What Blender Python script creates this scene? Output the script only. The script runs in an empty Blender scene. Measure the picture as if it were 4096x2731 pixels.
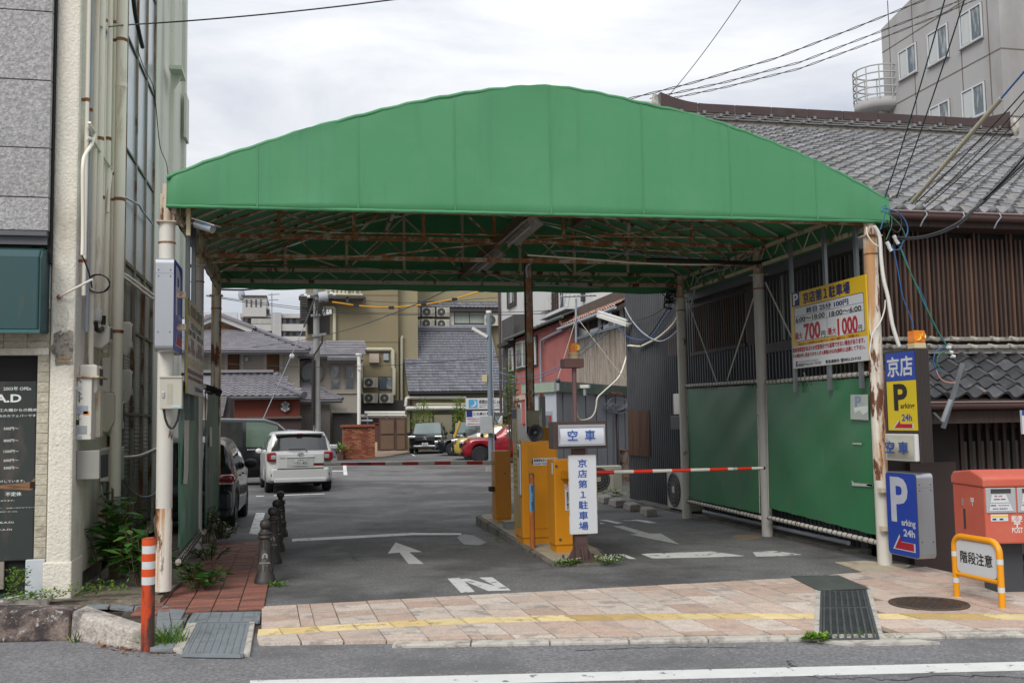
import bpy,math,random
from mathutils import Vector as V,Matrix as Mx
from math import sin,cos,pi,radians as R_
random.seed(7)
sc=bpy.context.scene
COL=sc.collection
# camera
YAW,PIT,ROL,FPX,EYE=R_(-12.16),R_(4.57),R_(0.95),3982.0,V((0,0,1.68))
fw=V((-sin(YAW)*cos(PIT),cos(YAW)*cos(PIT),sin(PIT)))
_rt=V((cos(YAW),sin(YAW),0));_up=_rt.cross(fw)
CR=cos(ROL)*_rt-sin(ROL)*_up
CU=cos(ROL)*_up+sin(ROL)*_rt
cam=bpy.data.cameras.new('camera');cam.sensor_width=36;cam.lens=FPX/4096*36
cam.clip_start=.1;cam.clip_end=1500
co=bpy.data.objects.new('camera',cam);COL.objects.link(co);sc.camera=co
co.matrix_world=Mx(((CR.x,CU.x,-fw.x,EYE.x),(CR.y,CU.y,-fw.y,EYE.y),(CR.z,CU.z,-fw.z,EYE.z),(0,0,0,1)))
def ray(px,py):return CR*((px-2048)/FPX)+CU*((1365.5-py)/FPX)+fw
def AZ(px,py,z=0.):d=ray(px,py);return EYE+d*((z-EYE.z)/d.z)
def AY(px,py,y):d=ray(px,py);return EYE+d*(y/d.y)
def AX(px,py,x):d=ray(px,py);return EYE+d*(x/d.x)
ST=R_(-12.16)
SD,SN=V((cos(ST),sin(ST),0)),V((-sin(ST),cos(ST),0))
def S(s,d,z=0.):return SD*s+SN*d+V((0,0,z))
# light
w=bpy.data.worlds.new('World');sc.world=w;w.use_nodes=True
nt=w.node_tree;nt.nodes.clear()
def N(t,ty,**k):
 n=t.nodes.new(ty)
 for a,b in k.items():setattr(n,a,b)
 return n
SUN_EL,SUN_AZ=R_(42),R_(215)
wo=N(nt,'ShaderNodeOutputWorld');bg=N(nt,'ShaderNodeBackground');bg2=N(nt,'ShaderNodeBackground')
sky=N(nt,'ShaderNodeTexSky',sky_type='NISHITA',sun_disc=False,sun_elevation=SUN_EL,sun_rotation=SUN_AZ)
bg.inputs[1].default_value=.07
nt.links.new(sky.outputs[0],bg.inputs[0])
tc=N(nt,'ShaderNodeTexCoord');mp=N(nt,'ShaderNodeMapping');mp.inputs['Scale'].default_value=(1.2,1.2,4.2)
mp.inputs['Rotation'].default_value=(0,R_(12),0)
no=N(nt,'ShaderNodeTexNoise');no.inputs['Scale'].default_value=2.1;no.inputs['Detail'].default_value=7;no.inputs['Roughness'].default_value=.55;no.inputs['Distortion'].default_value=.4
cr=N(nt,'ShaderNodeValToRGB')
cr.color_ramp.elements[0].position=.36;cr.color_ramp.elements[0].color=(.52,.56,.645,1)
cr.color_ramp.elements[1].position=.62;cr.color_ramp.elements[1].color=(.87,.88,.90,1)
nt.links.new(tc.outputs['Generated'],mp.inputs[0]);nt.links.new(mp.outputs[0],no.inputs[0]);nt.links.new(no.outputs[0],cr.inputs[0])
nt.links.new(cr.outputs[0],bg2.inputs[0]);bg2.inputs[1].default_value=.74
sp=N(nt,'ShaderNodeSeparateXYZ');zr=N(nt,'ShaderNodeMapRange');zr.inputs[1].default_value=0;zr.inputs[2].default_value=1;zr.inputs[3].default_value=.61;zr.inputs[4].default_value=1.28
nt.links.new(tc.outputs['Generated'],sp.inputs[0]);nt.links.new(sp.outputs[2],zr.inputs[0]);nt.links.new(zr.outputs[0],bg2.inputs[1])
mxs=N(nt,'ShaderNodeMixShader');mxs.inputs[0].default_value=.93
nt.links.new(bg.outputs[0],mxs.inputs[1]);nt.links.new(bg2.outputs[0],mxs.inputs[2]);nt.links.new(mxs.outputs[0],wo.inputs[0])
sun=bpy.data.lights.new('sun','SUN');sun.energy=1.5;sun.angle=R_(28);sun.color=(1,.97,.92)
so=bpy.data.objects.new('sun',sun);COL.objects.link(so)
sdir=V((sin(SUN_AZ)*cos(SUN_EL),cos(SUN_AZ)*cos(SUN_EL),sin(SUN_EL)))
so.rotation_euler=sdir.to_track_quat('Z','Y').to_euler();so.location=sdir*80
sc.view_settings.view_transform='Standard';sc.view_settings.look='None'
sc.view_settings.exposure=0.52;sc.view_settings.gamma=1;sc.view_settings.use_curve_mapping=False
sc.cycles.max_bounces=6;sc.cycles.diffuse_bounces=3;sc.cycles.glossy_bounces=3;sc.cycles.transmission_bounces=4;sc.cycles.transparent_max_bounces=8
sc.cycles.use_denoising=True
# materials
def lin(c):
 if isinstance(c,str):
  c=[int(c[i:i+2],16)/255 for i in(0,2,4)]
  return tuple((x/12.92 if x<=.04045 else((x+.055)/1.055)**2.4)for x in c)+(1,)
 return tuple(c)+(1,)
MATS={}
def mat(name,c,r=.6,m=0.,v=.12,s=3.,b=0.,bs=40.,rnd=0.,c2=None,th=(.52,.6),s2=3.,st=(1,1,1),c3=None,th3=(.6,.66),s3=9.,st3=(1,1,1),spec=.5,coat=0.,alpha=1.,trans=0.,em=0.,transl=0.,g=None):
 if name in MATS:return MATS[name]
 mt=bpy.data.materials.new(name);mt.use_nodes=True;t=mt.node_tree;L=t.links.new
 p=t.nodes['Principled BSDF'];out=t.nodes['Material Output']
 p.inputs['Roughness'].default_value=r;p.inputs['Metallic'].default_value=m
 p.inputs['Specular IOR Level'].default_value=spec;p.inputs['Coat Weight'].default_value=coat
 p.inputs['Coat Roughness'].default_value=.05
 p.inputs['Alpha'].default_value=alpha;p.inputs['Transmission Weight'].default_value=trans
 col=lin(c)
 tcn=N(t,'ShaderNodeTexCoord');oi=N(t,'ShaderNodeObjectInfo')
 ad=N(t,'ShaderNodeVectorMath',operation='MULTIPLY_ADD');ad.inputs[1].default_value=(37,23,41)
 L(oi.outputs['Random'],ad.inputs[0]);L(tcn.outputs['Object'],ad.inputs[2])
 def noise(scale,stv,det=5,rough=.6):
  mpn=N(t,'ShaderNodeMapping');mpn.inputs['Scale'].default_value=stv
  L(ad.outputs[0],mpn.inputs[0])
  nn=N(t,'ShaderNodeTexNoise');nn.inputs['Scale'].default_value=scale;nn.inputs['Detail'].default_value=det;nn.inputs['Roughness'].default_value=rough
  L(mpn.outputs[0],nn.inputs[0]);return nn.outputs['Fac']
 def mixc(f,a,bc):
  mn=N(t,'ShaderNodeMix',data_type='RGBA')
  L(f,mn.inputs[0])
  for sock,val in((6,a),(7,bc)):
   if isinstance(val,tuple):mn.inputs[sock].default_value=val
   else:L(val,mn.inputs[sock])
  return mn.outputs[2]
 def ramp(f,a,bq):
  rr=N(t,'ShaderNodeMapRange');rr.inputs[1].default_value=a;rr.inputs[2].default_value=bq
  L(f,rr.inputs[0]);return rr.outputs[0]
 lo=tuple(x*(1-v)for x in col[:3])+(1,);hi=tuple(min(1,x*(1+v))for x in col[:3])+(1,)
 cur=mixc(ramp(noise(s,st),.25,.75),lo,hi)
 f2=f3=None
 if g:
  gm_=N(t,'ShaderNodeMix',data_type='RGBA',blend_type='MULTIPLY');gm_.inputs[0].default_value=1
  mr_=N(t,'ShaderNodeMapRange');mr_.inputs[1].default_value=.32;mr_.inputs[2].default_value=.68;mr_.inputs[3].default_value=1-g[1];mr_.inputs[4].default_value=1+g[1]
  L(noise(g[0],(1,1,1),3,.7),mr_.inputs[0]);L(cur,gm_.inputs[6]);L(mr_.outputs[0],gm_.inputs[7]);cur=gm_.outputs[2]
 if c2 is not None:
  f2=ramp(noise(s2,st,7,.65),*th);cur=mixc(f2,cur,lin(c2))
 if c3 is not None:
  f3=ramp(noise(s3,st3,6,.65),*th3);cur=mixc(f3,cur,lin(c3))
 if rnd:
  hs=N(t,'ShaderNodeHueSaturation')
  mr=N(t,'ShaderNodeMapRange');mr.inputs[3].default_value=1-rnd;mr.inputs[4].default_value=1+rnd
  L(oi.outputs['Random'],mr.inputs[0]);L(mr.outputs[0],hs.inputs['Value']);L(cur,hs.inputs['Color']);cur=hs.outputs[0]
 L(cur,p.inputs['Base Color'])
 if b:
  bn=N(t,'ShaderNodeBump');bn.inputs['Strength'].default_value=b;bn.inputs['Distance'].default_value=.02
  L(noise(bs,(1,1,1),4),bn.inputs['Height']);L(bn.outputs[0],p.inputs['Normal'])
 if em:
  L(cur,p.inputs['Emission Color']);p.inputs['Emission Strength'].default_value=em
 if transl:
  tl=N(t,'ShaderNodeBsdfTranslucent');L(cur,tl.inputs[0]);ms=N(t,'ShaderNodeMixShader');ms.inputs[0].default_value=transl
  L(p.outputs[0],ms.inputs[1]);L(tl.outputs[0],ms.inputs[2]);L(ms.outputs[0],out.inputs[0])
 MATS[name]=mt;return mt
def rusty(name,c,amt=.5,s2=5.,sz=.25,**k):
 return mat(name,c,r=.55,v=.1,s=2,c2=(.13,.045,.017),th=(amt,amt+.05),s2=s2,st=(1,1,sz),c3=(.30,.145,.06),th3=(amt-.02,amt+.22),s3=s2*.8,st3=(1,1,sz*.5),b=.2,bs=70,**k)
# mesh builder
MW={}
class MB:
 def __init__(s):s.v=[];s.f=[];s.sm=[];s.mi=[]
 def add(s,vs,fs,sm=False,mi=0):
  o=len(s.v);s.v+=[V(a)for a in vs];s.f+=[tuple(i+o for i in f)for f in fs]
  s.sm+=[sm]*len(fs);s.mi+=[mi]*len(fs);return s
 def box(s,x0,x1,y0,y1,z0,z1,mi=0):
  return s.add([(x0,y0,z0),(x1,y0,z0),(x1,y1,z0),(x0,y1,z0),(x0,y0,z1),(x1,y0,z1),(x1,y1,z1),(x0,y1,z1)],[(3,2,1,0),(4,5,6,7),(0,1,5,4),(1,2,6,5),(2,3,7,6),(3,0,4,7)],mi=mi)
 def obox(s,c,ax,ay,az,mi=0):
  """box about c with half-axis vectors"""
  c,ax,ay,az=V(c),V(ax),V(ay),V(az)
  vs=[c+ax*i+ay*j+az*k for k in(-1,1)for i,j in((-1,-1),(1,-1),(1,1),(-1,1))]
  return s.add(vs,[(3,2,1,0),(4,5,6,7),(0,1,5,4),(1,2,6,5),(2,3,7,6),(3,0,4,7)],mi=mi)
 def bar(s,p,q,wd,ht,up=(0,0,1),mi=0):
  p,q=V(p),V(q);d=q-p;n=d.normalized();u=V(up)
  a=n.cross(u);a=a.normalized()if a.length>1e-4 else V((1,0,0));u=a.cross(n)
  return s.obox((p+q)/2,d/2,a*(wd/2),u*(ht/2),mi)
 def prism(s,pts,vec,mi=0,sm=False):
  pts=[V(p)for p in pts];vec=V(vec);n=len(pts)
  return s.add(pts+[p+vec for p in pts],[tuple(range(n))[::-1],tuple(range(n,2*n))]+[(i,(i+1)%n,n+(i+1)%n,n+i)for i in range(n)],mi=mi,sm=sm)
 def quad(s,*p,mi=0):return s.add(p,[tuple(range(len(p)))],mi=mi)
 def tube(s,pts,r,n=8,caps=True,mi=0,sm=True,rr=None):
  pts=[V(p)for p in pts];m=len(pts);rings=[];u=None
  for i in range(m):
   d=(pts[min(i+1,m-1)]-pts[max(i-1,0)])
   d=d.normalized()if d.length>1e-9 else V((0,0,1))
   if u is None:
    u=d.cross(V((0,0,1))if abs(d.z)<.9 else V((1,0,0))).normalized()
   else:
    u=u-d*u.dot(d)
    u=u.normalized()if u.length>1e-6 else d.orthogonal().normalized()
   wv=d.cross(u);q=rr[i]if rr else r
   rings.append([pts[i]+u*(cos(2*pi*k/n)*q)+wv*(sin(2*pi*k/n)*q)for k in range(n)])
  vs=[p for g in rings for p in g]
  fs=[(i*n+k,i*n+(k+1)%n,(i+1)*n+(k+1)%n,(i+1)*n+k)for i in range(m-1)for k in range(n)]
  s.add(vs,fs,sm,mi)
  if caps:
   s.add(rings[0],[tuple(range(n))[::-1]],mi=mi);s.add(rings[-1],[tuple(range(n))],mi=mi)
  return s
 def cyl(s,p,q,r,r1=None,n=12,mi=0):return s.tube([p,q],r,n,mi=mi,rr=[r,r if r1 is None else r1])
 def lathe(s,prof,c=(0,0,0),n=16,mi=0,sm=True,ax=None,caps=True):
  c=V(c);az=V(ax).normalized()if ax else V((0,0,1));a=az.orthogonal().normalized()if ax else V((1,0,0));b=az.cross(a)
  vs=[c+a*(r*cos(2*pi*k/n))+b*(r*sin(2*pi*k/n))+az*z for r,z in prof for k in range(n)]
  m=len(prof)
  s.add(vs,[(i*n+k,i*n+(k+1)%n,(i+1)*n+(k+1)%n,(i+1)*n+k)for i in range(m-1)for k in range(n)],sm,mi)
  if not caps:return s
  if prof[0][0]>1e-6:s.add(vs[:n],[tuple(range(n))[::-1]],mi=mi)
  if prof[-1][0]>1e-6:s.add(vs[-n:],[tuple(range(n))],mi=mi)
  return s
 def ball(s,c,r,n=12,mi=0,sx=(1,1,1)):
  m=n//2;c=V(c)
  vs=[c+V((sin(pi*i/m)*cos(2*pi*k/n)*r*sx[0],sin(pi*i/m)*sin(2*pi*k/n)*r*sx[1],cos(pi*i/m)*r*sx[2]))for i in range(m+1)for k in range(n)]
  return s.add(vs,[(i*n+k,(i+1)*n+k,(i+1)*n+(k+1)%n,i*n+(k+1)%n)for i in range(m)for k in range(n)],True,mi)
 def grid(s,f,nu,nv,mi=0,sm=True):
  vs=[f(i/nu,j/nv)for j in range(nv+1)for i in range(nu+1)]
  return s.add(vs,[(j*(nu+1)+i,j*(nu+1)+i+1,(j+1)*(nu+1)+i+1,(j+1)*(nu+1)+i)for j in range(nv)for i in range(nu)],sm,mi)
 def mesh(s,name,mats,inv=None):
  me=bpy.data.meshes.new(name)
  me.from_pydata([(inv@p if inv else p)[:]for p in s.v],[],s.f)
  for q in(mats if isinstance(mats,(list,tuple))else[mats]):me.materials.append(q)
  me.polygons.foreach_set('use_smooth',s.sm);me.polygons.foreach_set('material_index',s.mi);me.update()
  return me
 def build(s,name,mats,parent=None,bev=0,label=None,kind=None,local=False,seg=2,solid=0):
  M0=MW[parent.name]if parent else Mx()
  o=bpy.data.objects.new(name,s.mesh(name,mats,None if local or not parent else M0.inverted()));COL.objects.link(o)
  MW[o.name]=M0.copy()
  if parent:o.parent=parent
  if label:o['label']=label
  if kind:o['kind']=kind
  if solid:
   md=o.modifiers.new('solid','SOLIDIFY');md.thickness=solid;md.offset=0
  if bev:
   md=o.modifiers.new('bevel','BEVEL');md.width=bev;md.segments=seg;md.limit_method='ANGLE';md.angle_limit=R_(40)
  return o
def tag(o,label,cat,group=None):
 o['label']=label;o['category']=cat
 if group:o['group']=group
 return o
def thing(name,label,cat,loc=(0,0,0),rz=0.,group=None):
 o=bpy.data.objects.new(name,None);o.empty_display_size=.2;COL.objects.link(o)
 o.location=loc;o.rotation_euler=(0,0,rz)
 MW[o.name]=Mx.Translation(V(loc))@Mx.Rotation(rz,4,'Z')
 return tag(o,label,cat,group)
def kids(o):return[c for c in bpy.data.objects if c.parent==o]
KID={}
def copy_thing(root,loc,rz,label,group=None,tree=None):
 def cp(o,parent):
  c=o.copy();COL.objects.link(c)
  if parent:c.parent=parent
  for ch in tree.get(o,()):cp(ch,c)
  return c
 if tree is None:tree=tree_of(root)
 c=cp(root,None);c.location=loc;c.rotation_euler=(0,0,rz);c['label']=label
 if group:c['group']=group
 MW[c.name]=Mx.Translation(V(loc))@Mx.Rotation(rz,4,'Z')
 return c
def tree_of(root):
 t={}
 for o in bpy.data.objects:
  if o.parent:t.setdefault(o.parent,[]).append(o)
 return t
def piece(me,name,parent,M,mods=None):
 """one more object that shares a piece's mesh; M is its place in the world"""
 o=bpy.data.objects.new(name,me);COL.objects.link(o);o.parent=parent
 o.matrix_local=MW[parent.name].inverted()@M
 return o
def frame(o,x,y,z):
 return Mx(((x[0],y[0],z[0],o[0]),(x[1],y[1],z[1],o[1]),(x[2],y[2],z[2],o[2]),(0,0,0,1)))
# lettering
TXT={}
def txt_mesh(body,ls,latin_off):
 k=(body,ls,latin_off)
 if k in TXT:return TXT[k]
 c=bpy.data.curves.new('t','FONT');c.body=body;c.space_line=ls;c.align_x='CENTER';c.resolution_u=3;c.offset=latin_off
 o=bpy.data.objects.new('t',c);COL.objects.link(o)
 me=bpy.data.meshes.new_from_object(o.evaluated_get(bpy.context.evaluated_depsgraph_get()))
 vs=[v.co.copy()for v in me.vertices];fs=[tuple(p.vertices)for p in me.polygons]
 bpy.data.objects.remove(o);bpy.data.meshes.remove(me)
 TXT[k]=(vs,fs);return TXT[k]
def text(body,m,parent,c,rt,up,wd,ht,bold=.0,ls=1.,name='lettering',lift=.0015,mb=None):
 """lettering fitted into wd x ht about c, on the plane of rt and up"""
 latin=all(ord(ch)<256 for ch in body)
 vs,fs=txt_mesh(body,ls,bold if latin else 0.)
 x0,x1=min(q.x for q in vs),max(q.x for q in vs);y0,y1=min(q.y for q in vs),max(q.y for q in vs)
 rt,up=V(rt).normalized(),V(up).normalized();nrm=rt.cross(up);c=V(c)
 kx,ky=wd/(x1-x0),ht/(y1-y0)
 offs=[(0,0)]
 if bold and not latin:offs=[(0,0)]+[(bold*cos(a),bold*sin(a))for a in[k*pi/4 for k in range(8)]]
 own=mb is None;mb=mb or MB()
 for i,(dx,dy)in enumerate(offs):
  mb.add([c+rt*((q.x+dx-(x0+x1)/2)*kx)+up*((q.y+dy-(y0+y1)/2)*ky)+nrm*(lift+i*.00012)for q in vs],fs)
 if own:return mb.build(name,m,parent)
def plate(mb,c,rt,up,wd,ht,lift=0.,mi=0,rad=0.,n=5):
 rt,up=V(rt).normalized(),V(up).normalized();c=V(c)+rt.cross(up)*lift
 if not rad:ps=[c+rt*(sx*wd/2)+up*(sy*ht/2)for sx,sy in((-1,-1),(1,-1),(1,1),(-1,1))]
 else:
  ps=[]
  for sx,sy,a0 in((1,1,0),(-1,1,90),(-1,-1,180),(1,-1,270)):
   for k in range(n+1):
    a=R_(a0+90*k/n);ps.append(c+rt*(sx*(wd/2-rad)+cos(a)*rad)+up*(sy*(ht/2-rad)+sin(a)*rad))
 mb.add(ps,[tuple(range(len(ps)))],mi=mi);return ps
def catenary(p,q,sag,n=14):
 p,q=V(p),V(q);return[p.lerp(q,i/n)-V((0,0,sag*4*(i/n)*(1-i/n)))for i in range(n+1)]
# ground, road, pavement
ASPH=mat('asphalt_lot','6e6d6c',r=.85,v=.26,s=2.2,c2=(.078,.076,.075),th=(.44,.58),s2=.5,c3=(.36,.35,.33),th3=(.62,.68),s3=48,b=.7,bs=60,g=(34,.38))
ROADM=mat('asphalt_road','767576',r=.85,v=.14,s=1.4,c2=(.125,.124,.124),th=(.5,.62),s2=.8,c3=(.42,.41,.39),th3=(.61,.67),s3=44,b=.7,bs=60,g=(36,.42))
GRND=mat('soil','7a7163',v=.25,s=4,b=.6,bs=30,g=(30,.3),c2=(.11,.09,.065),th=(.5,.62),s2=5)
CONC=mat('concrete','9a958c',r=.85,v=.15,s=3,c2=(.20,.185,.165),th=(.5,.65),s2=4,b=.35,bs=60)
CONCD=mat('concrete_dark','6f6a62',r=.9,v=.2,s=4,c2=(.07,.065,.055),th=(.48,.62),s2=5,b=.5,bs=60)
CONCW=mat('concrete_pale','b9b3a8',r=.85,v=.14,s=5,c2=(.27,.25,.22),th=(.5,.62),s2=7,b=.5,bs=60)
PAINT=mat('road_paint','d2d2ce',r=.7,v=.08,s=5,c2=(.13,.13,.13),th=(.61,.65),s2=9,b=.3,bs=90)
PAINTW=mat('road_paint_worn','cfcfca',r=.7,v=.1,s=5,c2=(.12,.12,.12),th=(.57,.62),s2=7,b=.3,bs=90)
STEEL=mat('galvanised','8b9094',r=.45,m=.7,v=.15,s=6,b=.1,bs=40)
STEELD=mat('grate_steel','5c6062',r=.55,m=.5,v=.25,s=4,c2=(.10,.095,.085),th=(.5,.65),s2=5,b=.25,bs=60)
IRON=mat('cast_iron','554b44',r=.6,m=.35,v=.25,s=6,c2=(.13,.075,.045),th=(.5,.65),s2=6,b=.3,bs=50)
g=MB()
for x0,x1,y0,y1 in((-300,6.75,-40,11.3),(6.75,13,-40,7.2),(13,300,-40,11.3),(-300,300,11.3,600)):g.box(x0,x1,y0,y1,-.9,-.06)
g.box(6.75,13,7.2,11.3,-1.,-.62)
g.build('ground',GRND,kind='structure')
rd=MB();n=24
rd.add([S(-40+100*i/n,d,-.014)for d in(-9,7.86)for i in range(n+1)],[(i,i+1,n+2+i,n+1+i)for i in range(n)])
rd.quad(S(-40,7.861,-.0135),S(-1.9,7.861,-.0135),S(-1.9,8.3,-.0135),S(-40,8.3,-.0135));rd.build('road',ROADM,kind='structure')
lot=MB()
lot.box(-1.55,6.74,9.66,11.31,-.05,0);lot.box(-45,60,11.31,80,-.05,.0)
lot.build('car_park_surface',ASPH,kind='structure')
def paintq(nm,pts,m=PAINT,z=.006,kind='structure'):
 mb=MB()
 for q in pts:mb.prism([AZ(a,b,z)-V((0,0,.003))for a,b in q],(0,0,.003))
 return mb.build(nm,m,kind=kind)
mb=MB();mb.prism([AZ(1000,2721,-.012),AZ(4140,2645,-.012),AZ(4140,2679,-.012),AZ(1000,2757,-.012)][::-1],(0,0,.003));mb.build('edge_line',PAINT,kind='structure')
c7=lambda L:[(900+x*.6378,2000+y*.6378)for x,y in L]
c63=lambda L:[(2400+x/2.24,1600+y/2.24)for x,y in L]
c44=lambda L:[(850+x*.3827,1650+y*.3827)for x,y in L]
paintq('lane_arrow',[c7([(1070,263),(1022,332),(1095,326),(1150,397),(1245,397),(1155,325),(1233,322)])],mat('arrow_paint','b4b4b0',v=.1,s=5,c2=(.2,.2,.2),th=(.6,.64),s2=12))
paintq('lettering_mark',[c7([(1397,490),(1478,484),(1567,572),(1478,577)]),c7([(1479,484),(1530,492),(1790,562),(1650,566),(1500,505)]),c7([(1595,483),(1675,481),(1789,560),(1720,548)])],PAINTW)
paintq('stop_line',[c7([(420,241),(760,224),(1180,203),(1480,206),(1484,216),(1180,217),(760,240),(420,258)])],PAINT)
paintq('exit_arrow',[c63([(115,1127),(205,1124),(445,1193),(545,1192),(707,1287),(420,1232),(272,1200),(345,1196)])],MATS['arrow_paint'])
paintq('exit_stop_line',[c63([(175,1380),(225,1381),(320,1418),(260,1417)]),c63([(370,1376),(420,1372),(1000,1353),(1290,1392),(1090,1400),(560,1412),(470,1414)]),c63([(1370,1360),(1560,1347),(1800,1380),(1640,1392),(1400,1398)])],PAINTW)
paintq('exit_lettering_mark',[c63([(0,1071),(60,1070),(205,1098),(150,1104)]),c63([(195,1076),(330,1068),(420,1076),(512,1097),(440,1100),(330,1080)]),c63([(0,1095),(45,1104),(0,1106)])],PAINTW)
paintq('bay_line',[c44([(455,1045),(550,1045),(480,1270),(380,1270)])],PAINTW)
paintq('bay_line',[c44([(455,868),(540,866),(540,872),(455,875)])])
paintq('bay_line',[c44([(640,860),(1172,842),(1172,850),(640,868)])])
paintq('bay_line',[c44([(1240,604),(1400,604),(1400,611),(1240,611)])])
paintq('bay_line',[c44([(1363,548),(1398,548),(1410,650),(1370,650)])])
paintq('bay_line',[[(1640,1808),(1662,1822),(1656,1823),(1632,1808)]])
mb=MB();mb.prism([AZ(*q,.004)for q in((1985,1921),(1985,1926),(1323,1926),(1323,1921))],(0,0,.004))
mb.build('drain_channel',STEELD,kind='structure')
paintq('patch',[c7([(1455,230),(1500,212),(1560,220),(1640,262),(1600,280),(1500,276),(1470,250)])],mat('asphalt_patch','85878a',v=.15,s=8,b=.4,bs=90),.004)
paintq('patch',[c63([(1178,1218),(1240,1203),(1390,1206),(1450,1232),(1380,1247),(1240,1246)])],mat('sand_patch','8a775f',v=.2,s=8,b=.3),.004)
def lerp_tab(tab,x):
 if x<=tab[0][0]:return tab[0][1]
 for(a,ya),(b,yb)in zip(tab,tab[1:]):
  if x<=b:return ya+(yb-ya)*(x-a)/(b-a)
 return tab[-1][1]
def kerb_y(x):return(7.84-.2106*x)/.9776
TACT=[(-1,8.44),(0,8.48),(1,8.48),(1.67,8.42),(2.5,8.27),(3.55,8.02),(4.82,7.60),(5.84,7.27),(6.75,7.03)]
TP=0.012
def back_y(x):return 9.66 if x<5.1 else 9.66+(x-5.1)*.16
pv=MB();xs=[-1.5+i*.25 for i in range(34)]
pv.add([V((x,f(x),-.02))for f in(lambda x:(7.7-.2106*x)/.9776,back_y)for x in xs],[(i,i+1,len(xs)+1+i,len(xs)+i)for i in range(len(xs)-1)])
pv.add([V((6.75,7.2,-.02)),V((13,5.2,-.02)),V((13,7.2,-.02))],[(0,1,2)])
pave=pv.build('pavement',mat('mortar','4a4139',v=.25,s=8,b=.4),kind='structure')
TILE=[mat('paving_tile_%d'%i,c,r=.8,v=.12,s=9,rnd=.09,g=(55,.22),c2=d,th=(.52,.62),s2=5,c3=(.5,.42,.37),th3=(.62,.7),s3=60,b=.35,bs=80)for i,(c,d)in enumerate((('bfac9d',(.40,.33,.28)),('b79f8f',(.36,.285,.24)),('c6b8ab',(.34,.29,.25))))]
TACM=[mat('tactile_tile_%d'%i,c,r=.7,v=.1,s=9,rnd=.08,c2=(.40,.31,.16),th=(.56,.64),s2=6,b=.25,bs=80)for i,c in enumerate(('cdb682','b89e6a','d4c294'))]
DRAIN_R=[AZ(*q)for q in((3265,2366),(3482,2358),(3532,2560),(3255,2568))]
MAT_R=[AZ(*q)for q in((3163,2312),(3355,2308),(3475,2360),(3275,2368))]
DRAIN_L=[AZ(*q)for q in((775,2452),(1045,2448),(1010,2640),(690,2640))]
HOLE=AZ(3715,2420)
def inpoly(p,poly):
 r=False;n=len(poly)
 for i in range(n):
  a,b=poly[i],poly[(i+1)%n]
  if(a.y>p.y)!=(b.y>p.y)and p.x<(b.x-a.x)*(p.y-a.y)/(b.y-a.y)+a.x:r=not r
 return r
def clip_half(poly,a,nrm):
 out=[];n=len(poly)
 for i in range(n):
  p,q=poly[i],poly[(i+1)%n];dp,dq=(p-a).dot(nrm),(q-a).dot(nrm)
  if dp>=0:out.append(p)
  if(dp>=0)!=(dq>=0):out.append(p.lerp(q,dp/(dp-dq)))
 return out
def paver(poly,m,nm,h=.012,gap=.0065):
 c=sum(poly,V())/len(poly)
 poly=[p+(c-p).normalized()*gap for p in poly]
 z=random.uniform(-.0015,.0025)
 mb=MB();mb.prism([p+V((0,0,-.019))for p in poly],(0,0,.019+h+z))
 if nm=='tactile_tile':
  for k in range(4):
   f=.16+.227*k
   a,b=poly[0].lerp(poly[3],f),poly[1].lerp(poly[2],f);d=b-a
   mb.bar(a+d*.06+V((0,0,h+z+.002)),a+d*.94+V((0,0,h+z+.002)),.022,.006)
 mb.build(nm,m,pave)
def tile_ok(c):return not any(inpoly(c,P)for P in(DRAIN_R,DRAIN_L))
def rows(lo,hi,fr,x0,x1,nm,mats,step=.322,sub=True):
 x=x0
 while x<x1:
  k=random.random()
  wds=[step]if not sub or k<.72 else([step*.36,step*.64]if k<.86 else[step*.64,step*.36])
  for wd in wds:
   for f0,f1 in fr:
    def P(xx,f):xs_=xx-.035*f;return V((xs_,lo(xs_)+(hi(xs_)-lo(xs_))*f,0))
    q=[P(x,f0),P(x+wd,f0),P(x+wd,f1),P(x,f1)]
    c=sum(q,V())/4
    if tile_ok(c)and not any(inpoly(p,DRAIN_R)and inpoly(c,DRAIN_R)for p in q):
     for P_ in(DRAIN_R,DRAIN_L):
      if any(inpoly(p,P_)for p in q):
       m0,m1=(P_[0]+P_[1])/2,(P_[2]+P_[3])/2
       side=1 if c.x>m0.x+(m1.x-m0.x)*(c.y-m0.y)/(m1.y-m0.y)else-1
       a,b=(P_[1],P_[2])if side>0 else(P_[0],P_[3])
       nn=V((-(b-a).y,(b-a).x,0));nn=nn if nn.x*side>0 else-nn
       if len(q)==4:q=clip_half(q,a,nn)
     if len(q)>=3:paver(q,random.choice(mats),nm)
   x+=wd
tlo=lambda x:lerp_tab(TACT,x)-.13;thi=lambda x:lerp_tab(TACT,x)+.13
rows(kerb_y,tlo,((0,.22),(.22,1)),-.62,6.7,'paving_tile',TILE)
rows(tlo,thi,((0,1),),-.42,6.6,'tactile_tile',TACM,.30,False)
rows(thi,back_y,((0,.30),(.30,.55),(.55,.83),(.83,1)),-.62,6.75,'paving_tile',TILE)
mb=MB();mb.prism([S(-3.0,7.70,-.05),S(-3.0,7.80,-.05),S(12,7.80,-.05),S(12,7.70,-.05)][::-1],(0,0,.02))
kerb=mb.build('kerb',CONCD,kind='structure')
def kstone(s0,s1,d0=7.69,d1=7.815,h=.062,m=CONCW):
 mb=MB();mb.prism([S(s0+.004,d0,-.05),S(s1-.004,d0,-.05),S(s1-.004,d1,-.05),S(s0+.004,d1,-.05)],(0,0,h));mb.build('kerb_stone',m,kerb,bev=.012)
s=-.95
while s<8.2:
 if not 3.82<s+.3<4.75:kstone(s,s+.6)
 s+=.6
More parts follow.
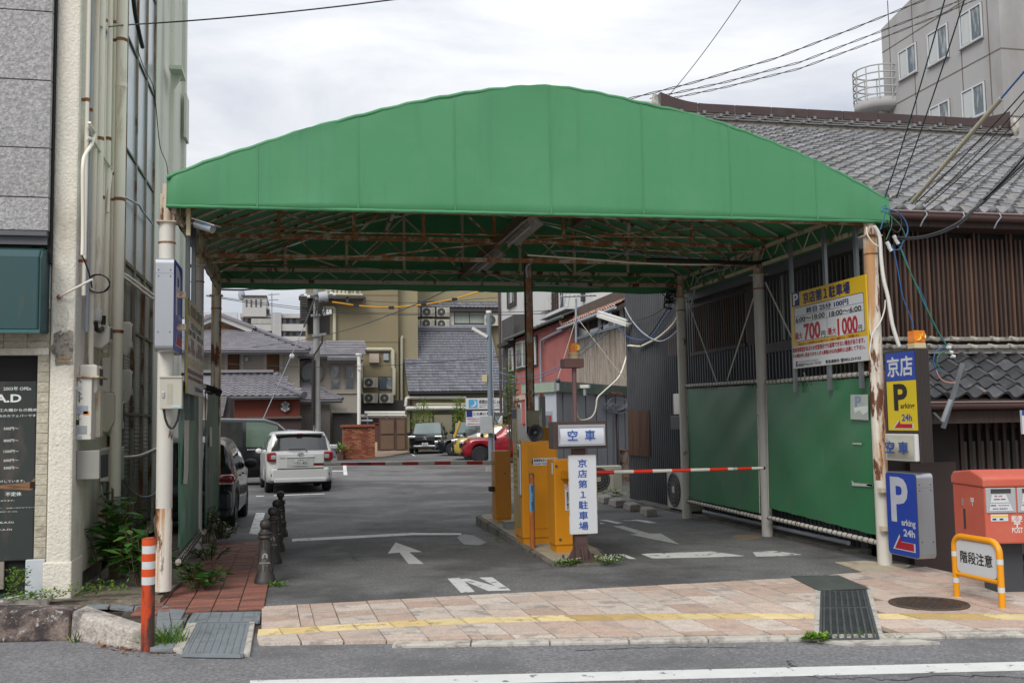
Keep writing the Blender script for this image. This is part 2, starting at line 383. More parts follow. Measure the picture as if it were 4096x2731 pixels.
GRAN=mat('granite_kerb','b5aca2',r=.85,v=.18,s=7,g=(30,.3),c2=(.12,.105,.10),th=(.54,.66),s2=2.1,c3=(.5,.47,.44),th3=(.6,.68),s3=45,b=.8,bs=45)
GRAND=mat('granite_kerb_dirty','7f7068',r=.9,v=.3,s=5,g=(30,.3),c2=(.05,.038,.036),th=(.43,.55),s2=3,c3=(.42,.40,.38),th3=(.58,.66),s3=20,b=.8,bs=45)
def block(name,tops,bots,m,parent=None,bev=.03,kind=None,label=None):
 mb=MB();n=len(tops);mb.add(list(bots)+list(tops),[tuple(range(n))[::-1],tuple(range(n,2*n))]+[(i,(i+1)%n,n+(i+1)%n,n+i)for i in range(n)])
 return mb.build(name,m,parent,bev=bev,label=label)
k0,k1,k2=AZ(-90,2580,-.03),AZ(272,2570,-.03),AZ(576,2612,-.03)
up=V((0,0,1))
block('kerb_stone',[k0+up*.27+SN*.03,k1+up*.25+SN*.03,k1+up*.25+SN*.30,k0+up*.27+SN*.30],[k0,k1,k1+SN*.30,k0+SN*.30],GRAND,kerb,label='black stained granite kerb block')
k1=k1+SD*.012
block('kerb_stone',[k1+up*.25+SN*.03,k2+up*.15+SN*.02,k2+up*.15+SN*.24,k1+up*.25+SN*.30],[k1,k2,k2+SN*.24,k1+SN*.30],GRAN,kerb,label='pale granite kerb block sloping down')
mb=MB();mb.prism([AZ(-200,2440,-.03),AZ(360,2436,-.03),AZ(560,2430,-.03),AZ(640,2430,-.03),AZ(668,2400,-.03),AZ(735,2352,-.03),V((-1.17,13,-.03)),V((-1.15,17.2,-.03)),V((-2.2,17.2,-.03)),V((-2.2,10.5,-.03)),V((-6,10.8,-.03))],(0,0,.085))
mb.build('soil_bed',GRND,kind='structure')
fl=MB();fl.prism([AZ(560,2420,-.01),AZ(765,2435,-.01),AZ(690,2610,-.01),AZ(600,2610,-.01)],(0,0,.01));flag=fl.build('flagstones',CONCD,kind='structure')
GREY=mat('grey_slab','7d8286',r=.8,v=.12,s=7,rnd=.1,c2=(.14,.145,.14),th=(.52,.62),s2=5,b=.4,bs=70)
for q in([(632,2428),(672,2430),(686,2518),(625,2516)],[(676,2440),(742,2446),(722,2482),(684,2482)],[(684,2486),(735,2486),(716,2518),(690,2518)],[(620,2522),(665,2520),(655,2544),(612,2544)],[(669,2520),(738,2520),(722,2544),(659,2544)],[(608,2548),(722,2548),(690,2600),(600,2606)],[(360,2420),(440,2424),(430,2436),(340,2432)],[(446,2424),(536,2430),(530,2445),(440,2437)],[(542,2430),(626,2428),(618,2450),(536,2446)]):
 mb=MB();mb.prism([AZ(a,b,.0)for a,b in q],(0,0,.016+random.random()*.004));mb.build('slab',GREY,flag)
mb=MB();mb.prism([AZ(x,y,.004)for x,y in((3340,2250),(3460,2244),(3640,2262),(3600,2284),(3452,2290))][::-1],(0,0,.01));mb.build('concrete_pad',mat('pad','b5a992',r=.85,v=.12,s=3,c2=(.30,.22,.14),th=(.52,.66),s2=4,b=.3),kind='structure')
BRK=[mat('path_brick_%d'%i,c,r=.75,v=.14,s=8,rnd=.14,g=(40,.2),c2=(.11,.065,.052),th=(.52,.68),s2=1.6,b=.25,bs=80)for i,c in enumerate(('8c5a4c','925f50','7f5145'))]
mb=MB();mb.box(-1.52,-.30,9.55,15.1,-.04,.004);path=mb.build('brick_path',mat('brick_joint','4c433c',v=.2,s=9),kind='structure')
def pathbrick(wd):
 mb=MB();mb.box(-wd/2+.006,wd/2-.006,-.0455,.0455,0,.012);return mb
bms={(m.name,wd):pathbrick(wd).mesh('brick',m)for m in BRK for wd in(.232,.10)}
for i in range(54):
 y=9.60+i*.101
 for k in range(5):
  x=-.42-.232*k;wd=.232
  if x<-1.5:continue
  z=random.uniform(.003,.0075)
  piece(bms[(random.choice(BRK).name,.232)],'brick',path,Mx.Translation((x,y+random.uniform(-.002,.002),z))@Mx.Rotation(random.uniform(-.006,.006),4,'Z'))
# drains and covers
def quadpt(q,u,v):return q[0].lerp(q[1],u).lerp(q[3].lerp(q[2],u),v)
def grating(label,q,nb,ncr,m,z=.018,cover=False):
 q=[V((p.x,p.y,0))for p in q];c=sum(q,V())/4;t=thing('drain_grate',label,'drain grate',(c.x,c.y,0))
 mb=MB()
 for a,b in((0,1),(1,2),(2,3),(3,0)):mb.bar(q[a]+up*(z-.012),q[b]+up*(z-.012),.022,.022)
 mb.build('frame',m,t)
 mb=MB();mb.prism([quadpt(q,a,b)+up*(z-.055)for a,b in((.01,.01),(.99,.01),(.99,.99),(.01,.99))],(0,0,.02 if not cover else.052));mb.build('tray',mat('drain_black','2b2d2d',v=.3,s=6)if not cover else m,t)
 for i in range(nb):
  u=(i+.5)/nb;mb=MB();mb.bar(quadpt(q,u,.02)+up*(z-.008),quadpt(q,u,.98)+up*(z-.008),.016 if not cover else.010,.03 if not cover else.020);mb.build('bar',m,t)
 if ncr:
  mb=MB()
  for i in range(ncr):
   v=(i+.5)/ncr;mb.bar(quadpt(q,.01,v)+up*(z-.016),quadpt(q,.99,v)+up*(z-.016),.007,.02)
  mb.build('cross_bars',m,t,kind='stuff')
 return t
gm=mat('grate_bluegrey','858c90',r=.55,m=.25,v=.14,s=5,c2=(.17,.175,.17),th=(.52,.65),s2=4,b=.2)
grating('blue grey steel cover plate lying across the foot of the red brick path',[AZ(*p)for p in((778,2457),(1038,2452),(1033,2490),(752,2496))],6,0,gm,cover=True)
grating('ribbed blue grey drain grate beside the grass tuft at the left kerb',[AZ(*p)for p in((795,2500),(993,2499),(965,2626),(733,2622))],8,0,gm,cover=True)
dq=[AZ(*p)for p in((3287,2370),(3462,2367),(3512,2558),(3282,2562))]
grating('upper half of the dark steel drain grate below the rubber mat',[quadpt(dq,0,0),quadpt(dq,1,0),quadpt(dq,1,.40),quadpt(dq,0,.40)],8,12,STEELD)
grating('lower half of the dark steel drain grate next to the road',[quadpt(dq,0,.415),quadpt(dq,1,.415),quadpt(dq,1,1),quadpt(dq,0,1)],8,18,STEELD)
mb=MB()
for a in([(3263,2370),(3286,2370),(3280,2566),(3254,2566)],[(3463,2358),(3482,2356),(3535,2556),(3514,2560)],[(752,2499),(792,2500),(730,2620),(690,2610)],[(996,2499),(1020,2498),(1000,2630),(968,2628)]):
 mb.prism([AZ(x,y,-.02)for x,y in a],(0,0,.034))
mb.build('drain_kerb',CONCW,kind='structure',bev=.006)
mb=MB();mb.prism([AZ(*p,-.03)for p in((3270,2576),(3420,2570),(3540,2560),(3760,2584),(3560,2590),(3400,2592))][::-1],(0,0,.035));mb.build('gutter_apron',CONCW,kind='structure')
t=thing('rubber_mat','dark grey ribbed rubber ramp plate above the right hand drain grate','rubber mat',tuple(sum(MAT_R,V())/4))
mb=MB();mb.prism([p+up*.012 for p in MAT_R][::-1],(0,0,.014));mb.build('plate',mat('rubber','4e534f',r=.6,v=.15,s=6,c2=(.07,.07,.068),th=(.5,.6),s2=5,b=.1),t,bev=.004)
mb=MB()
for i in range(22):mb.bar(quadpt(MAT_R,0.01,(i+.5)/22)+up*.027,quadpt(MAT_R,.99,(i+.5)/22)+up*.021,.008,.004)
mb.build('ribs',MATS['rubber'],t,kind='stuff')
def manhole(label,c,r,m,z):
 t=thing('manhole_cover',label,'manhole cover',(c.x,c.y,z))
 mb=MB();mb.lathe([(0,-.03),(r,-.03),(r,.008),(r-.03,.012),(r-.035,.004),(0,.004)],(c.x,c.y,z),40,sm=False);mb.build('rim',m,t)
 mb=MB();k=0;stp=.045
 nn=int(r/stp)
 for i in range(-nn,nn+1):
  for j in range(-nn,nn+1):
   x,y=i*stp,j*stp
   if x*x+y*y<(r-.06)**2:
    hx,hy=(.018,.008)if(i+j)%2 else(.008,.018)
    mb.box(c.x+x-hx,c.x+x+hx,c.y+y-hy,c.y+y+hy,z+.003,z+.011)
 mb.build('tread',m,t,kind='stuff')
manhole('round rusty manhole cover set in the pink pavement before the yellow sign frame',HOLE,.335,IRON,.014)
manhole('round reddish iron manhole cover in the road at the lower left corner',AZ(45,2682,-.03),.36,mat('iron_red','6b5a54',r=.65,m=.3,v=.2,s=6,c2=(.12,.08,.06),th=(.5,.65),s2=5,b=.3),-.03)
def wheel_stop(label,pts,h,group):
 ps=[AZ(*p)for p in pts];c=sum(ps,V())/len(ps)
 mb=MB();ins=[p.lerp(c,.14)for p in ps];n=len(ps)
 o_=MB();o_.add([p for p in ps]+[p+up*h for p in ins],[tuple(range(n))[::-1],tuple(range(n,2*n))]+[(i,(i+1)%n,n+(i+1)%n,n+i)for i in range(n)])
 o=o_.build('wheel_stop',CONC,bev=.02);tag(o,label,'wheel stop',group)
for lb,px in(('concrete wheel stop farthest back, beside the air conditioner by the grey hut',2384),('second concrete wheel stop before the grey hut, left of the corrugated wall',2432),('third concrete wheel stop, under the corner of the corrugated wall',2490),('nearest concrete wheel stop, at the foot of the corrugated wall',2556)):
 i=(px-2384)/58;y=2012+17.5*i
 wheel_stop(lb,[(px,y-8),(px+30,y+4),(px+76,y),(px+48,y-13)],.13,'wheel stops along the right wall')
wheel_stop('low concrete block behind the rear wheel of the black hatchback',[(893,2126),(950,2126),(950,2112),(893,2112)],.13,'wheel stops at the black hatchback')
wheel_stop('small brown concrete block at the top of the red brick path',[(883,2148),(925,2150),(927,2137),(885,2135)],.11,'wheel stops at the black hatchback')
rr=random.Random(77);mb=MB()
def crack(pts,r0,z):
 for(a,b)in zip(pts,pts[1:]):
  P0,P1=AZ(*a,z),AZ(*b,z);n=9;Q=[P0.lerp(P1,k/n)+V((rr.gauss(0,.022),rr.gauss(0,.022),0))for k in range(n+1)];Q[0],Q[-1]=P0,P1
  for p,q in zip(Q,Q[1:]):
   d=(q-p);sd=V((-d.y,d.x,0)).normalized()*r0*rr.uniform(.4,1.3);mb.add([p-sd,q-sd,q+sd,p+sd],[(0,1,2,3)])
for L in([(1290,2240),(1420,2222),(1600,2225),(1800,2222)],[(1395,2200),(1410,2225),(1430,2240)],[(1830,2210),(1900,2180),(1990,2178)],[(1750,2205),(1850,2190)],[(2480,2115),(2700,2100)],[(1150,2180),(1450,2140),(1800,2120)],[(2600,2160),(2900,2180),(3100,2210)]):crack(L,.006,.003)
for L in([(3000,2700),(3300,2706),(3560,2716),(3800,2698),(4110,2706)],[(3150,2685),(3170,2640)],[(2300,2600),(2700,2585),(2990,2588)]):crack(L,.006,-.0115)
mb.build('asphalt_cracks',mat('crack','2f2e2d',r=.95),kind='structure')
# the building on the left
STUC=mat('cream_stucco','e0dacb',r=.85,v=.06,s=3,g=(38,.10),c2=(.52,.47,.375),th=(.54,.70),s2=1.6,st=(1,1,.5),c3=(.30,.27,.21),th3=(.66,.74),s3=5,b=.8,bs=42)
STUCS=mat('cream_wall','dcd5c5',r=.85,v=.08,s=2.5,c2=(.44,.40,.31),th=(.5,.66),s2=1.8,st=(1,1,.3),b=.25,bs=60)
GREYG=mat('granite_panel','a9a7a6',r=.75,v=.08,s=6,rnd=.04,g=(34,.22),c2=(.28,.275,.272),th=(.47,.56),s2=26,c3=(.30,.28,.27),th3=(.62,.8),s3=1.5,b=.9,bs=34)
DARK=mat('dark_gap','1c1b1a',r=.9)
CREAM=mat('cream_pipe','e6dfce',r=.5,v=.06,s=3,c2=(.45,.33,.2),th=(.62,.74),s2=4,st=(1,1,.2),b=.05)
CREAMR=rusty('cream_pipe_rusty','e0d8c5',.61,4,.15)
GREYP=mat('grey_pipe','9aa0a8',r=.5,v=.08,s=3)
RUST=mat('rust','7a4a2b',r=.85,v=.3,s=8,c2=(.33,.16,.07),th=(.45,.6),s2=12,b=.4,bs=60)
BLK=mat('black_cable','1d1d1e',r=.5,v=.1)
WHP=mat('white_plastic','d6d4cc',r=.45,v=.05,s=4)
GLASSD=mat('meter_glass','141616',r=.35,spec=.3)
BY=10.45
PX=-2.15
shop=thing('corner_shop','old cream stucco corner building with grey granite cladding and glazed side wall','building',(-3,BY,.1))
mb=MB();mb.box(-7,-2.36,BY+.12,18,.05,9.5);mb.box(-2.36,PX-.06,12.25,18.9,.6,9.5)
mb.build('core',STUCS,shop)
mb=MB();mb.box(-2.375,PX,BY,BY+.5,.32,9.5);mb.build('pillar',STUC,shop,bev=.02)
mb=MB();mb.box(-2.40,PX+.012,BY-.015,BY+.5,.04,.40);mb.build('pillar_base',STUC,shop,bev=.015)
mb=MB();mb.box(-2.355,PX-.006,BY+.5,12.25,.22,9.5);mb.build('side_wall',STUCS,shop)
mb=MB();mb.box(-2.34,PX-.03,BY+.45,12.2,-.05,.22);mb.build('plinth',CONCD,shop)
c=AY(247,1392,BY)
BRKP=mat('broken_plaster','8b857b',r=.95,v=.25,s=9,c2=(.12,.105,.09),th=(.48,.56),s2=14,c3=(.5,.45,.37),th3=(.6,.66),s3=11,b=1.,bs=30)
mb=MB();ps=[AY(*q,BY-.004)for q in((216,1335),(240,1322),(262,1330),(276,1320),(292,1326),(293,1395),(289,1420),(292,1455),(275,1458),(256,1456),(222,1462),(220,1425),(206,1408),(205,1385),(214,1372))]
mb.prism(ps[::-1],(0,-.006,0));mb.build('plaster_patch',BRKP,shop)
mb=MB()
for(a,b2,c_,d)in((232,1424,283,1436),(226,1440,278,1450)):
 p,q=AY(a,d,BY-.012),AY(c_,b2,BY-.012);mb.box(p.x,q.x,BY-.016,BY-.002,p.z,q.z)
mb.build('lath',mat('old_lath','8d7a60',v=.3,s=20,b=.5),shop)
zs=[9.4,8.65,7.9,7.2,6.5,5.80,5.10,4.42,3.93,3.60]
for a,b_ in zip(zs,zs[1:]):
 for x0,x1 in((-3.35,-2.388),(-4.6,-3.36)):
  mb=MB();mb.box(x0,x1,BY-.13,BY+.1,b_+.006,a-.004);mb.build('granite_slab',GREYG,shop,bev=.004)
mb=MB();mb.box(-4.6,-2.41,BY-.11,BY+.1,3.60,9.4);mb.box(-2.405,-2.372,BY-.06,BY+.1,3.3,9.4);mb.build('joint_backing',DARK,shop)
mb=MB();mb.box(-4.6,-2.395,BY-.15,BY+.05,3.55,3.595);mb.box(-4.6,-2.40,BY-.10,BY+.05,3.47,3.55);mb.build('lintel_flashing',mat('flashing','55565a',r=.5,v=.1),shop)
LB=mat('pale_brick','beb6a3',r=.9,v=.08,s=5,rnd=.03,g=(30,.15),c2=(.3,.27,.21),th=(.55,.7),s2=6,b=.8,bs=35)
mb=MB();mb.box(AY(148,1524,BY+.05).x+.002,-2.385,BY+.055,BY+.13,.3,3.5);mb.box(-4.6,-2.575,BY+.055,BY+.13,2.42,3.5);wallb=mb.build('brick_facing',mat('brick_mortar','9b937f',v=.1,b=.4),shop)
for i in range(24):
 z=.44+i*.10
 a=-2.39
 for j in range(1 if z<2.35 else 4):
  wd=.205 if(i%2==0 or j)else.205
  if j==0 and z<2.35:wd=-2.39-AY(148,1524,BY+.05).x-.004
  x1=a;x0=a-wd;a=x0-.006
  mb=MB();mb.box(x0,x1,BY+.048,BY+.10,z,z+.096);mb.build('brick',LB,wallb,bev=.004)
mb=MB();mb.box(-4.6,-2.39,BY+.02,BY+.2,2.40,2.47);mb.box(-4.6,-2.39,BY+.035,BY+.12,2.85,3.46);mb.build('door_lintel',STUC,shop,bev=.01)
mb=MB();mb.box(-2.565,-2.39,BY+.03,BY+.13,.10,.43);mb.build('wall_foot',mat('bluish_white','b9bec2',r=.8,v=.1,s=5),shop,bev=.01)
mb=MB();mb.box(-4.6,AY(148,1524,BY+.05).x+.001,BY+.10,BY+.6,.1,2.40);mb.build('doorway',DARK,shop)
mb=MB();mb.box(-4.6,-2.3,BY-.25,BY+.03,.0,.10);mb.build('door_step',mat('worn_white_step','c9c5bd',v=.15,s=6,c2=(.2,.18,.16),th=(.5,.6),s2=8,b=.5),shop,bev=.02)
aw=thing('awning','faded dark teal box awning over the cafe door','awning',(-3.4,BY,2.6))
TEAL=mat('teal_metal','214648',r=.5,v=.12,s=1.5,c2=(.022,.06,.055),th=(.46,.66),s2=2.2,st=(1,1,.2),c3=(.09,.075,.05),th3=(.62,.78),s3=5,st3=(1,1,.15),b=.05)
x1=-2.39;zt,zb_=3.42,2.60;y0=BY-.06;y1=BY-.30
mb=MB();prof=[(BY+.02,3.46),(y1+.05,zt-.03),(y1,zt-.10),(y1,zb_+.03),(y1+.02,zb_),(BY+.02,zb_+.02)]
mb.prism([V((-4.6,a,b_))for a,b_ in prof],(x1-.03+4.6,0,0));mb.build('canopy_box',TEAL,aw,bev=.015)
mb=MB();mb.prism([V((x1-.03,a+.012,b_-.008))for a,b_ in prof],(.022,0,0));mb.build('end_plate',TEAL,aw,bev=.006)
mb=MB();mb.box(-4.6,x1-.01,y1-.012,y1+.012,zb_-.012,zb_+.02);mb.build('hem',mat('teal_edge','35605f',r=.5),aw)
bd=thing('menu_board','tall chalkboard menu with white handwriting standing in the cafe doorway','menu board',(-3.1,BY+.06,.35))
BDM=mat('chalkboard','2c3230',r=.7,v=.2,s=2,c2=(.075,.06,.05),th=(.5,.62),s2=2.2,st=(1,1,.35),c3=(.30,.27,.24),th3=(.70,.76),s3=8,st3=(2.5,1,.35))
e=AY(148,1524,BY+.05);bdx=e.x
mb=MB();mb.box(-3.9,bdx,BY+.05,BY+.085,.42,e.z);mb.build('panel',BDM,bd,bev=.012)
mb=MB();p,q=AY(120,1952,BY+.046),AY(147,1925,BY+.046);mb.box(p.x,bdx+.002,BY+.043,BY+.09,p.z,q.z);mb.build('notch',DARK,bd)
mb=MB();p,q=AY(60,1958,BY+.048),AY(122,1935,BY+.048);mb.prism([V((p.x-.3,BY+.0475,p.z+.03)),V((q.x,BY+.0475,p.z-.01)),V((bdx,BY+.0475,p.z+.01)),V((bdx,BY+.0475,q.z+.06)),V((q.x,BY+.0475,q.z+.02))],(0,.002,0));mb.build('bare_wood',mat('bare_wood','8a6243',r=.8,v=.25,s=9,st=(.3,1,2),c2=(.10,.06,.04),th=(.48,.58),s2=10),bd)
CHALK=mat('chalk','d9dbd6',r=.9)
def chalk(s,x0,y0,x1,y1,bold=.012):
 p,q=AY(x0,y1,BY+.049),AY(x1,y0,BY+.049)
 text(s,CHALK,bd,(p+q)/2,(1,0,0),(0,0,1),q.x-p.x,q.z-p.z,bold)
chalk('2003年 OPEn',14,1545,124,1562);chalk('E.A.D',-60,1576,86,1610,.03)
chalk('眺である 松江大橋からの眺め',-110,1632,149,1648);chalk('素晴らしい眺めのカフェバーです。',-110,1656,151,1670)
for s_,y in(('500円〜',1714),('800円〜',1762),('1200円〜',1805),('600円〜',1841),('500円〜',1871)):chalk(s_,15,y-7,74,y+6)
chalk('受け付けしています。',-50,1917,100,1931);chalk('不定休',22,1966,86,1984,.02)
chalk('100円になります。',-40,1998,58,2006,.02);chalk('種もあります。  お問い合わせ下さい。',-70,2026,141,2036,.02);chalk('(1万円オーダーより)',-10,2042,68,2050,.02)
chalk('(Bar E.A.D)',-40,2084,55,2096);chalk('(屋 E.A.D)',-40,2112,48,2124)
mb=MB();mb.box(-3.9,bdx-.26,BY+.05,BY+.08,.16,.42);mb.build('leg_panel',mat('grey_wood','8a7f74',v=.2,s=8,st=(3,1,.5),b=.3),bd)
t=thing('door_mat','strip of dark green artificial turf at the cafe door','door mat',(-3,BY-.1,.1));mb=MB();mb.box(-3.8,-2.72,BY-.14,BY+.04,.102,.118);mb.build('turf',mat('turf','1f4a35',v=.4,s=60,b=.8,bs=90),t)
GY0,GY1=12.75,15.75
PANE=mat('obscured_glass','aab4ba',r=.22,v=.08,s=1.2,spec=.6,c2=(.33,.35,.36),th=(.5,.7),s2=2,rnd=.08,b=.12,bs=14)
PANED=mat('corrugated_sheet','92988b',r=.4,v=.2,s=2,c2=(.10,.10,.085),th=(.45,.65),s2=1.5,st=(1,1,.5),rnd=.12,spec=.5)
ANG=rusty('angle_iron','8d8a7c',.53,6,.3)
gw=MB();gw.box(PX-.08,PX-.05,GY0-.5,GY1,.2,9.5);glz=gw.build('glazing_backing',DARK,shop)
ys=[12.32,13.2,14.05,14.9,15.72]
zrow=[9.5,8.2,6.72,5.25,3.80]
zlow=[3.78,2.95,1.85,.35]
for(za,zb2)in zip(zrow,zrow[1:]):
 for ya,yb in zip(ys,ys[1:]):
  mb=MB();mb.box(PX-.03,PX-.018,ya+.02,yb-.02,zb2+.03,za-.02);mb.build('pane',PANE,shop)
for(za,zb2)in zip(zlow,zlow[1:]):
 for ya,yb in zip(ys,ys[1:]):
  mb=MB();nn=26
  mb.grid(lambda u,v:V((PX-.03+0.0035*cos(v*nn*2*pi),ya+.02+(yb-ya-.04)*u,zb2+.02+(za-zb2-.04)*v)),1,nn*4)
  mb.build('pane',PANED,shop,solid=.004)
mb=MB()
for y in ys:mb.box(PX-.05,PX+.012,y-.018,y+.018,.3,9.5)
mb.build('mullions',ANG,shop)
mb=MB()
for z in zrow+zlow:mb.box(PX-.045,PX+.004,ys[0],ys[-1],z-.014,z+.014)
mb.build('transoms',rusty('transom_green','4c5a48',.55,6,1),shop)
WST=mat('white_pillar','dadbcd',r=.8,v=.06,s=2,c2=(.40,.40,.34),th=(.48,.66),s2=1.3,st=(1,1,.22),c3=(.22,.22,.18),th3=(.66,.76),s3=4,st3=(1,1,.5),b=.4,bs=30)
mb=MB();mb.box(PX-.3,PX+.02,15.78,17.3,.1,9.5);mb.box(PX-.3,PX+.10,17.3,18.7,.1,9.5);mb.build('far_pillar',WST,shop,bev=.02)
mb=MB();mb.box(PX+.10,PX+.16,18.3,18.6,3.6,9.5);mb.box(PX+.16,PX+.20,18.15,18.6,6.8,7.6);mb.build('edge_channel',mat('pale_channel','c5c9ba',r=.5,v=.06,c2=(.3,.2,.1),th=(.66,.72),s2=12),shop)
t=thing('wall_bracket','small pale shelf bracket high on the far white pillar','bracket',(PX+.1,17.6,6.1))
p=AX(685,300,PX+.1);mb=MB();mb.box(PX+.1,PX+.3,p.y-.3,p.y+.3,p.z,p.z+.06);mb.prism([V((PX+.1,p.y-.03,p.z)),V((PX+.28,p.y-.03,p.z)),V((PX+.1,p.y-.03,p.z-.32))],(0,.06,0));mb.build('shelf',MATS['pale_channel'],t)
# pipes down the side wall
def wall_pipe(label,px,r,z0,z1,m,clamps=(),off=None,group='pipes on the side wall',nm='wall_pipe',bends=()):
 off=r+.03 if off is None else off
 b=AX(px,700,PX+off);y=b.y
 t=thing(nm,label,'pipe',(PX+off,y,z0),group=group)
 pts=[V((PX+off,y,z1)),V((PX+off,y,z0))]
 MB().tube(pts,r,12).build('tube',m,t)
 for z in clamps:
  mb=MB();mb.lathe([(r+.004,-.018),(r+.006,0),(r+.004,.018)],(PX+off,y,z),12);mb.box(PX,PX+off,y-.012,y+.012,z-.014,z+.014);mb.build('clamp',RUST,t)
 return t,y
wall_pipe('thin cream conduit nearest the corner pillar',343,.022,3.0,9.3,CREAM,(5.0,3.35))
wall_pipe('slim blue grey conduit beside the thin cream one',357,.020,2.65,9.3,GREYP,(4.95,))
wall_pipe('cream conduit with flaking rust patches, third from the corner pillar',375,.030,2.0,9.3,CREAMR,(7.4,))
wall_pipe('thick cream pipe ending in a white socket above the meters',395,.045,2.85,9.3,CREAM,(4.75,))
wall_pipe('thin cream pipe between the thick cream pipe and the pale twin',413,.020,2.6,9.3,CREAMR,(6.2,4.2))
wall_pipe('pale cream pipe with a collar halfway, left of the rear conduit',429,.035,2.5,9.3,CREAM,(4.9,))
wall_pipe('rear cream conduit half hidden behind the downpipe',450,.030,2.4,9.3,CREAM,(6.4,4.6),off=.05)
t,dy=wall_pipe('fat cream downpipe with rusty clamps and an elbow at its foot',479,.062,.26,9.4,CREAM,(6.1,4.25,2.75,.72),off=.17,group=None,nm='downpipe')
x_=PX+.17
MB().tube([V((x_,dy,.30)),V((x_,dy,.22)),V((x_+.03,dy-.02,.16)),V((x_+.1,dy-.05,.145)),V((x_+.16,dy-.07,.145))],.068,12).build('elbow',CREAM,t)
mb=MB();mb.lathe([(.07,0),(.07,.07)],(x_,dy,.28),12);mb.lathe([(.066,0),(.066,.05)],(x_,dy,5.55),12);mb.build('collar',CREAM,t)
def pxpath(pts,x):return[AX(a,b,x)for a,b in pts]
def smooth(P):
 P=[V(p)for p in P]
 if len(P)<4 or len(P)>20:return P
 out=[]
 for i in range(len(P)-1):
  a,b,c,d=P[max(i-1,0)],P[i],P[i+1],P[min(i+2,len(P)-1)]
  for k in range(4):
   t=k/4;out.append(b*1.0+(c-a)*(.5*t)+(a*2-b*5+c*4-d)*(.5*t*t)+(b*3-a-c*3+d)*(.5*t**3))
 return out+[P[-1]]
def cable(name,label,pts,r,m,cat='cable',group=None,n=6):
 pts=smooth(pts)
 t=MB().tube(pts,r,n).build(name,m);return tag(t,label,cat,group)
cable('bent_conduit','cream bent conduit that crosses the others half way up the pillar side',pxpath([(357,490),(360,500),(376,525),(378,540),(372,560),(366,580),(352,600),(338,625),(333,650),(331,705),(332,900),(330,1020)],PX+.10),.019,CREAM,'pipe')
cable('bent_conduit','grey cream bent conduit running down to the right behind the clamp',pxpath([(348,552),(362,556),(376,566),(386,582),(400,605),(428,650),(443,672),(444,690),(436,760),(430,850)],PX+.09),.017,CREAM,'pipe')
cable('bent_conduit','hooked grey conduit end at the wire anchor',pxpath([(404,108),(416,112),(424,122),(427,140),(420,165),(412,195),(413,250)],PX+.09),.012,GREYP,'pipe')
mb=MB();mb.lathe([(.05,0),(.056,.02),(.056,.10),(.048,.13)],(PX+.075,AX(395,700,PX+.075).y,2.80),14);tag(mb.build('pipe_socket',WHP),'white socket at the bottom end of the thick cream pipe','pipe fitting')
cable('flexible_conduit','short black flexible conduit looping up under the white socket',pxpath([(414,1262),(413,1300),(405,1320),(393,1322),(384,1312),(381,1285)],PX+.10),.026,BLK,'pipe')
# meters and boxes on the side wall
METW=mat('meter_cream','e4dfd3',r=.45,v=.05,s=3,c2=(.40,.25,.12),th=(.62,.70),s2=6,st=(1,1,.3))
METR=mat('meter_rusty','c9c2b0',r=.5,v=.06,s=3,c2=(.35,.17,.06),th=(.52,.62),s2=4,st=(1.5,1.5,.2),rnd=.05)
def meter(label,x0,y0,x1,y1,m=METW,dx=.17,dyl=None):
 a=AX(x0,y0,PX+.02);b=AX(x0,y1,PX+.02)
 z1,z0=a.z,b.z;y=a.y
 ex=AX((x0+x1)/2,(y0+y1)/2,PX+dx)
 ln=max(.12,AX(x1,(y0+y1)/2,PX+dx).y-y)
 t=thing('electricity_meter',label,'electricity meter',(PX,y,z0),group='electricity meters on the side wall')
 h=z1-z0
 mb=MB();mb.prism([V((PX,y,z0+.1*h)),V((PX+dx*.55,y,z0)),V((PX+dx,y,z0+.28*h)),V((PX+dx,y,z1-.05*h)),V((PX+dx*.85,y,z1)),V((PX,y,z1))][::-1],(0,ln,0));mb.build('case',m,t,bev=.018)
 mb=MB();mb.box(PX,PX+dx*.97,y+ln*.30,y+ln*.30+.006,z0+.2*h,z1+.003);mb.build('seam',mat('seam','5f594d'),t)
 mb=MB();mb.box(PX+dx-.004,PX+dx+.006,y+ln*.42,y+ln*.88,z0+.45*h,z1-.1*h);mb.build('window',GLASSD,t)
 return t
meter('cream meter right under the black flexible conduit',377,1299,450,1396)
meter('large plain cream meter below the uppermost one, left of the downpipe',412,1430,478,1580)
meter('cream meter with chipped top half hidden by the stickered box',326,1457,412,1604)
meter('meter with a long orange rust streak, right of the stickered box',402,1570,446,1732,METR)
meter('low cream meter with a seam, in front of the downpipe',436,1598,496,1756)
meter('upper small meter to the right of the downpipe',489,1287,526,1426,dx=.13)
meter('lower small meter to the right of the downpipe',489,1478,522,1616,dx=.13)
y=BY+.12;a,b=AY(292,1512,y),AY(364,1758,y)
t=thing('meter_box','tall white meter box covered in torn stickers and scribbles','meter box',(PX,y,b.z))
mb=MB();mb.box(PX+.004,b.x,y,y+.42,b.z,a.z);mb.build('case',mat('box_white_rust','d3d0c6',r=.5,v=.05,s=4,c2=(.33,.17,.07),th=(.64,.70),s2=5,st=(1,1,.6),b=.05),t,bev=.008)
mb=MB();mb.box(PX-.0,b.x+.07,y-.03,y+.46,a.z+.001,a.z+.02);mb.build('lid',rusty('lid_rust','c9bda0',.5,6,1),t,bev=.004)
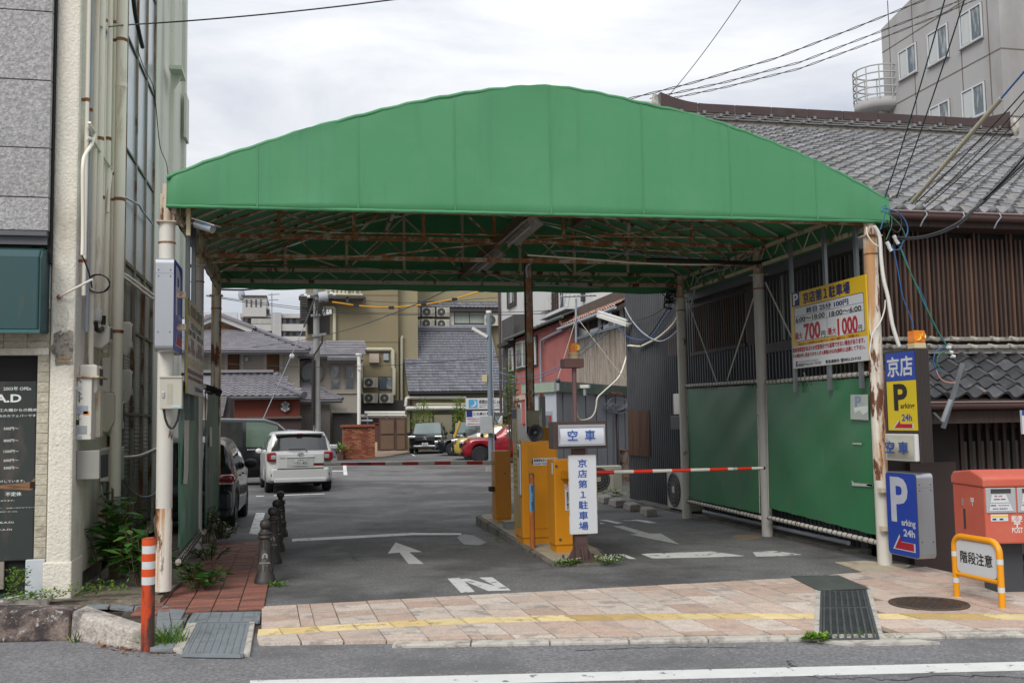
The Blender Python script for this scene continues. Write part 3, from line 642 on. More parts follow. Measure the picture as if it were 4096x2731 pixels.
for k,(x0,y0,x1,y1,cc)in enumerate(((302,1545,328,1560,'b9c3cc'),(296,1622,352,1656,'9aa0ac'),(333,1644,357,1659,'d98a35'),(295,1678,317,1700,'2a2a2c'),(300,1702,348,1736,'9b9ea0'),(298,1742,312,1756,'a9b2bd'),(314,1742,328,1756,'a9b2bd'))):
 p,q=AY(x0,y1,y-.002),AY(x1,y0,y-.002);mb=MB();mb.box(p.x,q.x,y-.0028,y+.001,p.z,q.z);mb.build('sticker',mat('sticker_%d'%k,cc,r=.7,v=.15,s=20),t)
mb=MB()
for pts in([(312,1565),(326,1575),(312,1585),(330,1592),(312,1602)],[(316,1568),(318,1610)],[(310,1660),(318,1656),(312,1672),(322,1676)],[(306,1524),(316,1518),(326,1530)]):
 mb.tube([AY(a_,b_,y-.003)for a_,b_ in pts],.0035,5)
mb.build('scribble',BLK,t)
mb=MB();a2,b2=AX(376,1534,b.x),AX(392,1752,b.x)
mb.box(b.x,b.x+.05,y+.18,y+.34,b.z+.02,a.z-.1);mb.build('side_box',METR,t,bev=.01)
def wallbox(nm,label,cat,x0,y0,x1,y1,dx,ln,m,yy=None):
 y=AX(x0,y0,PX+.01).y if yy is None else yy;a,b=AY(x0,y0,y),AY(x1,y1,y)
 t=thing(nm,label,cat,(PX,y,b.z));mb=MB();mb.box(PX+.003,PX+dx,y,y+ln,b.z,a.z);mb.build('case',m,t,bev=.008);return t,y,a,b
t,y_,a,b=wallbox('junction_box','flat grey steel box low on the side wall with scratched front','box',302,1802,378,1916,.22,.5,mat('grey_box','8f8d86',r=.5,v=.1,s=3,c2=(.2,.12,.07),th=(.66,.71),s2=7),BY+.15)
mb=MB();mb.box(PX+.22,PX+.226,y_+.06,y_+.42,b.z+.01,a.z-.05);mb.build('dark_door',mat('darkgrey','3a3c3d',r=.4),t)
t,y_,a,b=wallbox('junction_box','white plastic box with rounded door beside the flat grey one','box',404,1790,470,1924,.19,.4,METW)
mb=MB();mb.box(PX+.19,PX+.197,y_+.05,y_+.36,b.z+.03,a.z-.03);mb.build('door',WHP,t,bev=.004)
# loose wires and rods
cable('wire_coil','coil of black cable hanging from the white rod',[V((PX+.13+.11*cos(a)*(1+.05*sin(a*1.7)),BY+.42+.02*sin(a*2.3),3.165+.095*sin(a)))for a in[k*.35 for k in range(58)]],.006,BLK)
cable('loose_cable','black cable coming down the wall into the coil',pxpath([(328,1022),(338,1045),(352,1080),(362,1120),(368,1150)],PX+.12),.008,BLK)
p,q=AY(236,1188,BY-.02),AY(368,1118,BY-.28)
mb=MB();mb.tube([p,q],.012,8);mb.build('rod',CREAM).name='projecting_rod';o=bpy.data.objects['projecting_rod'];tag(o,'white rod sticking out over the pillar face with a rusty foot','rod')
mb=MB();mb.ball(p,.025,8);r_=mb.build('rod_foot',RUST);r_.parent=o
cable('loose_wire','thin white wire dangling from the rod down to the broken plaster',[AY(*k,BY-.02)for k in((250,1185),(253,1205),(260,1225),(267,1250),(262,1280),(240,1296),(258,1300),(255,1322),(240,1338))],.004,WHP,'wire')
for k,(lb,pts,r,m)in enumerate((('pale cable sagging across the glazed wall at mid height',[(493,1095),(520,1110),(560,1140),(600,1170),(616,1182)],.016,CREAM),('second pale cable just under the first on the glazed wall',[(493,1108),(530,1135),(575,1170),(615,1198)],.018,CREAM),('grey cable crossing the glazed wall below the canopy eave',[(497,788),(530,806),(555,820),(570,845),(612,898)],.014,GREYP),('thick pale hose running from the meters to the white post',[(490,1828),(530,1826),(570,1818),(620,1796),(655,1786)],.022,CREAM),('black and grey hose drooping between the meters and the white post',[(495,1905),(510,1945),(540,1975),(575,1988),(610,1980),(640,1950),(655,1925)],.018,GREYP),('grey cable loop below the white plastic box',[(405,1940),(408,1975),(420,1998),(445,2003),(466,1985),(470,1955),(460,1925)],.010,GREYP),('thin black wire along the pillar to the canopy corner',[(548,190),(575,270),(612,345),(625,440),(640,585),(665,650),(672,700)],.006,BLK))):
 cable('wall_cable',lb,pxpath(pts,PX+.06 if k<5 else PX+.12),r,m,group=None)
cable('rubber_hose','thick black cable end hanging beside the top of the glazed wall',pxpath([(530,-40),(540,50),(556,130),(570,190)],PX+.1),.028,BLK)
cable('water_pipe','dull brown water pipe with an elbow behind the first white post',[AY(*k,11.0)for k in((652,2034),(630,2060),(622,2080),(626,2120),(630,2200),(628,2260))],.022,mat('brown_pipe','5f5347',r=.7,v=.2),'pipe')
cable('service_wire','single black wire stretching from the wall hook to the right across the sky',[AX(437,108,PX+.15),AX(500,101,PX+.2)]+catenary(AY(500,101,12.6),AY(1570,0,11.0),.03,8)[1:]+[AY(1900,-40,10.6)],.009,BLK,'wire')
# the green canopy
GREEN=mat('green_canvas','4c8c60',r=.5,v=.04,s=.8,c2=(.082,.27,.128),th=(.48,.62),s2=1.1,spec=.35,transl=.016,b=.10,bs=7,c3=(.066,.225,.108),th3=(.54,.80),s3=3.5,st3=(2.2,1,.16))
GREENS=mat('green_seam','44865a',r=.5,v=.08,s=4)
TRS=rusty('truss_rust','c2b39e',.55,5,.35)
TRSX=mat('truss_rusty','96653f',r=.85,v=.3,s=6,c2=(.48,.41,.32),th=(.49,.58),s2=5,c3=(.14,.055,.02),th3=(.58,.68),s3=9,b=.3,bs=60)
POSTW=rusty('post_white','c9c5bb',.63,7,.35)
POSTG=rusty('post_grey','b5b2ac',.645,7,.35)
POSTR=mat('post_rust_heavy','d9d3c6',r=.6,v=.05,s=3,c2=(.46,.25,.11),th=(.46,.58),s2=7,st=(1.6,1.6,.10),c3=(.14,.045,.018),th3=(.525,.575),s3=5.5,st3=(1.3,1.3,.35),b=.25,bs=60)
PROF=[(-1.27,4.13),(-.85,4.32),(-.4,4.49),(.1,4.68),(.6,4.84),(1.1,4.99),(1.6,5.115),(2.1,5.21),(2.63,5.265),(3.15,5.225),(3.67,5.14),(4.2,5.05),(4.69,4.93),(5.2,4.77),(5.73,4.575),(6.2,4.37),(6.64,4.15)]
def zroof(x):
 P=PROF
 if x<=P[0][0]:return P[0][1]
 for i in range(len(P)-1):
  if x<=P[i+1][0]:
   t=(x-P[i][0])/(P[i+1][0]-P[i][0])
   m=lambda j:((P[min(j+1,len(P)-1)][1]-P[max(j-1,0)][1])/(P[min(j+1,len(P)-1)][0]-P[max(j-1,0)][0]))
   h=P[i+1][0]-P[i][0];t2,t3=t*t,t*t*t
   return(2*t3-3*t2+1)*P[i][1]+(t3-2*t2+t)*h*m(i)+(-2*t3+3*t2)*P[i+1][1]+(t3-t2)*h*m(i+1)
 return P[-1][1]
XL,XR,YF,YB=-1.27,6.64,10.12,16.5
zbot=lambda x:3.835+.05*(x-XL)/(XR-XL)
can=thing('parking_canopy','big green canvas arched canopy on white rusty posts over the car park entrance','canopy',(2.6,YF,0))
seams=[XL,-.4,.6,1.6,2.63,3.67,4.69,5.73,XR]
rr=random.Random(3)
PH=[(rr.uniform(2,9),rr.uniform(0,6),rr.uniform(.4,1))for _ in range(9)]
def wrk(x,v):
 e=(1-v)**5+.5*v**14
 return sum(sin(x*a+b_)*c for a,b_,c in PH)*.0065*e+.006*sin(pi*v)*sin(x*.8)
for a,b_ in zip(seams,seams[1:]):
 mb=MB();nu=16
 def F(u,v):
  x=a+(b_-a)*u;zt=zroof(x)+(.004*sin(x*23)+.004*sin(x*11+1));zb=zbot(x)+.0025*sin(x*9)
  vv=v;z=zb+(zt-zb)*vv
  y=YF+wrk(x,vv)+(.03*max(0,1-vv/.03)if vv<.03 else 0)
  if a==XL:y+=.05*max(0,1-(x-XL)/.06)
  return V((x,y,z))
 mb.grid(F,nu,24);mb.build('fabric_panel',GREEN,can)
for x in seams[1:-1]:
 mb=MB();mb.grid(lambda u,v:V((x-.009+.018*u,YF-.004+wrk(x,v),zbot(x)+(zroof(x)-zbot(x))*v)),1,24);mb.build('seam',GREENS,can)
mb=MB();n=90
mb.tube([V((XL+(XR-XL)*i/n,YF+.015,zroof(XL+(XR-XL)*i/n)-.008+.006*sin(i*1.9)))for i in range(n+1)],.022,8);mb.build('top_hem',GREEN,can)
mb=MB();mb.tube([V((XL+(XR-XL)*i/n,YF+.02,zbot(XL+(XR-XL)*i/n)+.008+.002*sin(i*2.3+.3*sin(i))))for i in range(n+1)],.02,8);mb.build('bottom_hem',GREENS,can)
mb=MB();mb.grid(lambda u,v:V((XL+(XR-XL)*u,YF+.02+(YB-YF-.02)*v,zroof(XL+(XR-XL)*u)-.004-.03*abs(sin(pi*v*13))*.4)),60,39);mb.build('roof_fabric',GREEN,can)
for x in(XL,XR):
 mb=MB();mb.grid(lambda u,v:V((x+.006*sin(u*60),YF+.04+(YB-YF-.04)*u,3.84+(zroof(x)-3.845)*v)),40,4);mb.build('side_valance',GREEN,can)
mb=MB();mb.grid(lambda u,v:V((XL+(XR-XL)*u,YB+.004*sin(u*90),3.875+.012*sin(u*40)*(1-v)+(zroof(XL+(XR-XL)*u)-3.88)*v)),60,6);mb.build('rear_fabric',GREEN,can)
LP=[(-1.29,10.40,.085),(-1.26,13.2,.085),(-1.26,16.2,.085)];RP=[(6.43,10.2,0),(6.50,13.2,0),(6.42,16.0,0)]
def post(x,y,z0,m,r=.078,top=3.72,lower=None,zl=.9):
 if lower:
  mb=MB();mb.tube([V((x,y,z0)),V((x,y,z0+zl))],r+.0005,18);mb.build('post_foot',lower,can)
  z0+=zl
 mb=MB();mb.tube([V((x,y,z0)),V((x,y,top))],r,18);p=mb.build('post',m,can)
 mb=MB();mb.lathe([(r+.006,-.008),(r+.009,0),(r+.006,.008)],(x,y,3.52),18);mb.build('band',RUST,p)
 mb=MB();mb.box(x-r-.02,x+r+.02,y-r-.02,y+r+.02,top,top+.014);mb.tube([V((x,y,top+.014)),V((x,y,4.12))],.05,12);mb.box(x-.07,x+.07,y-.012,y+.012,top+.014,top+.3);mb.build('post_head',TRS,can)
post(*LP[0],POSTW,lower=POSTR,zl=.80);post(*LP[1],POSTG);post(*LP[2],POSTR)
post(*RP[0],POSTR,lower=POSTW,zl=.95);post(*RP[1],POSTG);post(*RP[2],POSTW)
px_,py_=AY(2121,1500,13.28).x,13.28
mb=MB();mb.box(px_-.055,px_+.055,py_,py_+.012,.12,3.95);mb.box(px_-.055,px_-.043,py_,py_+.06,.12,3.95);mb.box(px_+.043,px_+.055,py_,py_+.06,.12,3.95)
mb.build('channel_post',mat('channel_rust','8d8478',r=.8,v=.15,s=5,c2=(.22,.10,.045),th=(.44,.52),s2=9,st=(1,1,.6),c3=(.12,.05,.02),th3=(.55,.62),s3=18,b=.3,bs=60),can)
for i in range(15):
 y=YF+.18+i*.45
 MB().tube([V((x,y,zroof(x)-.045))for x in[XL+.06+(XR-XL-.12)*k/40 for k in range(41)]],.019,6).build('rib',TRS if i%3 else TRSX,can)
def truss(y,zt,zb,m,m2,nb,x0=-1.2,x1=6.42,kx=(),r=.03):
 MB().bar((x0,y,zt),(x1,y,zt+.012),.05,.055).build('chord',m,can);MB().bar((x0,y,zb),(x1,y,zb+.012),.05,.055).build('chord',m,can)
 mb=MB();w_=(x1-x0)/nb
 for i in range(nb):
  a=x0+w_*i;mb.tube([V((a,y,zt)),V((a+w_/2,y,zb))],.009,5);mb.tube([V((a+w_/2,y,zb)),V((a+w_,y,zt))],.009,5)
 mb.build('lacing',m2,can)
 for i,x in enumerate(kx):
  MB().bar((x,y,zt),(x,y,zroof(x)-.06),.045,.045,up=(0,1,0)).build('king_post',m,can)
  if i+1<len(kx):
   x2=kx[i+1];a,b_=((x,zroof(x)-.08),(x2,zt+.02))if i%2==0 else((x,zt+.02),(x2,zroof(x2)-.08))
   MB().bar((a[0],y+.02,a[1]),(b_[0],y+.02,b_[1]),.025,.025,up=(0,1,0)).build('diagonal',m,can)
kx=[-.25,.72,1.65,2.62,3.6,4.55,5.5]
truss(13.2,4.13,3.865,TRSX,TRSX,13,kx=kx)
truss(16.2,4.15,3.965,TRS,TRS,14,kx=[x+.05 for x in kx])
truss(10.32,4.10,3.90,TRSX,TRS,12,kx=kx)
for x in(-1.22,6.46):
 y0,y1=10.3,16.3
 for z in(4.08,3.84):MB().bar((x,y0,z),(x,y1,z),.04,.045).build('side_chord',TRS,can)
 mb=MB()
 for i in range(14):
  a=y0+6./14*i;mb.tube([V((x,a,4.08)),V((x,a+.214,3.84))],.009,5);mb.tube([V((x,a+.214,3.84)),V((x,a+.428,4.08))],.009,5)
 mb.build('side_lacing',TRS,can)
BEAM=mat('beam_brown','6f5b45',r=.85,v=.2,s=5,st=(1,.3,1),c2=(.14,.09,.05),th=(.5,.6),s2=7,b=.2)
p=AY(1850,1098,16.1);bx,bz=p.x,p.z
MB().bar((bx,YF+.1,bz),(bx,16.2,bz),.11,.12).build('ridge_beam',BEAM,can)
MB().bar((bx+1.1,YF+.1,bz+.3),(bx+1.1,13.2,bz+.3),.08,.12).build('purlin',BEAM,can)
MB().bar((bx-1.3,YF+.1,bz+.62),(bx-1.3,16.2,bz+.62),.05,.06).build('purlin',TRS,can)
for pts,y in((((780,890),(1330,930),(3400,958)),12.4),(((850,1050),(1500,1022),(2080,962),(2900,905)),12.9),(((860,1050),(1500,1075),(1900,1095),(2420,1125),(2760,1140)),15.8),(((1900,935),(2400,990),(2760,1010),(3050,1005)),13.0)):
 MB().tube([AY(a,b_,y)for a,b_ in pts],.012,6).build('tie_rod',TRSX,can)
for a,b_ in(((2747,1190),(2866,1526)),((3020,1175),(2906,1530)),((3062,1130),(3168,1352)),((3230,1530),(3215,1490))):
 MB().tube([AX(*a,6.5),AX(*b_,6.5)],.012,6).build('brace_rod',POSTW,can)
FIT=mat('old_fitting','8c8880',r=.6,v=.2,s=6,c2=(.2,.18,.15),th=(.52,.62),s2=9)
for lb,y0,y1 in(('front fluorescent fitting with battered white reflector under the canopy beam',11.1,12.55),('rear fluorescent fitting with battered white reflector under the canopy beam',13.3,14.75)):
 t=thing('light_fitting',lb,'light fitting',(bx,y0,bz-.1),group='fluorescent fittings under the canopy')
 mb=MB();mb.prism([V((bx-.02,y0,bz-.065)),V((bx+.14,y0,bz-.15)),V((bx+.15,y0,bz-.135)),V((bx+.03,y0,bz-.05))],(0,y1-y0,0));mb.prism([V((bx-.02,y0,bz-.06)),V((bx-.12,y0,bz-.13)),V((bx-.11,y0,bz-.14)),V((bx,y0,bz-.075))],(0,y1-y0,0));mb.build('reflector',FIT,t)
 mb=MB();mb.box(bx-.03,bx+.03,y0+.05,y1-.05,bz-.12,bz-.062);mb.build('housing',FIT,t)
 MB().tube([V((bx,y0+.1,bz-.16)),V((bx,y1-.1,bz-.16))],.016,8).build('tube',mat('lamp_tube','9c9c96',r=.4),t)
for k,(pts,y,r,m)in enumerate((([(2110,1020),(2400,1040),(2560,1052),(2800,1058),(3000,1048)],13.1,.014,CREAM),([(2210,1015),(2225,1003),(2400,1008),(2600,1020),(2800,1030)],13.4,.016,GREYP),([(2110,1110),(2105,1070),(2130,1048),(2160,1040)],13.25,.018,GREYP),([(2590,1040),(2800,1046),(3010,1052),(3090,1040)],13.0,.03,BLK),([(1900,1085),(2050,1120),(2150,1135),(2400,1152)],15.9,.01,GREYP))):
 cable('canopy_cable',['cream cable strapped along the canopy truss towards the right post','bent grey conduit lying on the canopy truss','bent grey conduit at the head of the rusty channel post','black cable bundle on the right end of the canopy truss','thin grey cable sagging under the rear canopy truss'][k],[AY(a,b_,y)for a,b_ in pts],r,m)
cable('hanging_conduit','pale bent conduit hanging from the canopy by the third right post',[AX(*q,6.5)for q in((2768,1215),(2775,1180),(2790,1120),(2830,1095),(2900,1075),(2960,1040),(3010,1020))],.02,GREYP,'pipe')
cable('drop_wire','black wire running from the rear left post under the canopy edge',[AY(880,1158,16.2),AY(960,1160,16.25),AY(1010,1157,16.6),AY(1150,1147,18)],.014,BLK,'wire')
# green side sheets
SHEET=mat('green_sheet','377a50',r=.36,v=.1,s=1.2,c2=(.052,.18,.085),th=(.46,.62),s2=1.1,spec=.5,transl=.15,b=.16,bs=4,c3=(.10,.24,.15),th3=(.62,.82),s3=3,st3=(1,1.5,.4))
SHEETL=mat('green_sheet_dirty','547d68',r=.4,v=.12,s=1.5,c2=(.03,.075,.055),th=(.56,.64),s2=4,st=(1,1,.3),c3=(.20,.28,.23),th3=(.60,.75),s3=1.5,spec=.5,transl=.3)
RAIL=rusty('rail_white','bdb8ae',.60,8,1)
ORNG=TRS
def sheet(label,corners,x,m,side,rails):
 q=[AX(*c,x)for c in corners]
 t=thing('windbreak_sheet',label,'windbreak sheet',(x,q[2].y,0),group='green side sheets')
 nu,nv=24,24
 mb=MB();mb.grid(lambda u,v:q[3].lerp(q[2],u).lerp(q[0].lerp(q[1],u),v)+V((.012*sin(u*11+v*4)*sin(pi*v)+.03*max(0,sin((u-v)*9+1))*(u*v)+.003*sin(u*70)*(1 if v<.06 or v>.94 else 0),0,.004*sin(u*40)if v in(0,1)else 0)),nu,nv);mb.build('sheet',m,t)
 for(a,b_),nm in zip(rails,('top_rail','bottom_rail')):
  pa,pb=AX(*a,x),AX(*b_,x);o=MB().tube([pa,pb],.03,10).build(nm,RAIL,t)
  mb=MB();L=(pb-pa).length;nn=int(L/.11);sg=-1 if nm=='top_rail'else 1
  for i in range(nn):
   c=pa.lerp(pb,(i+.5)/nn)
   mb.tube([c+V((.036*cos(k*pi/3),.012*k/6,.036*sin(k*pi/3)))for k in range(7)]+[c+V((0,.02,sg*.085))],.0045,4,caps=False)
  mb.build('ties',BLK,t,kind='stuff')
 for e,(a,b_)in(('edge_rod',(q[1],q[2])),('edge_rod',(q[0],q[3]))):MB().tube([a,b_],.007,6).build(e,RAIL if side<0 else SHEETL,t)
 return t,q
sheet('dirty green plastic sheet beside the first left post, smeared and taped',[(792,1568),(716,1545),(716,2205),(792,2125)],-1.19,SHEETL,1,(((800,1560),(712,1530)),((796,2140),(712,2248))))
sheet('narrow greyish green plastic sheet between the two rear left posts',[(873,1580),(822,1562),(820,2118),(876,2042)],-1.19,SHEETL,1,(((880,1565),(815,1545)),((878,2048),(815,2128))))
tR2,qR2=sheet('smooth green plastic sheet between the two rear right posts',[(2749,1556),(3028,1540),(3040,2052),(2756,1992)],6.42,SHEET,-1,(((2743,1543),(3030,1524)),((2750,2002),(3044,2070))))
tR1,qR1=sheet('creased green plastic sheet with a torn parking notice by the front right post',[(3066,1538),(3492,1508),(3514,2142),(3075,2030)],6.42,SHEET,-1,(((3062,1529),(3492,1492)),((3072,2068),(3516,2170))))
NOT=mat('faded_paper','aab3ab',r=.6,v=.12,s=8,c2=(.42,.46,.42),th=(.5,.6),s2=9)
def plane_px(x,l):return[AX(a,b_,x)for a,b_ in l]
def notice(nm,label,cat,x,pts,m,th=.003):
 q=plane_px(x,pts);mb=MB();mb.prism(q,(th,0,0));return tag(mb.build(nm,m),label,cat)
o=notice('torn_notice','torn faded parking notice stuck on the creased green sheet','notice',6.395,[(3402,1578),(3402,1676),(3473,1680),(3471,1577)],NOT)
q=plane_px(6.393,[(3420,1640),(3460,1600)])
text('P',mat('faded_blue','7f93a8',r=.7),o,AX(3432,1606,6.393),(0,-1,0),(0,0,1),.13,.13,.03)
mb=MB();mb.prism(plane_px(6.392,[(3414,1630),(3420,1652),(3438,1640),(3452,1660),(3470,1646),(3470,1622),(3440,1626)]),(.002,0,0));mb.build('tear',mat('torn_white','d3d8d2',r=.8),o)
mb=MB()
for a in([(3406,1920),(3408,1942),(3490,1946),(3489,1936),(3416,1930)],[(3466,1932),(3466,1942),(3490,1946),(3490,1936)],[(3410,1770),(3410,1776),(3446,1778),(3446,1771)]):mb.prism(plane_px(6.396,a),(.002,0,0))
tag(mb.build('tape_remains',NOT),'strips of old tape left on the creased green sheet','tape')
notice('tape_strip','long crumpled strip of clear tape on the dirty left sheet','tape',-1.178,[(737,1680),(736,1885),(733,1935),(748,1935),(752,1880),(756,1680)],mat('tape','b9b3b0',r=.3,v=.2,s=30,b=.4))
notice('tape_strip','short strip of clear tape on the narrow rear left sheet','tape',-1.178,[(838,1706),(838,1785),(847,1785),(848,1708)],MATS['tape'])
notice('leaflet','grey leaflet taped beside the first left post','notice',-1.175,[(716,1632),(716,1735),(724,1735),(728,1660),(734,1626)],mat('leaflet','7c8390',v=.2,s=12))
# signs at the posts
BLUE=mat('sign_blue','1f3f9c',r=.35,v=.06,s=2,spec=.5)
YEL=mat('sign_yellow','d7bd12',r=.4,v=.05,s=2)
YELD=mat('sign_yellow_deep','d3ad0e',r=.4,v=.05,s=2)
SWH=mat('sign_white','c9cbce',r=.4,v=.04,s=2)
SRED=mat('sign_red','9d1626',r=.5,v=.1);SBLK=mat('sign_black','26241f',r=.5);NAVY=mat('sign_navy','1f2a66',r=.5)
SBLUE=mat('sign_blue_text','2b4f9a',r=.5);PGREY=mat('sign_pgrey','b4b8c4',r=.4);ALU=mat('aluminium','b4b6b9',r=.35,m=.75,v=.06,s=3,st=(1,1,.2));ALUD=mat('aluminium_dark','47413e',r=.4,m=.4,v=.15,s=5,st=(1,1,.15))
def arrow(t,c,rt,up,wd,ht,m1,m2,lift=.002):
 """left arrow with only its upper barb, pale border"""
 pts=[(-.5,-.5),(-.18,.5),(-.15,.04),(.5,.04),(.5,-.5)]
 for k,(sc_,m,lf)in enumerate(((1.0,m2,lift),(.84,m1,lift+.0012))):
  mb=MB();rt_,up_=V(rt),V(up);nr=rt_.cross(up_)
  mb.add([V(c)+rt_*(x*wd*sc_+(0 if k==0 else.012*wd))+up_*((y+.1)*ht*sc_-.1*ht)+nr*lf for x,y in pts],[(0,4,3,2,1)]);mb.build('arrow'if k else 'arrow_border',m,t)
def parkface(t,c,rt,up,W,H,mP,mT,mN,mA,mB):
 rt,up=V(rt),V(up);A=lambda u,v:V(c)+rt*((u-.5)*W)+up*((.5-v)*H)
 text('P',mP,t,A(.44,.33),rt,up,.56*W,.54*H,.03);text('arking',mT,t,A(.70,.605),rt,up,.44*W,.10*H,.03)
 text('24h',mN,t,A(.71,.715),rt,up,.36*W,.085*H,.03);arrow(t,A(.53,.835),rt,up,.72*W,.19*H,mA,mB)
def lightbox(label,cat,x0,x1,y0,y1,z0,z1,faceside,nm='parking_sign'):
 t=thing(nm,label,cat,((x0+x1)/2,(y0+y1)/2,z0))
 mb=MB();ps=plate(MB(),V(((x0+x1)/2*0+x0,(y0+y1)/2,(z0+z1)/2)),(0,1,0),(0,0,1),y1-y0,z1-z0,rad=.05)
 mb.prism(ps[::-1],(x1-x0,0,0));mb.build('housing',ALU,t)
 xf=x1 if faceside>0 else x0;rt=(0,faceside,0)
 for s_ in(1,-1):
  xx=(x1 if s_>0 else x0);mb=MB();plate(mb,V((xx+s_*.004,(y0+y1)/2,(z0+z1)/2)),(0,s_,0),(0,0,1),y1-y0-.02,z1-z0-.02,rad=.045);mb.build('face',BLUE,t,solid=0)
 zs_=z1-.15;mb=MB();mb.box(x0+.003,x1-.003,y0-.0012,y0+.01,zs_-.003,zs_);mb.build('joint',mat('joint_grey','6d6e70'),t)
 for zz in(zs_+.03,zs_-.03,z0+.18):
  for xx in(x0+.03,x1-.03):mb=MB();mb.cyl((xx,y0-.004,zz),(xx,y0+.01,zz),.007,n=8);mb.build('screw',mat('screw','5b5856',m=.5),t)
 parkface(t,(xf+faceside*.005,(y0+y1)/2,(z0+z1)/2),rt,(0,0,1),y1-y0,z1-z0,PGREY,PGREY,PGREY,SRED,PGREY)
 return t
yn=10.02;a,b_=AY(622,1030,yn),AY(692,1402,yn);yfar=AX(728,1230,b_.x).y
t=lightbox('blue parking light box seen edge on, high on the first left post','sign',a.x,b_.x,yn,yfar,b_.z,a.z,1)
for z in(1180,1308):
 p=AY(735,z,10.3);mb=MB();mb.box(-1.26,p.x+.02,10.28,10.34,p.z-.03,p.z+.03);mb.build('bracket',mat('bracket_rust','c3b8a2',r=.6,c2=(.35,.16,.06),th=(.5,.6),s2=9),t)
xs_=6.36;yN=AX(3670,2000,xs_).y;yF=AX(3546,2000,xs_).y;zt=AX(3668,1893,xs_).z;zb=AX(3672,2236,xs_).z
xe=AY(3735,2000,yN).x
t=lightbox('large blue parking light box at the foot of the front right post','sign',xs_,xe,yN,yF,zb,zt,-1)
for z in(1952,2100):
 p=AX(3512,z,6.5);mb=MB();mb.box(6.33,6.5,10.06,10.12,p.z-.025,p.z+.025);mb.build('bracket',MATS['bracket_rust'],t)
mb=MB();a,b_=AY(3515,1970,10.32),AY(3550,2120,10.32);mb.box(a.x,b_.x+.05,10.32,10.36,b_.z,a.z);tag(mb.build('box',STEEL),'flat grey steel box between the front right post and the blue sign','box').name='terminal_box'
xs_=6.375;yN=AX(3672,1600,xs_).y;yF=AX(3546,1600,xs_).y
T=lambda px,py:AX(px,py,xs_)
zt=T(3668,1392).z;zb=T(3674,1852).z;xe=AY(3724,1600,yN).x
t=thing('tower_sign','tall dark framed light box with blue and yellow panels on the front right post','sign',(xs_,(yN+yF)/2,zb))
mb=MB();mb.box(xs_,xe,yN,yF,zb,zt);mb.build('housing',ALUD,t,bev=.006)
mb=MB()
for i in range(9):x=xs_+.012+(xe-xs_-.024)*i/8;mb.box(x-.003,x+.003,yN-.004,yN+.002,zb+.005,zt-.005)
mb.build('ribs',ALUD,t,kind='stuff')
W=yF-yN
zp=[T(3663,y).z for y in(1400,1518,1722,1735,1845)]
yc=(yN+yF)/2+.005
for nm,m,za,zb2 in(('blue_panel',BLUE,zp[0],zp[1]),('yellow_panel',YEL,zp[1],zp[2])):
 for xx,sgn in((xs_-.003,-1),(xe+.003,1)):
  mb=MB();mb.box(min(xx,xx-sgn*.008),max(xx,xx-sgn*.008),yN+.02,yF-.02,zb2+(.002),za-.002);mb.build(nm,m,t)
text('京店',SWH,t,(xs_-.003,yc,(zp[0]+zp[1])/2),(0,-1,0),(0,0,1),W*.80,(zp[0]-zp[1])*.68,.022)
H=zp[1]-zp[2];A=lambda u,v:V((xs_-.003,yc+(.5-u)*W*.94,zp[1]-v*H))
text('P',SBLK,t,A(.48,.33),(0,-1,0),(0,0,1),.44*W,.54*H,.03);text('arking',SBLK,t,A(.70,.52),(0,-1,0),(0,0,1),.44*W,.14*H,.02)
text('24h',SBLUE,t,A(.66,.74),(0,-1,0),(0,0,1),.32*W,.14*H,.03);arrow(t,A(.52,.87),(0,-1,0),(0,0,1),.68*W,.18*H,mat('arrow_red','b3202c'),SWH)
mb=MB();mb.box(xs_-.05,xs_-.001,yN+.01,yF-.01,zp[4],zp[3]);v_=mb.build('vacancy_box',mat('box_silver','c7c8c6',r=.35,v=.04),t,bev=.012)
mb=MB();mb.grid(lambda u,v:V((xs_-.052-.035*sin(pi*v)*(sin(pi*u)**.3),yF-.04-(W-.08)*u,zp[4]+.02+(zp[3]-zp[4]-.04)*v)),10,8);mb.build('lens',mat('lens_cream','b3b1a0',r=.2,v=.05,spec=.6),t)
text('空 車',SBLUE,t,(xs_-.0905,(yN+yF)/2,(zp[3]+zp[4])/2),(0,-1,0),(0,0,1),W*.72,(zp[3]-zp[4])*.45,.02)
mb=MB();mb.lathe([(.0,0),(.05,.005),(.085,.03),(.09,.04)][::-1],(xe+.002,(yN+yF)/2,(zp[3]+zp[4])/2),16,ax=(1,0,0));mb.build('dome',mat('clear_dome','c9cdd0',r=.15,spec=.6,alpha=.5),t)
mb=MB();a,b_=AY(3513,1480,10.33),AY(3556,1822,10.33);mb.box(a.x,b_.x,10.33,10.36,b_.z,a.z);tag(mb.build('mounting_plate',mat('brown_plate','6d5350',r=.55,v=.15,s=4,c2=(.10,.06,.055),th=(.5,.62),s2=4)),'brown steel mounting plate behind the tower sign','plate')
AMB=mat('amber_glass','f28a06',r=.06,v=.08,s=9,spec=.6,alpha=.62);BEI=mat('beige_plastic','c2b48f',r=.5,v=.06)
REFL=mat('reflector_gold','ffd060',r=.35,m=.2)
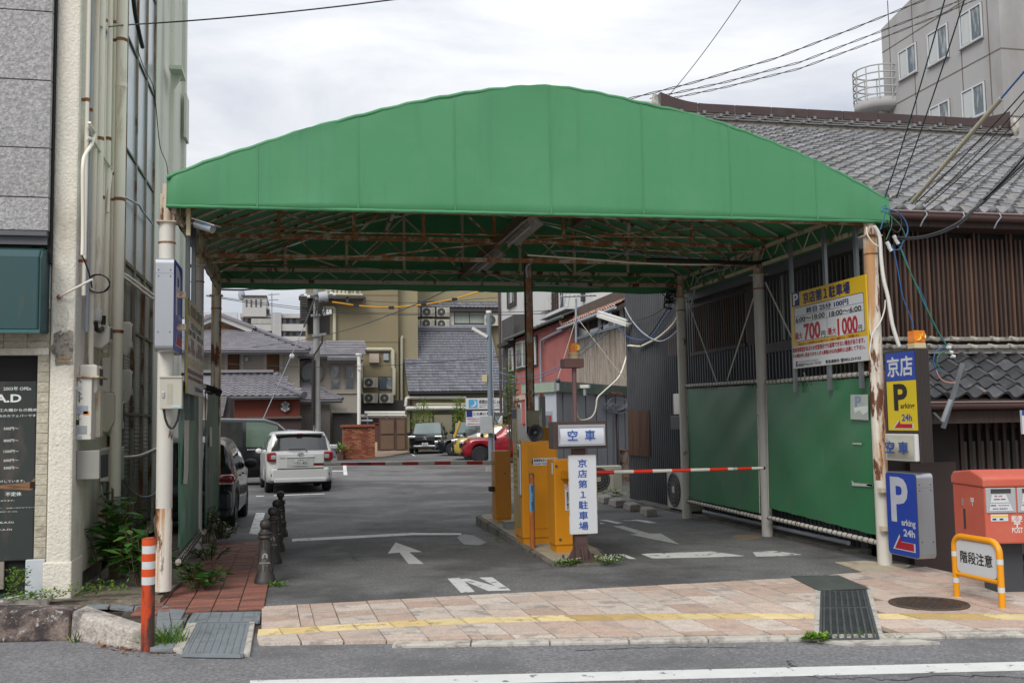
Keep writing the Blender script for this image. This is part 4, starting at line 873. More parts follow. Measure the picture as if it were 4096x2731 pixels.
def beacon(label,c,w_,h_,square=False,d=None):
 t=thing('warning_beacon',label,'warning light',tuple(c));c=V(c)
 if square:
  mb=MB();mb.box(c.x-w_/2,c.x+w_/2,c.y-w_/2,c.y+w_/2,c.z,c.z+h_*.3);mb.build('base',BEI,t,bev=.006)
  mb=MB();mb.box(c.x-w_*.49,c.x+w_*.49,c.y-w_*.49,c.y+w_*.49,c.z+h_*.3,c.z+h_);mb.build('lens',AMB,t,bev=.012)
  mb=MB();mb.lathe([(.01,0),(w_*.3,.05)],(c.x-w_*.14,c.y-w_*.2,c.z+h_*.62),14,ax=(-.3,-1,.1),caps=False);mb.lathe([(.01,0),(w_*.25,.05)],(c.x+w_*.2,c.y-w_*.2,c.z+h_*.7),14,ax=(.5,-.9,.1),caps=False);mb.cyl((c.x,c.y,c.z+h_*.3),(c.x,c.y,c.z+h_*.8),w_*.1);mb.build('reflector',REFL,t)
 else:
  r=w_/2;mb=MB();mb.lathe([(r,0),(r,h_*.3),(r*1.06,h_*.31),(r*1.06,h_*.36),(r,h_*.37)],c,20);mb.build('base',BEI,t)
  mb=MB();mb.lathe([(r*.93,h_*.37),(r*.95,h_*.85),(r*.85,h_*.96),(0,h_)],c,20);mb.build('lens',AMB,t)
  mb=MB();mb.lathe([(.01,0),(r*.6,.04)],(c.x+r*.2,c.y-r*.7,c.z+h_*.65),12,ax=(.2,-1,.15),caps=False);mb.build('reflector',REFL,t)
 return t
p=AY(3661,1384,yN+.13);q=AY(3697,1313,yN+.13);beacon('square amber warning light on top of the tower sign',(p.x-.01,yN+.09,zt+.002),.135,q.z-p.z,True)
xp=6.33;c33=lambda x,y:AX(3000+x/2.24,900+y/2.24,xp)
t=thing('price_board','large yellow and white parking price board hung on three grey channel posts','sign',(xp,c33(700,1280).y,c33(700,1280).z))
q=[c33(373,608),c33(377,1283),c33(1053,1220),c33(1045,448)]
ya,yb=(q[0].y+q[1].y)/2,(q[2].y+q[3].y)/2;za,zb=(q[0].z+q[3].z)/2,(q[1].z+q[2].z)/2
mb=MB();mb.box(xp,xp+.02,yb,ya,zb,za);mb.build('board',YELD,t)
def rect33(nm,m,lt,rt_,lb,lift,rad=0):
 a,b_,c=c33(*lt),c33(*rt_),c33(*lb);ctr=V((xp,(a.y+b_.y)/2,(a.z+c.z)/2));mb=MB();plate(mb,ctr,(0,-1,0),(0,0,1),a.y-b_.y,a.z-c.z,lift,rad=rad);return mb.build(nm,m,t)
def text33(s,m,lt,rt_,lb,bold=.02,lift=.004):
 a,b_,c=c33(*lt),c33(*rt_),c33(*lb);text(s,m,t,V((xp,(a.y+b_.y)/2,(a.z+c.z)/2)),(0,-1,0),(0,0,1),a.y-b_.y,a.z-c.z,bold,lift=lift)
mb=MB();plate(mb,V((xp,(ya+yb)/2,(zb+c33(375,1095).z)/2)),(0,-1,0),(0,0,1),ya-yb-.004,c33(375,1095).z-zb-.004,.001);mb.build('white_field',SWH,t)
rect33('blue_square',NAVY,(373,612),(440,597),(375,738),.0015);text33('P',SWH,(386,622),(432,612),(388,722),.03)
text33('京店第１駐車場',NAVY,(475,610),(893,510),(478,708),.026)
rect33('border',NAVY,(394,745),(1018,622),(396,1053),.001,.03);rect33('panel',SWH,(398,750),(1015,627),(399,1048),.002,.03)
for lt,rt_,lb in(((396,824),(1016,706),(396,827)),((396,886),(1018,777),(396,889))):rect33('rule',NAVY,lt,rt_,lb,.003)
a=c33(688,775);b2=c33(690,1010);mb=MB();mb.box(xp-.003,xp-.001,a.y-.002,a.y+.002,b2.z,a.z);mb.build('rule',NAVY,t)
text33('終日 25分 100円',NAVY,(507,740),(882,680),(510,790),.03);text33('6:00〜18:00',SBLK,(410,835),(670,790),(412,878),.02);text33('18:00〜6:00',SBLK,(712,778),(998,728),(712,823),.02)
PR=mat('price_red','a8202c',r=.5)
for s,a in(('最大',((408,968),(470,958),(410,1030))),('円',((642,952),(676,944),(643,1003))),('最大',((700,925),(772,912),(702,985))),('円',((975,898),(1005,893),(976,950)))):text33(s,PR if s=='最大'else SBLK,*a,.02)
text33('700',PR,(482,885),(630,870),(487,1035),.035);rect33('patch',mat('patch_white','d2d4d6',r=.3,v=.1,s=14,b=.3),(770,832),(860,815),(774,996),.0025);text33('1',PR,(782,840),(800,836),(786,990),.035);text33('000',PR,(822,832),(965,815),(826,985),.035)
text33('ご利用にあたって利用規約を必ずお読み下さい。内容をご確認のうえ、ご利用願います。',PR,(425,1060),(985,985),(426,1082),.015)
text33('軽専用車室があるため空室表示でも駐車できない場合があります。',PR,(385,1104),(1030,1025),(386,1145),.025);text33('その場合申し訳ありませんが入庫後5分以内(無料)に出庫して下さい。',PR,(385,1160),(1035,1092),(387,1200),.025)
text33('コインパーキングトータルプロデュース&マネジメント',SBLK,(436,1222),(615,1205),(436,1234),.015);text33('株式会社アサヒエンタープライゼス',SBLK,(436,1242),(640,1222),(437,1268),.02);text33('緊急連絡先 ☎0852-23-9155',SBLK,(680,1210),(995,1172),(680,1243),.02)
rect33('logo',PR,(412,1222),(428,1220),(412,1244),.003,.01);rect33('logo',NAVY,(412,1246),(428,1243),(412,1272),.003)
CHN=mat('channel_steel','7c8184',r=.45,m=.6,v=.1,s=4,st=(1,1,.2))
for p0,y1 in((398,1497),(705,1477),(990,1462)):
 a=AX(3000+p0/2.24,1500,xp+.03);zz=AX(3000+p0/2.24,900+y1/2.24,xp+.03).z
 mb=MB();mb.box(xp+.022,xp+.028,a.y-.03,a.y+.03,zz,4.0);mb.box(xp+.028,xp+.06,a.y-.03,a.y-.025,zz,4.0);mb.box(xp+.028,xp+.06,a.y+.025,a.y+.03,zz,4.0);mb.build('channel_post',CHN,t)
xq=-1.12;t=thing('price_board','yellow and white price board seen at a sharp angle between the left posts','sign',(xq,12,1.9))
yA,yB2=10.75,12.55;zA,zB=AX(760,1200,xq).z,0
z1=3.02;z0=2.02
mb=MB();mb.box(xq-.02,xq,yA,yB2,z0,z1);YDL=mat('board_dull','9a8a4c',r=.25,v=.1,spec=.6);WDL=mat('board_dull_white','a3a49c',r=.25,v=.1,spec=.6);NDL=mat('board_dull_navy','5b6078',r=.4);PDL=mat('board_dull_red','9a6a62',r=.4);mb.build('board',YDL,t)  # board and text colours greyed: sky reflection and dirty clear cover painted in
L2=lambda u,v:V((xq,yA+(yB2-yA)*u,z1-(z1-z0)*v))
def pan(nm,m,u0,v0,u1,v1,lift):a,b_=L2(u0,v0),L2(u1,v1);mb=MB();plate(mb,(a+b_)/2,(0,1,0),(0,0,1),b_.y-a.y,a.z-b_.z,lift);mb.build(nm,m,t)
pan('white_field',WDL,.005,.70,.995,.99,.001);pan('panel',WDL,.03,.22,.95,.62,.001);pan('blue_square',NDL,0,0,.1,.18,.0012)
for s,m,u,v,wu,hv in(('P',WDL,.05,.09,.06,.13),('京店第１駐車場',NDL,.52,.1,.7,.13),('終日 25分 100円',NDL,.5,.26,.6,.07),('6:00〜18:00',NDL,.25,.345,.38,.06),('18:00〜6:00',NDL,.73,.345,.38,.06),('700',PDL,.26,.49,.2,.18),('1000',PDL,.73,.49,.26,.18),('最大',PDL,.09,.53,.09,.08),('最大',PDL,.55,.53,.09,.08),('円',NDL,.4,.54,.05,.07),('円',NDL,.91,.54,.05,.07),('軽専用車室があるため空室表示でも駐車できない場合があります。',PDL,.5,.76,.95,.05),('その場合申し訳ありませんが入庫後5分以内(無料)に出庫して下さい。',PDL,.5,.83,.95,.05),('緊急連絡先 ☎0852-23-9155',NDL,.7,.93,.46,.05)):
 text(s,m,t,L2(u,v),(0,1,0),(0,0,1),wu*(yB2-yA),hv*(z1-z0),.02,lift=.003)
for y in(11.15,11.75):
 mb=MB();mb.box(xq-.07,xq-.022,y-.03,y+.03,1.75,4.0);mb.build('channel_post',mat('channel_dark','5d6264',r=.5,m=.4),t)
y=10.22;a,b_=AY(639,1509,y),AY(727,1634,y)
t=thing('control_box','beige steel control box with a handle strapped to the first left post','control box',((a.x+b_.x)/2,y,b_.z))
BOXB=mat('box_beige','b7b3a5',r=.45,v=.04,s=3)
mb=MB();mb.box(a.x,b_.x,y,y+.1,b_.z,a.z);mb.build('case',BOXB,t,bev=.006)
mb=MB();mb.box(a.x-.004,b_.x+.004,y-.012,y+.1,a.z-.006,a.z+.012);mb.build('lid',BOXB,t,bev=.004)
w_=b_.x-a.x;h_=a.z-b_.z
mb=MB();mb.box(a.x+.12*w_,a.x+.22*w_,y-.012,y,b_.z+.35*h_,b_.z+.55*h_);mb.build('handle',mat('chrome','c0c0c0',r=.2,m=.9),t,bev=.004)
mb=MB();mb.box(a.x+.34*w_,a.x+.58*w_,y-.002,y,b_.z+.15*h_,b_.z+.8*h_);mb.build('door_panel',mat('box_beige2','a9a593',r=.4),t)
mb=MB();mb.box(a.x+.58*w_,b_.x-.06*w_,y-.003,y,b_.z+.015,b_.z+.10*h_);mb.build('sticker',mat('sticker_blue','a9cbdc'),t)
cable('cable_loop','thick black cable loop hanging under the beige control box',[V((a.x+.17*w_+.7*w_*u,y+.05,b_.z-.19*sin(pi*u)**.6))for u in[k/14 for k in range(15)]],.012,BLK)
c=AY(815,905,10.35)
t=thing('security_camera','silver bullet security camera under the left eave of the canopy','camera',tuple(c))
d=V((.75,-.5,-.32)).normalized();SIL=mat('silver','b8babd',r=.3,m=.5)
MB().tube([c-d*.10,c+d*.12],.045,14).build('body',SIL,t);MB().obox(c+d*.03+V((0,0,.045)),d*.15,d.cross(V((0,0,1))).normalized()*.055,V((0,0,.006))).build('hood',SIL,t)
MB().tube([c-d*.1,c-d*.2+V((-.03,.05,.0)),c+V((-.22,.08,.02))],.014,8).build('arm',SIL,t)
mb=MB();p=AY(754,880,10.38);mb.box(p.x-.02,p.x+.02,10.36,10.40,p.z-.16,p.z+.16);mb.build('bracket',BEI,t)
mb=MB();mb.obox(c+d*.02+V((-.0,-.047,-.0)),V((.05,-.03,-.02)),V((0,.002,0)),V((0,0,.018)));mb.build('sticker',mat('sticker_cyan','3b9ac4'),t)
# gate island
ORA=mat('gate_orange','c98410',r=.45,v=.06,s=2,c2=(.42,.19,.015),th=(.5,.72),s2=1.5,st=(1,1,.5),spec=.45,c3=(.16,.075,.02),th3=(.70,.72),s3=16,b=.03,bs=8)
def isl_z(y):return.035+.115*max(0,min(1,(y-11.3)/4.4))
isl=[(2.86,11.30),(2.93,11.22),(3.45,11.20),(3.60,11.36),(3.74,12.2),(3.80,16.35),(2.95,16.4),(2.84,16.2)]
t=thing('gate_island','raised concrete island with a dark kerb carrying the parking machines','traffic island',(3.3,13.5,0))
mb=MB();n=len(isl);top=[V((a,b_,isl_z(b_)))for a,b_ in isl];mb.add([V((a,b_,-.03))for a,b_ in isl]+top,[tuple(range(n))[::-1],tuple(range(n,2*n))]+[(i,(i+1)%n,n+(i+1)%n,n+i)for i in range(n)])
mb.build('kerb',CONCD,t,bev=.015)
cc=V((3.3,13.5,0));mb=MB();ins=[p+(V((cc.x,p.y,p.z))-p)*.14+V((0,.08 if p.y<12 else-.08 if p.y>15.5 else 0,.004))for p in top]
mb.add([p-V((0,0,.02))for p in ins]+ins,[tuple(range(n))[::-1],tuple(range(n,2*n))]+[(i,(i+1)%n,n+(i+1)%n,n+i)for i in range(n)]);mb.build('top',mat('island_top','a39a86',r=.9,v=.12,s=3,c2=(.24,.21,.165),th=(.5,.65),s2=3,b=.3,bs=70),t)
def machine(label,y,x0,y0,x1,y1,ybase,dep,nm='gate_machine',cat='parking machine'):
 a,b_=AY(x0,y0,y),AY(x1,y1,y);zb=isl_z(y)
 t=thing(nm,label,cat,((a.x+b_.x)/2,y,zb))
 mb=MB();mb.box(a.x,b_.x,y,y+dep,b_.z,a.z);mb.build('cabinet',ORA,t,bev=.012)
 mb=MB();mb.box(a.x+.015,b_.x-.015,y+.015,y+dep-.015,zb-.01,b_.z);mb.build('plinth',ORA,t)
 return t,a,b_
t,a,b_=machine('plain orange barrier machine at the far end of the island with the left hand boom',15.25,1980,1803,2047,2074,2092,.32)
mb=MB();mb.box(a.x+.02,b_.x-.02,15.245,15.25,b_.z+.02,a.z-.03);mb.build('door',mat('gate_orange_door','c07a0c',r=.45,v=.05),t,bev=.003)
mb=MB();mb.box(a.x-.08,a.x+.001,15.33,15.45,b_.z+.42,b_.z+.50);mb.build('socket',BLK,t,bev=.01)
mb=MB();p=AY(2020,1893,15.243);mb.cyl(p,p-V((0,.006,0)),.014);mb.build('lock',mat('screw','5b5856',m=.5),t)
BRED=mat('boom_red','b11c1c',r=.35,v=.06);BWH=mat('boom_white','c6c2b6',r=.4,v=.05);BOR=mat('boom_orange_red','cf2e16',r=.35,v=.04)
def boom(label,y,segs,y0,y1,r0,r1,mr,root):
 """segs: (photo x, material) from the root outwards"""
 xa,xb=segs[0][0],segs[-1][0]
 f=lambda px:AY(px,y0+(y1-y0)*(px-xa)/(xb-xa),y)
 t=thing('barrier_arm',label,'barrier arm',tuple(f(xa)))
 for(p,m),(q,_)in zip(segs,segs[1:]):
  ra=r0+(r1-r0)*(p-xa)/(xb-xa);rb=r0+(r1-r0)*(q-xa)/(xb-xa)
  mb=MB();mb.tube([f(p),f(q)],ra,12,rr=[ra,rb]);mb.build('band',m,t)
boom('red and white boom lowered over the left lane, in front of the white car',15.42,[(1980,BWH),(1930,BRED),(1866,BWH),(1802,BRED),(1737,BWH),(1673,BRED),(1608,BWH),(1541,BRED),(1483,mat('boom_red_dark','6e1418',r=.5,v=.1)),(1429,BRED),(1363,BWH),(1296,BRED),(1254,None)],1849,1856,.031,.02,BRED,None)
yt=12.85
t,a,b_=machine('big orange ticket machine with a black and white ticket arrow on its door',yt,2085,1767,2237,2147,2165,.52)
TH=a.z-b_.z;TW=b_.x-a.x
mb=MB();p,q=AY(2117,2115,yt),AY(2222,1778,yt);mb.box(p.x,b_.x-.02,yt-.008,yt,p.z,q.z);mb.build('door',ORA,t,bev=.004)
mb=MB();mb.box(a.x-.006,a.x,yt+.06,yt+.50,b_.z+.10*TH,a.z+.03);mb.build('side_panel',mat('gold_reflection','b28f4e',r=.25,m=.4,v=.15,s=3,c2=(.50,.36,.05),th=(.5,.62),s2=2.5,st=(1,1,.4)),t)  # yellowish reflection on this face is put into the panel colour
mb=MB();mb.box(a.x-.03,a.x+.0,yt+.0,yt+.13,a.z-.36*TH-.25,a.z-.03);mb.build('ticket_slot',mat('silver','b8babd',r=.3,m=.5),t,bev=.03)
mb=MB();mb.box(a.x-.034,a.x-.028,yt+.03,yt+.10,a.z-.20,a.z-.10);mb.build('button',mat('dark_red','4a1a1c',r=.3),t)
mb=MB();mb.box(a.x-.0075,a.x-.0055,yt+.15,yt+.48,b_.z+.5*TH,a.z-.06);mb.build('instructions',mat('instruction_yellow','b39b3a',r=.5,v=.1,s=8),t)
for i in range(7):text('駐車場ご利用案内お支払い',mat('text_brown','5a4320'),t,V((a.x-.008,yt+.31,a.z-.16-i*.075)),(0,-1,0),(0,0,1),.28,.028)
c=AY(2166,1846,yt-.009);p,q=AY(2132,1861,yt),AY(2222,1830,yt)
mb=MB();mb.add([V((p.x,yt-.010,p.z)),V((b_.x-.005,yt-.010,p.z)),V((b_.x-.005,yt-.010,q.z)),V((p.x,yt-.010,q.z)),V((AY(2125,1846,yt).x,yt-.010,c.z))],[(0,1,2,3,4)]);mb.build('ticket_sign',SWH,t)
mb=MB();mb.add([V((p.x,yt-.0112,p.z)),V((p.x,yt-.0112,q.z)),V((AY(2125,1846,yt).x,yt-.0112,c.z))],[(0,1,2)][::1]);mb.build('arrow_head',SBLK,t)
wd=b_.x-p.x
text('駐車券をおとりください',SBLK,t,V((p.x+wd*.5,yt-.010,c.z+(q.z-p.z)*.2)),(1,0,0),(0,0,1),wd*.92,(q.z-p.z)*.42,.03);text('PLEASE TAKE A TICKET',SBLK,t,V((p.x+wd*.5,yt-.010,c.z-(q.z-p.z)*.27)),(1,0,0),(0,0,1),wd*.92,(q.z-p.z)*.24,.015)
p=[AY(x,y,yt+.12)for x,y in((2068,1766),(2126,1766),(2086,1690),(2084,1632),(2068,1632))]
mb=MB();mb.prism(p,(0,.014,0));o=mb.build('display_fin',mat('fin_grey','b2b2ae',r=.3,m=.4,v=.1,s=4),t)
mb=MB();q=AY(2069,1632,yt);mb.box(p[0].x-.008,p[0].x-.001,yt+.10,yt+.40,p[0].z,p[3].z);mb.build('fin_panel',mat('fin_panel','9d8b50',r=.25,m=.3,v=.2,s=3),t)
mb=MB();mb.box(p[0].x-.0105,p[0].x-.0085,yt+.11,yt+.39,p[3].z-.14,p[3].z-.01);mb.build('fin_label',NAVY,t)
c=AY(2143,1730,yt+.1)
t=thing('horn_speaker','dark grey horn loudspeaker on top of the ticket machine','loudspeaker',tuple(c));HORN=mat('horn_grey','3a3d40',r=.5,v=.1)
mb=MB();mb.lathe([(0,.11),(.028,.09),(.05,.05),(.10,.004),(.112,0),(.108,.014),(.062,.065),(.038,.12),(.03,.2)],c,24,ax=(-.12,1,0));mb.build('horn',HORN,t)
mb=MB();mb.ball(c+V((0,.03,0)),.026,10);mb.build('rim',mat('horn_rim','5c5f61',r=.4),t)
mb=MB();mb.box(c.x-.02,c.x+.02,c.y+.08,c.y+.12,c.z-.16,c.z-.02);mb.build('foot',HORN,t)
yf=12.02
t,a,b_=machine('slim orange barrier machine at the front of the island beside the white plate',yf,2215,1838,2299,2178,2200,.36)
p,q=AY(2243,1914,yf),AY(2290,1881,yf);mb=MB();mb.box(p.x,b_.x+.06,yf-.09,yf,p.z,q.z);mb.build('arm_box',ORA,t,bev=.006)
for x,y in((2225,1864),(2241,2157)):s_=AY(x,y,yf);mb=MB();mb.cyl(s_,s_-V((0,.008,0)),.017);mb.build('lock',mat('screw','5b5856',m=.5),t)
p,q=AY(2261,2040,yf),AY(2282,1937,yf);mb=MB();mb.box(p.x,q.x,yf-.003,yf,p.z,q.z);mb.build('warning_plate',SWH,t)
mb=MB();cx_=(p.x+q.x)/2;zc=q.z-.035;mb.tube([V((cx_+.026*cos(k*pi/8),yf-.004,zc+.026*sin(k*pi/8)))for k in range(17)],.004,5,caps=False);mb.bar((cx_-.018,yf-.004,zc+.018),(cx_+.018,yf-.004,zc-.018),.006,.003);mb.build('prohibition_ring',PR,t)
text('車\n路\n歩\n行\n禁\n止',SBLK,t,V((cx_,yf-.003,(p.z+q.z)/2-.035)),(1,0,0),(0,0,1),(q.x-p.x)*.5,(q.z-p.z)*.66,.02,.9)
mb=MB();mb.box(a.x-.003,a.x,yf+.05,yf+.11,a.z-.18,a.z-.04);mb.build('sticker',SWH,t)
boom('red and white boom lowered over the exit lane, reaching the grey post',yf+.06,[(2300,BOR),(2455,BWH),(2533,BOR),(2609,BWH),(2686,BOR),(2761,BWH),(2837,BOR),(2910,BWH),(2930,GREYP),(2948,BOR),(3005,BWH),(3052,BLK),(3060,None)],1892,1871,.027,.018,BOR,None)
p=AY(2131,2187,12.5);q=AY(2131,1893,12.5)
t=thing('rusty_bollard','thin rusty orange bollard with a peeling blue camera sticker','bollard',(p.x,12.5,isl_z(12.5)))
OR_=mat('rust_orange','9c5a24',r=.8,v=.25,s=6,c2=(.16,.07,.035),th=(.46,.56),s2=7,st=(1,1,.4),c3=(.5,.23,.05),th3=(.56,.66),s3=6,b=.3)
mb=MB();mb.lathe([(.036,0),(.036,q.z-.02-.06),(.03,q.z-.06),(0,q.z-.055)],(p.x,12.5,isl_z(12.5)),16);mb.build('tube',OR_,t)
z0,z1=AY(2131,2045,12.46).z,AY(2131,1936,12.46).z
mb=MB();mb.grid(lambda u,v:V((p.x+.0375*sin((u-.5)*2.6),12.5-.0375*cos((u-.5)*2.6),z0+(z1-z0)*v)),8,6);mb.build('sticker',mat('sticker_peel','5f93b4',r=.5,v=.15,s=9,c2=(.45,.38,.28),th=(.58,.63),s2=14),t)
text('防\n犯\nカ\nメ\nラ\n設\n置\n店',mat('sticker_text','2a4f72'),t,V((p.x,12.5-.0385,(z0+z1)/2)),(1,0,0),(0,0,1),.036,(z1-z0)*.95,.03,.9)
t=thing('plastic_box','small grey plastic box on the island behind the rusty bollard','box',tuple(AZ(2050,2112,.1)));p=AZ(2050,2118,.1)
mb=MB();mb.box(p.x-.1,p.x+.1,p.y,p.y+.2,.1,.2);mb.build('body',STEEL,t,bev=.01);mb=MB();mb.box(p.x-.11,p.x+.11,p.y-.01,p.y+.21,.2,.225);mb.build('lid',STEEL,t,bev=.006)
ys=11.42;zi=isl_z(ys)
BRW=mat('brown_steel','54403c',r=.55,v=.15,s=4,c2=(.07,.035,.03),th=(.55,.65),s2=6,b=.1)
pc=AY(2322,2230,ys)
t=thing('vacancy_sign','brown steel sign post with a vacancy box and a long white name plate','sign',(pc.x,ys,zi))
mb=MB();mb.box(pc.x-.075,pc.x+.075,ys-.06,ys+.06,zi,AY(2310,1790,ys).z);mb.build('post',BRW,t,bev=.004)
mb=MB();mb.box(pc.x-.21,pc.x+.21,ys-.14,ys+.14,zi,zi+.016);mb.build('base_plate',BRW,t)
for dx in(-.18,.18):
 for dy in(-.11,.11):mb=MB();mb.cyl((pc.x+dx,ys+dy,zi+.01),(pc.x+dx,ys+dy,zi+.06),.014,n=8);mb.build('bolt',BRW,t)
for dx,sx in((-.075,-1),(.075,1)):mb=MB();mb.prism([V((pc.x+dx,ys-.005,zi+.016)),V((pc.x+dx+sx*.09,ys-.005,zi+.016)),V((pc.x+dx,ys-.005,zi+.17))],(0,.01,0));mb.build('gusset',BRW,t)
mb=MB();mb.prism([V((pc.x-.005,ys-.06,zi+.016)),V((pc.x-.005,ys-.13,zi+.016)),V((pc.x-.005,ys-.06,zi+.17))],(.01,0,0));mb.build('gusset',BRW,t)
p,q=AY(2280,2136,ys-.09),AY(2383,1819,ys-.09);c=(p+q)/2
mb=MB();ps=plate(MB(),c,(1,0,0),(0,0,1),q.x-p.x,q.z-p.z,rad=.012);mb.prism(ps,(0,.012,0));mb.build('name_plate',SWH,t)
mb=MB();mb.tube([x_+V((0,.004,0))for x_ in ps+ps[:1]],.006,5,caps=False);mb.build('plate_edge',mat('plate_edge','b9b2a4',r=.5,c2=(.4,.25,.1),th=(.55,.62),s2=8),t)
text('京\n店\n第\n１\n駐\n車\n場',SBLUE,t,c+V((0,-.0006,0)),(1,0,0),(0,0,1),.33*(q.x-p.x),(q.z-p.z)*.90,.02,1.22)
yv=ys-.17;p,q=AY(2213,1796,yv),AY(2425,1683,yv)
mb=MB();mb.box(p.x,q.x,yv,yv+.21,p.z,q.z);mb.build('vacancy_box',mat('vacancy_brown','43332f',r=.5,v=.15,s=4),t,bev=.006)
mb=MB()
p2,q2=AY(2233,1785,yv-.004),AY(2419,1696,yv-.004)
for x0,x1,z0,z1 in((p2.x,q2.x,q2.z-.035,q2.z),(p2.x,q2.x,p2.z,p2.z+.03),(p2.x,p2.x+.02,p2.z+.03,q2.z-.035),(q2.x-.02,q2.x,p2.z+.03,q2.z-.035)):mb.box(x0,x1,yv-.02,yv+.002,z0,z1)
mb.build('frame',ALU,t,bev=.003)
mb=MB();mb.grid(lambda u,v:V((p2.x+.02+(q2.x-p2.x-.04)*u,yv-.010-.02*sin(pi*v),p2.z+.028+(q2.z-p2.z-.06)*v)),2,10);mb.build('lens',mat('lens_white','c8ccd4',r=.2,v=.03,spec=.6),t)
text('空  車',SBLUE,t,V(((p2.x+q2.x)/2-.01,yv-.031,(p2.z+q2.z)/2)),(1,0,0),(0,0,1),(q2.x-p2.x)*.58,(q2.z-p2.z)*.48,.016)
ym=11.75;c=AY(2296,1470,ym);zb=c.z
t=thing('beacon_mast','thin dusty purple pole with a brown box and a bracket for the beacon','pole',(c.x,ym,isl_z(ym)))
MAUVE=mat('mauve_paint','7a5c5a',r=.6,v=.12,s=3,c2=(.16,.08,.05),th=(.6,.68),s2=7)
MB().tube([V((c.x,ym,isl_z(ym))),V((c.x,ym,zb))],.028,14).build('pole',MAUVE,t)
p,q=AY(2256,1470,ym-.08),AY(2334,1434,ym-.08);mb=MB();mb.box(p.x,q.x,ym-.1,ym+.1,p.z,q.z);mb.build('box',mat('mauve_brown','6b4b45',r=.55,v=.1,s=3),t,bev=.005)
beacon('round amber warning beacon on the brown box above the vacancy sign',(c.x,ym,q.z),.135,.205)
yq=13.5
p,q=AY(2107,1708,yq),AY(2202,1640,yq)
t=thing('switch_box','olive grey switch box on the rusty channel post behind the ticket machine','switch box',((p.x+q.x)/2,yq,p.z))
OLV=mat('olive_grey','7b7862',r=.5,v=.08,s=4);yq=13.24
p,q=AY(2110,1707,yq),AY(2150,1645,yq);mb=MB();mb.box(p.x,p.x+.17,yq,yq+.03,p.z,q.z);mb.build('case',OLV,t,bev=.005);mb=MB();mb.box(p.x-.01,p.x+.18,yq-.01,yq+.03,q.z,q.z+.014);mb.build('lid',OLV,t)
ye=18.2;x0=AY(2152,1708,ye).x
t=thing('exit_machine','orange exit machine with a grey lamp column, half hidden behind the ticket machine','parking machine',(x0+.2,ye,0))
p,q=AY(2148,1765,ye),AY(2200,1708,ye);mb=MB();mb.box(p.x,q.x,ye,ye+.4,0,q.z);mb.build('cabinet',ORA,t,bev=.01)
p,q=AY(2160,1712,ye+.1),AY(2181,1584,ye+.1);mb=MB();mb.box(p.x,q.x,ye+.1,ye+.2,p.z,q.z);mb.build('lamp_column',mat('column_grey','8a8782',r=.5,v=.08),t,bev=.004)
mb=MB();s_=[AY(x,y,ye+.09)for x,y in((2152,1712),(2168,1712),(2168,1620))];mb.prism(s_,(0,.012,0));mb.build('fin',MATS['fin_grey'],t)
p,q=AY(2160,1584,ye+.1),AY(2167,1573,ye+.1);mb=MB();mb.box(p.x,p.x+.04,ye+.1,ye+.2,p.z,q.z);mb.build('lamp',mat('lamp_orange','e0531a',r=.3),t);mb=MB();mb.box(p.x+.045,p.x+.08,ye+.1,ye+.2,p.z,q.z);mb.build('lamp_base',BEI,t)
# bollards by the brick path
BOLM=mat('bollard_iron','3a3734',r=.55,m=.2,v=.2,s=5,c2=(.075,.06,.05),th=(.52,.65),s2=6,b=.15,bs=70)
BOLE=mat('bollard_print','8f8b86',r=.6,v=.1)
def make_bollard():
 t=thing('iron_bollard','x','bollard',(0,0,0),group='kyomise bollards along the brick path');s=.69/.245/2.82
 mb=MB();mb.lathe([(.108,0),(.108,.055),(.100,.062),(.098,.085),(.092,.09),(.092,.10),(.085,.105),(.052,.465)],(0,0,0),24);mb.build('shaft',BOLM,t)
 mb=MB();mb.lathe([(.052,.465),(.075,.468),(.078,.478),(.066,.484),(.062,.505),(.074,.51),(.074,.518),(.046,.524),(.038,.54),(.03,.555)],(0,0,0),24);mb.build('collar',BOLM,t)
 mb=MB();mb.ball((0,0,.602),.056,20);mb.build('ball',BOLM,t)
 for z0,z1 in((.14,.21),(.36,.44)):
  mb=MB()
  for k in range(14):
   a=2*pi*k/14+.2;f=lambda z:.085-.033*(z-.105)/.36
   mb.tube([V((f(z0)*cos(a),f(z0)*sin(a),z0)),V((f(z1)*cos(a),f(z1)*sin(a),z1))],.0065,5)
  mb.build('fluting',BOLM,t,kind='stuff')
 ty=-.066;slope=V((0,.0917,1)).normalized();o=V((0,-.0745,.23))
 text('kyomise',BOLE,t,V((0,-.0755,.222)),(1,0,0),slope,.105,.026,.03);text('since 1798',BOLE,t,V((0,-.077,.197)),(1,0,0),slope,.06,.008,.0)
 mb=MB();cz=.285;cy=-.070
 mb.add([V((.029*cos(k*pi/10),cy-.001,cz+.036*sin(k*pi/10)))+slope*0 for k in range(20)],[tuple(range(20))]);mb.build('medallion',BOLE,t)
 mb=MB()
 mb.add([V((-.016+.0,cy-.0016,cz-.03)),V((.016,cy-.0016,cz-.03)),V((.019,cy-.0016,cz-.018)),V((.007,cy-.0016,cz-.008)),V((-.007,cy-.0016,cz-.008)),V((-.019,cy-.0016,cz-.018))],[(0,1,2,3,4,5)])
 mb.add([V((.009*cos(k*pi/6),cy-.0018,cz+.006+.012*sin(k*pi/6)))for k in range(12)],[tuple(range(12))]);mb.build('bust',BOLM,t)
 return t
b0=make_bollard();tr=tree_of(b0)
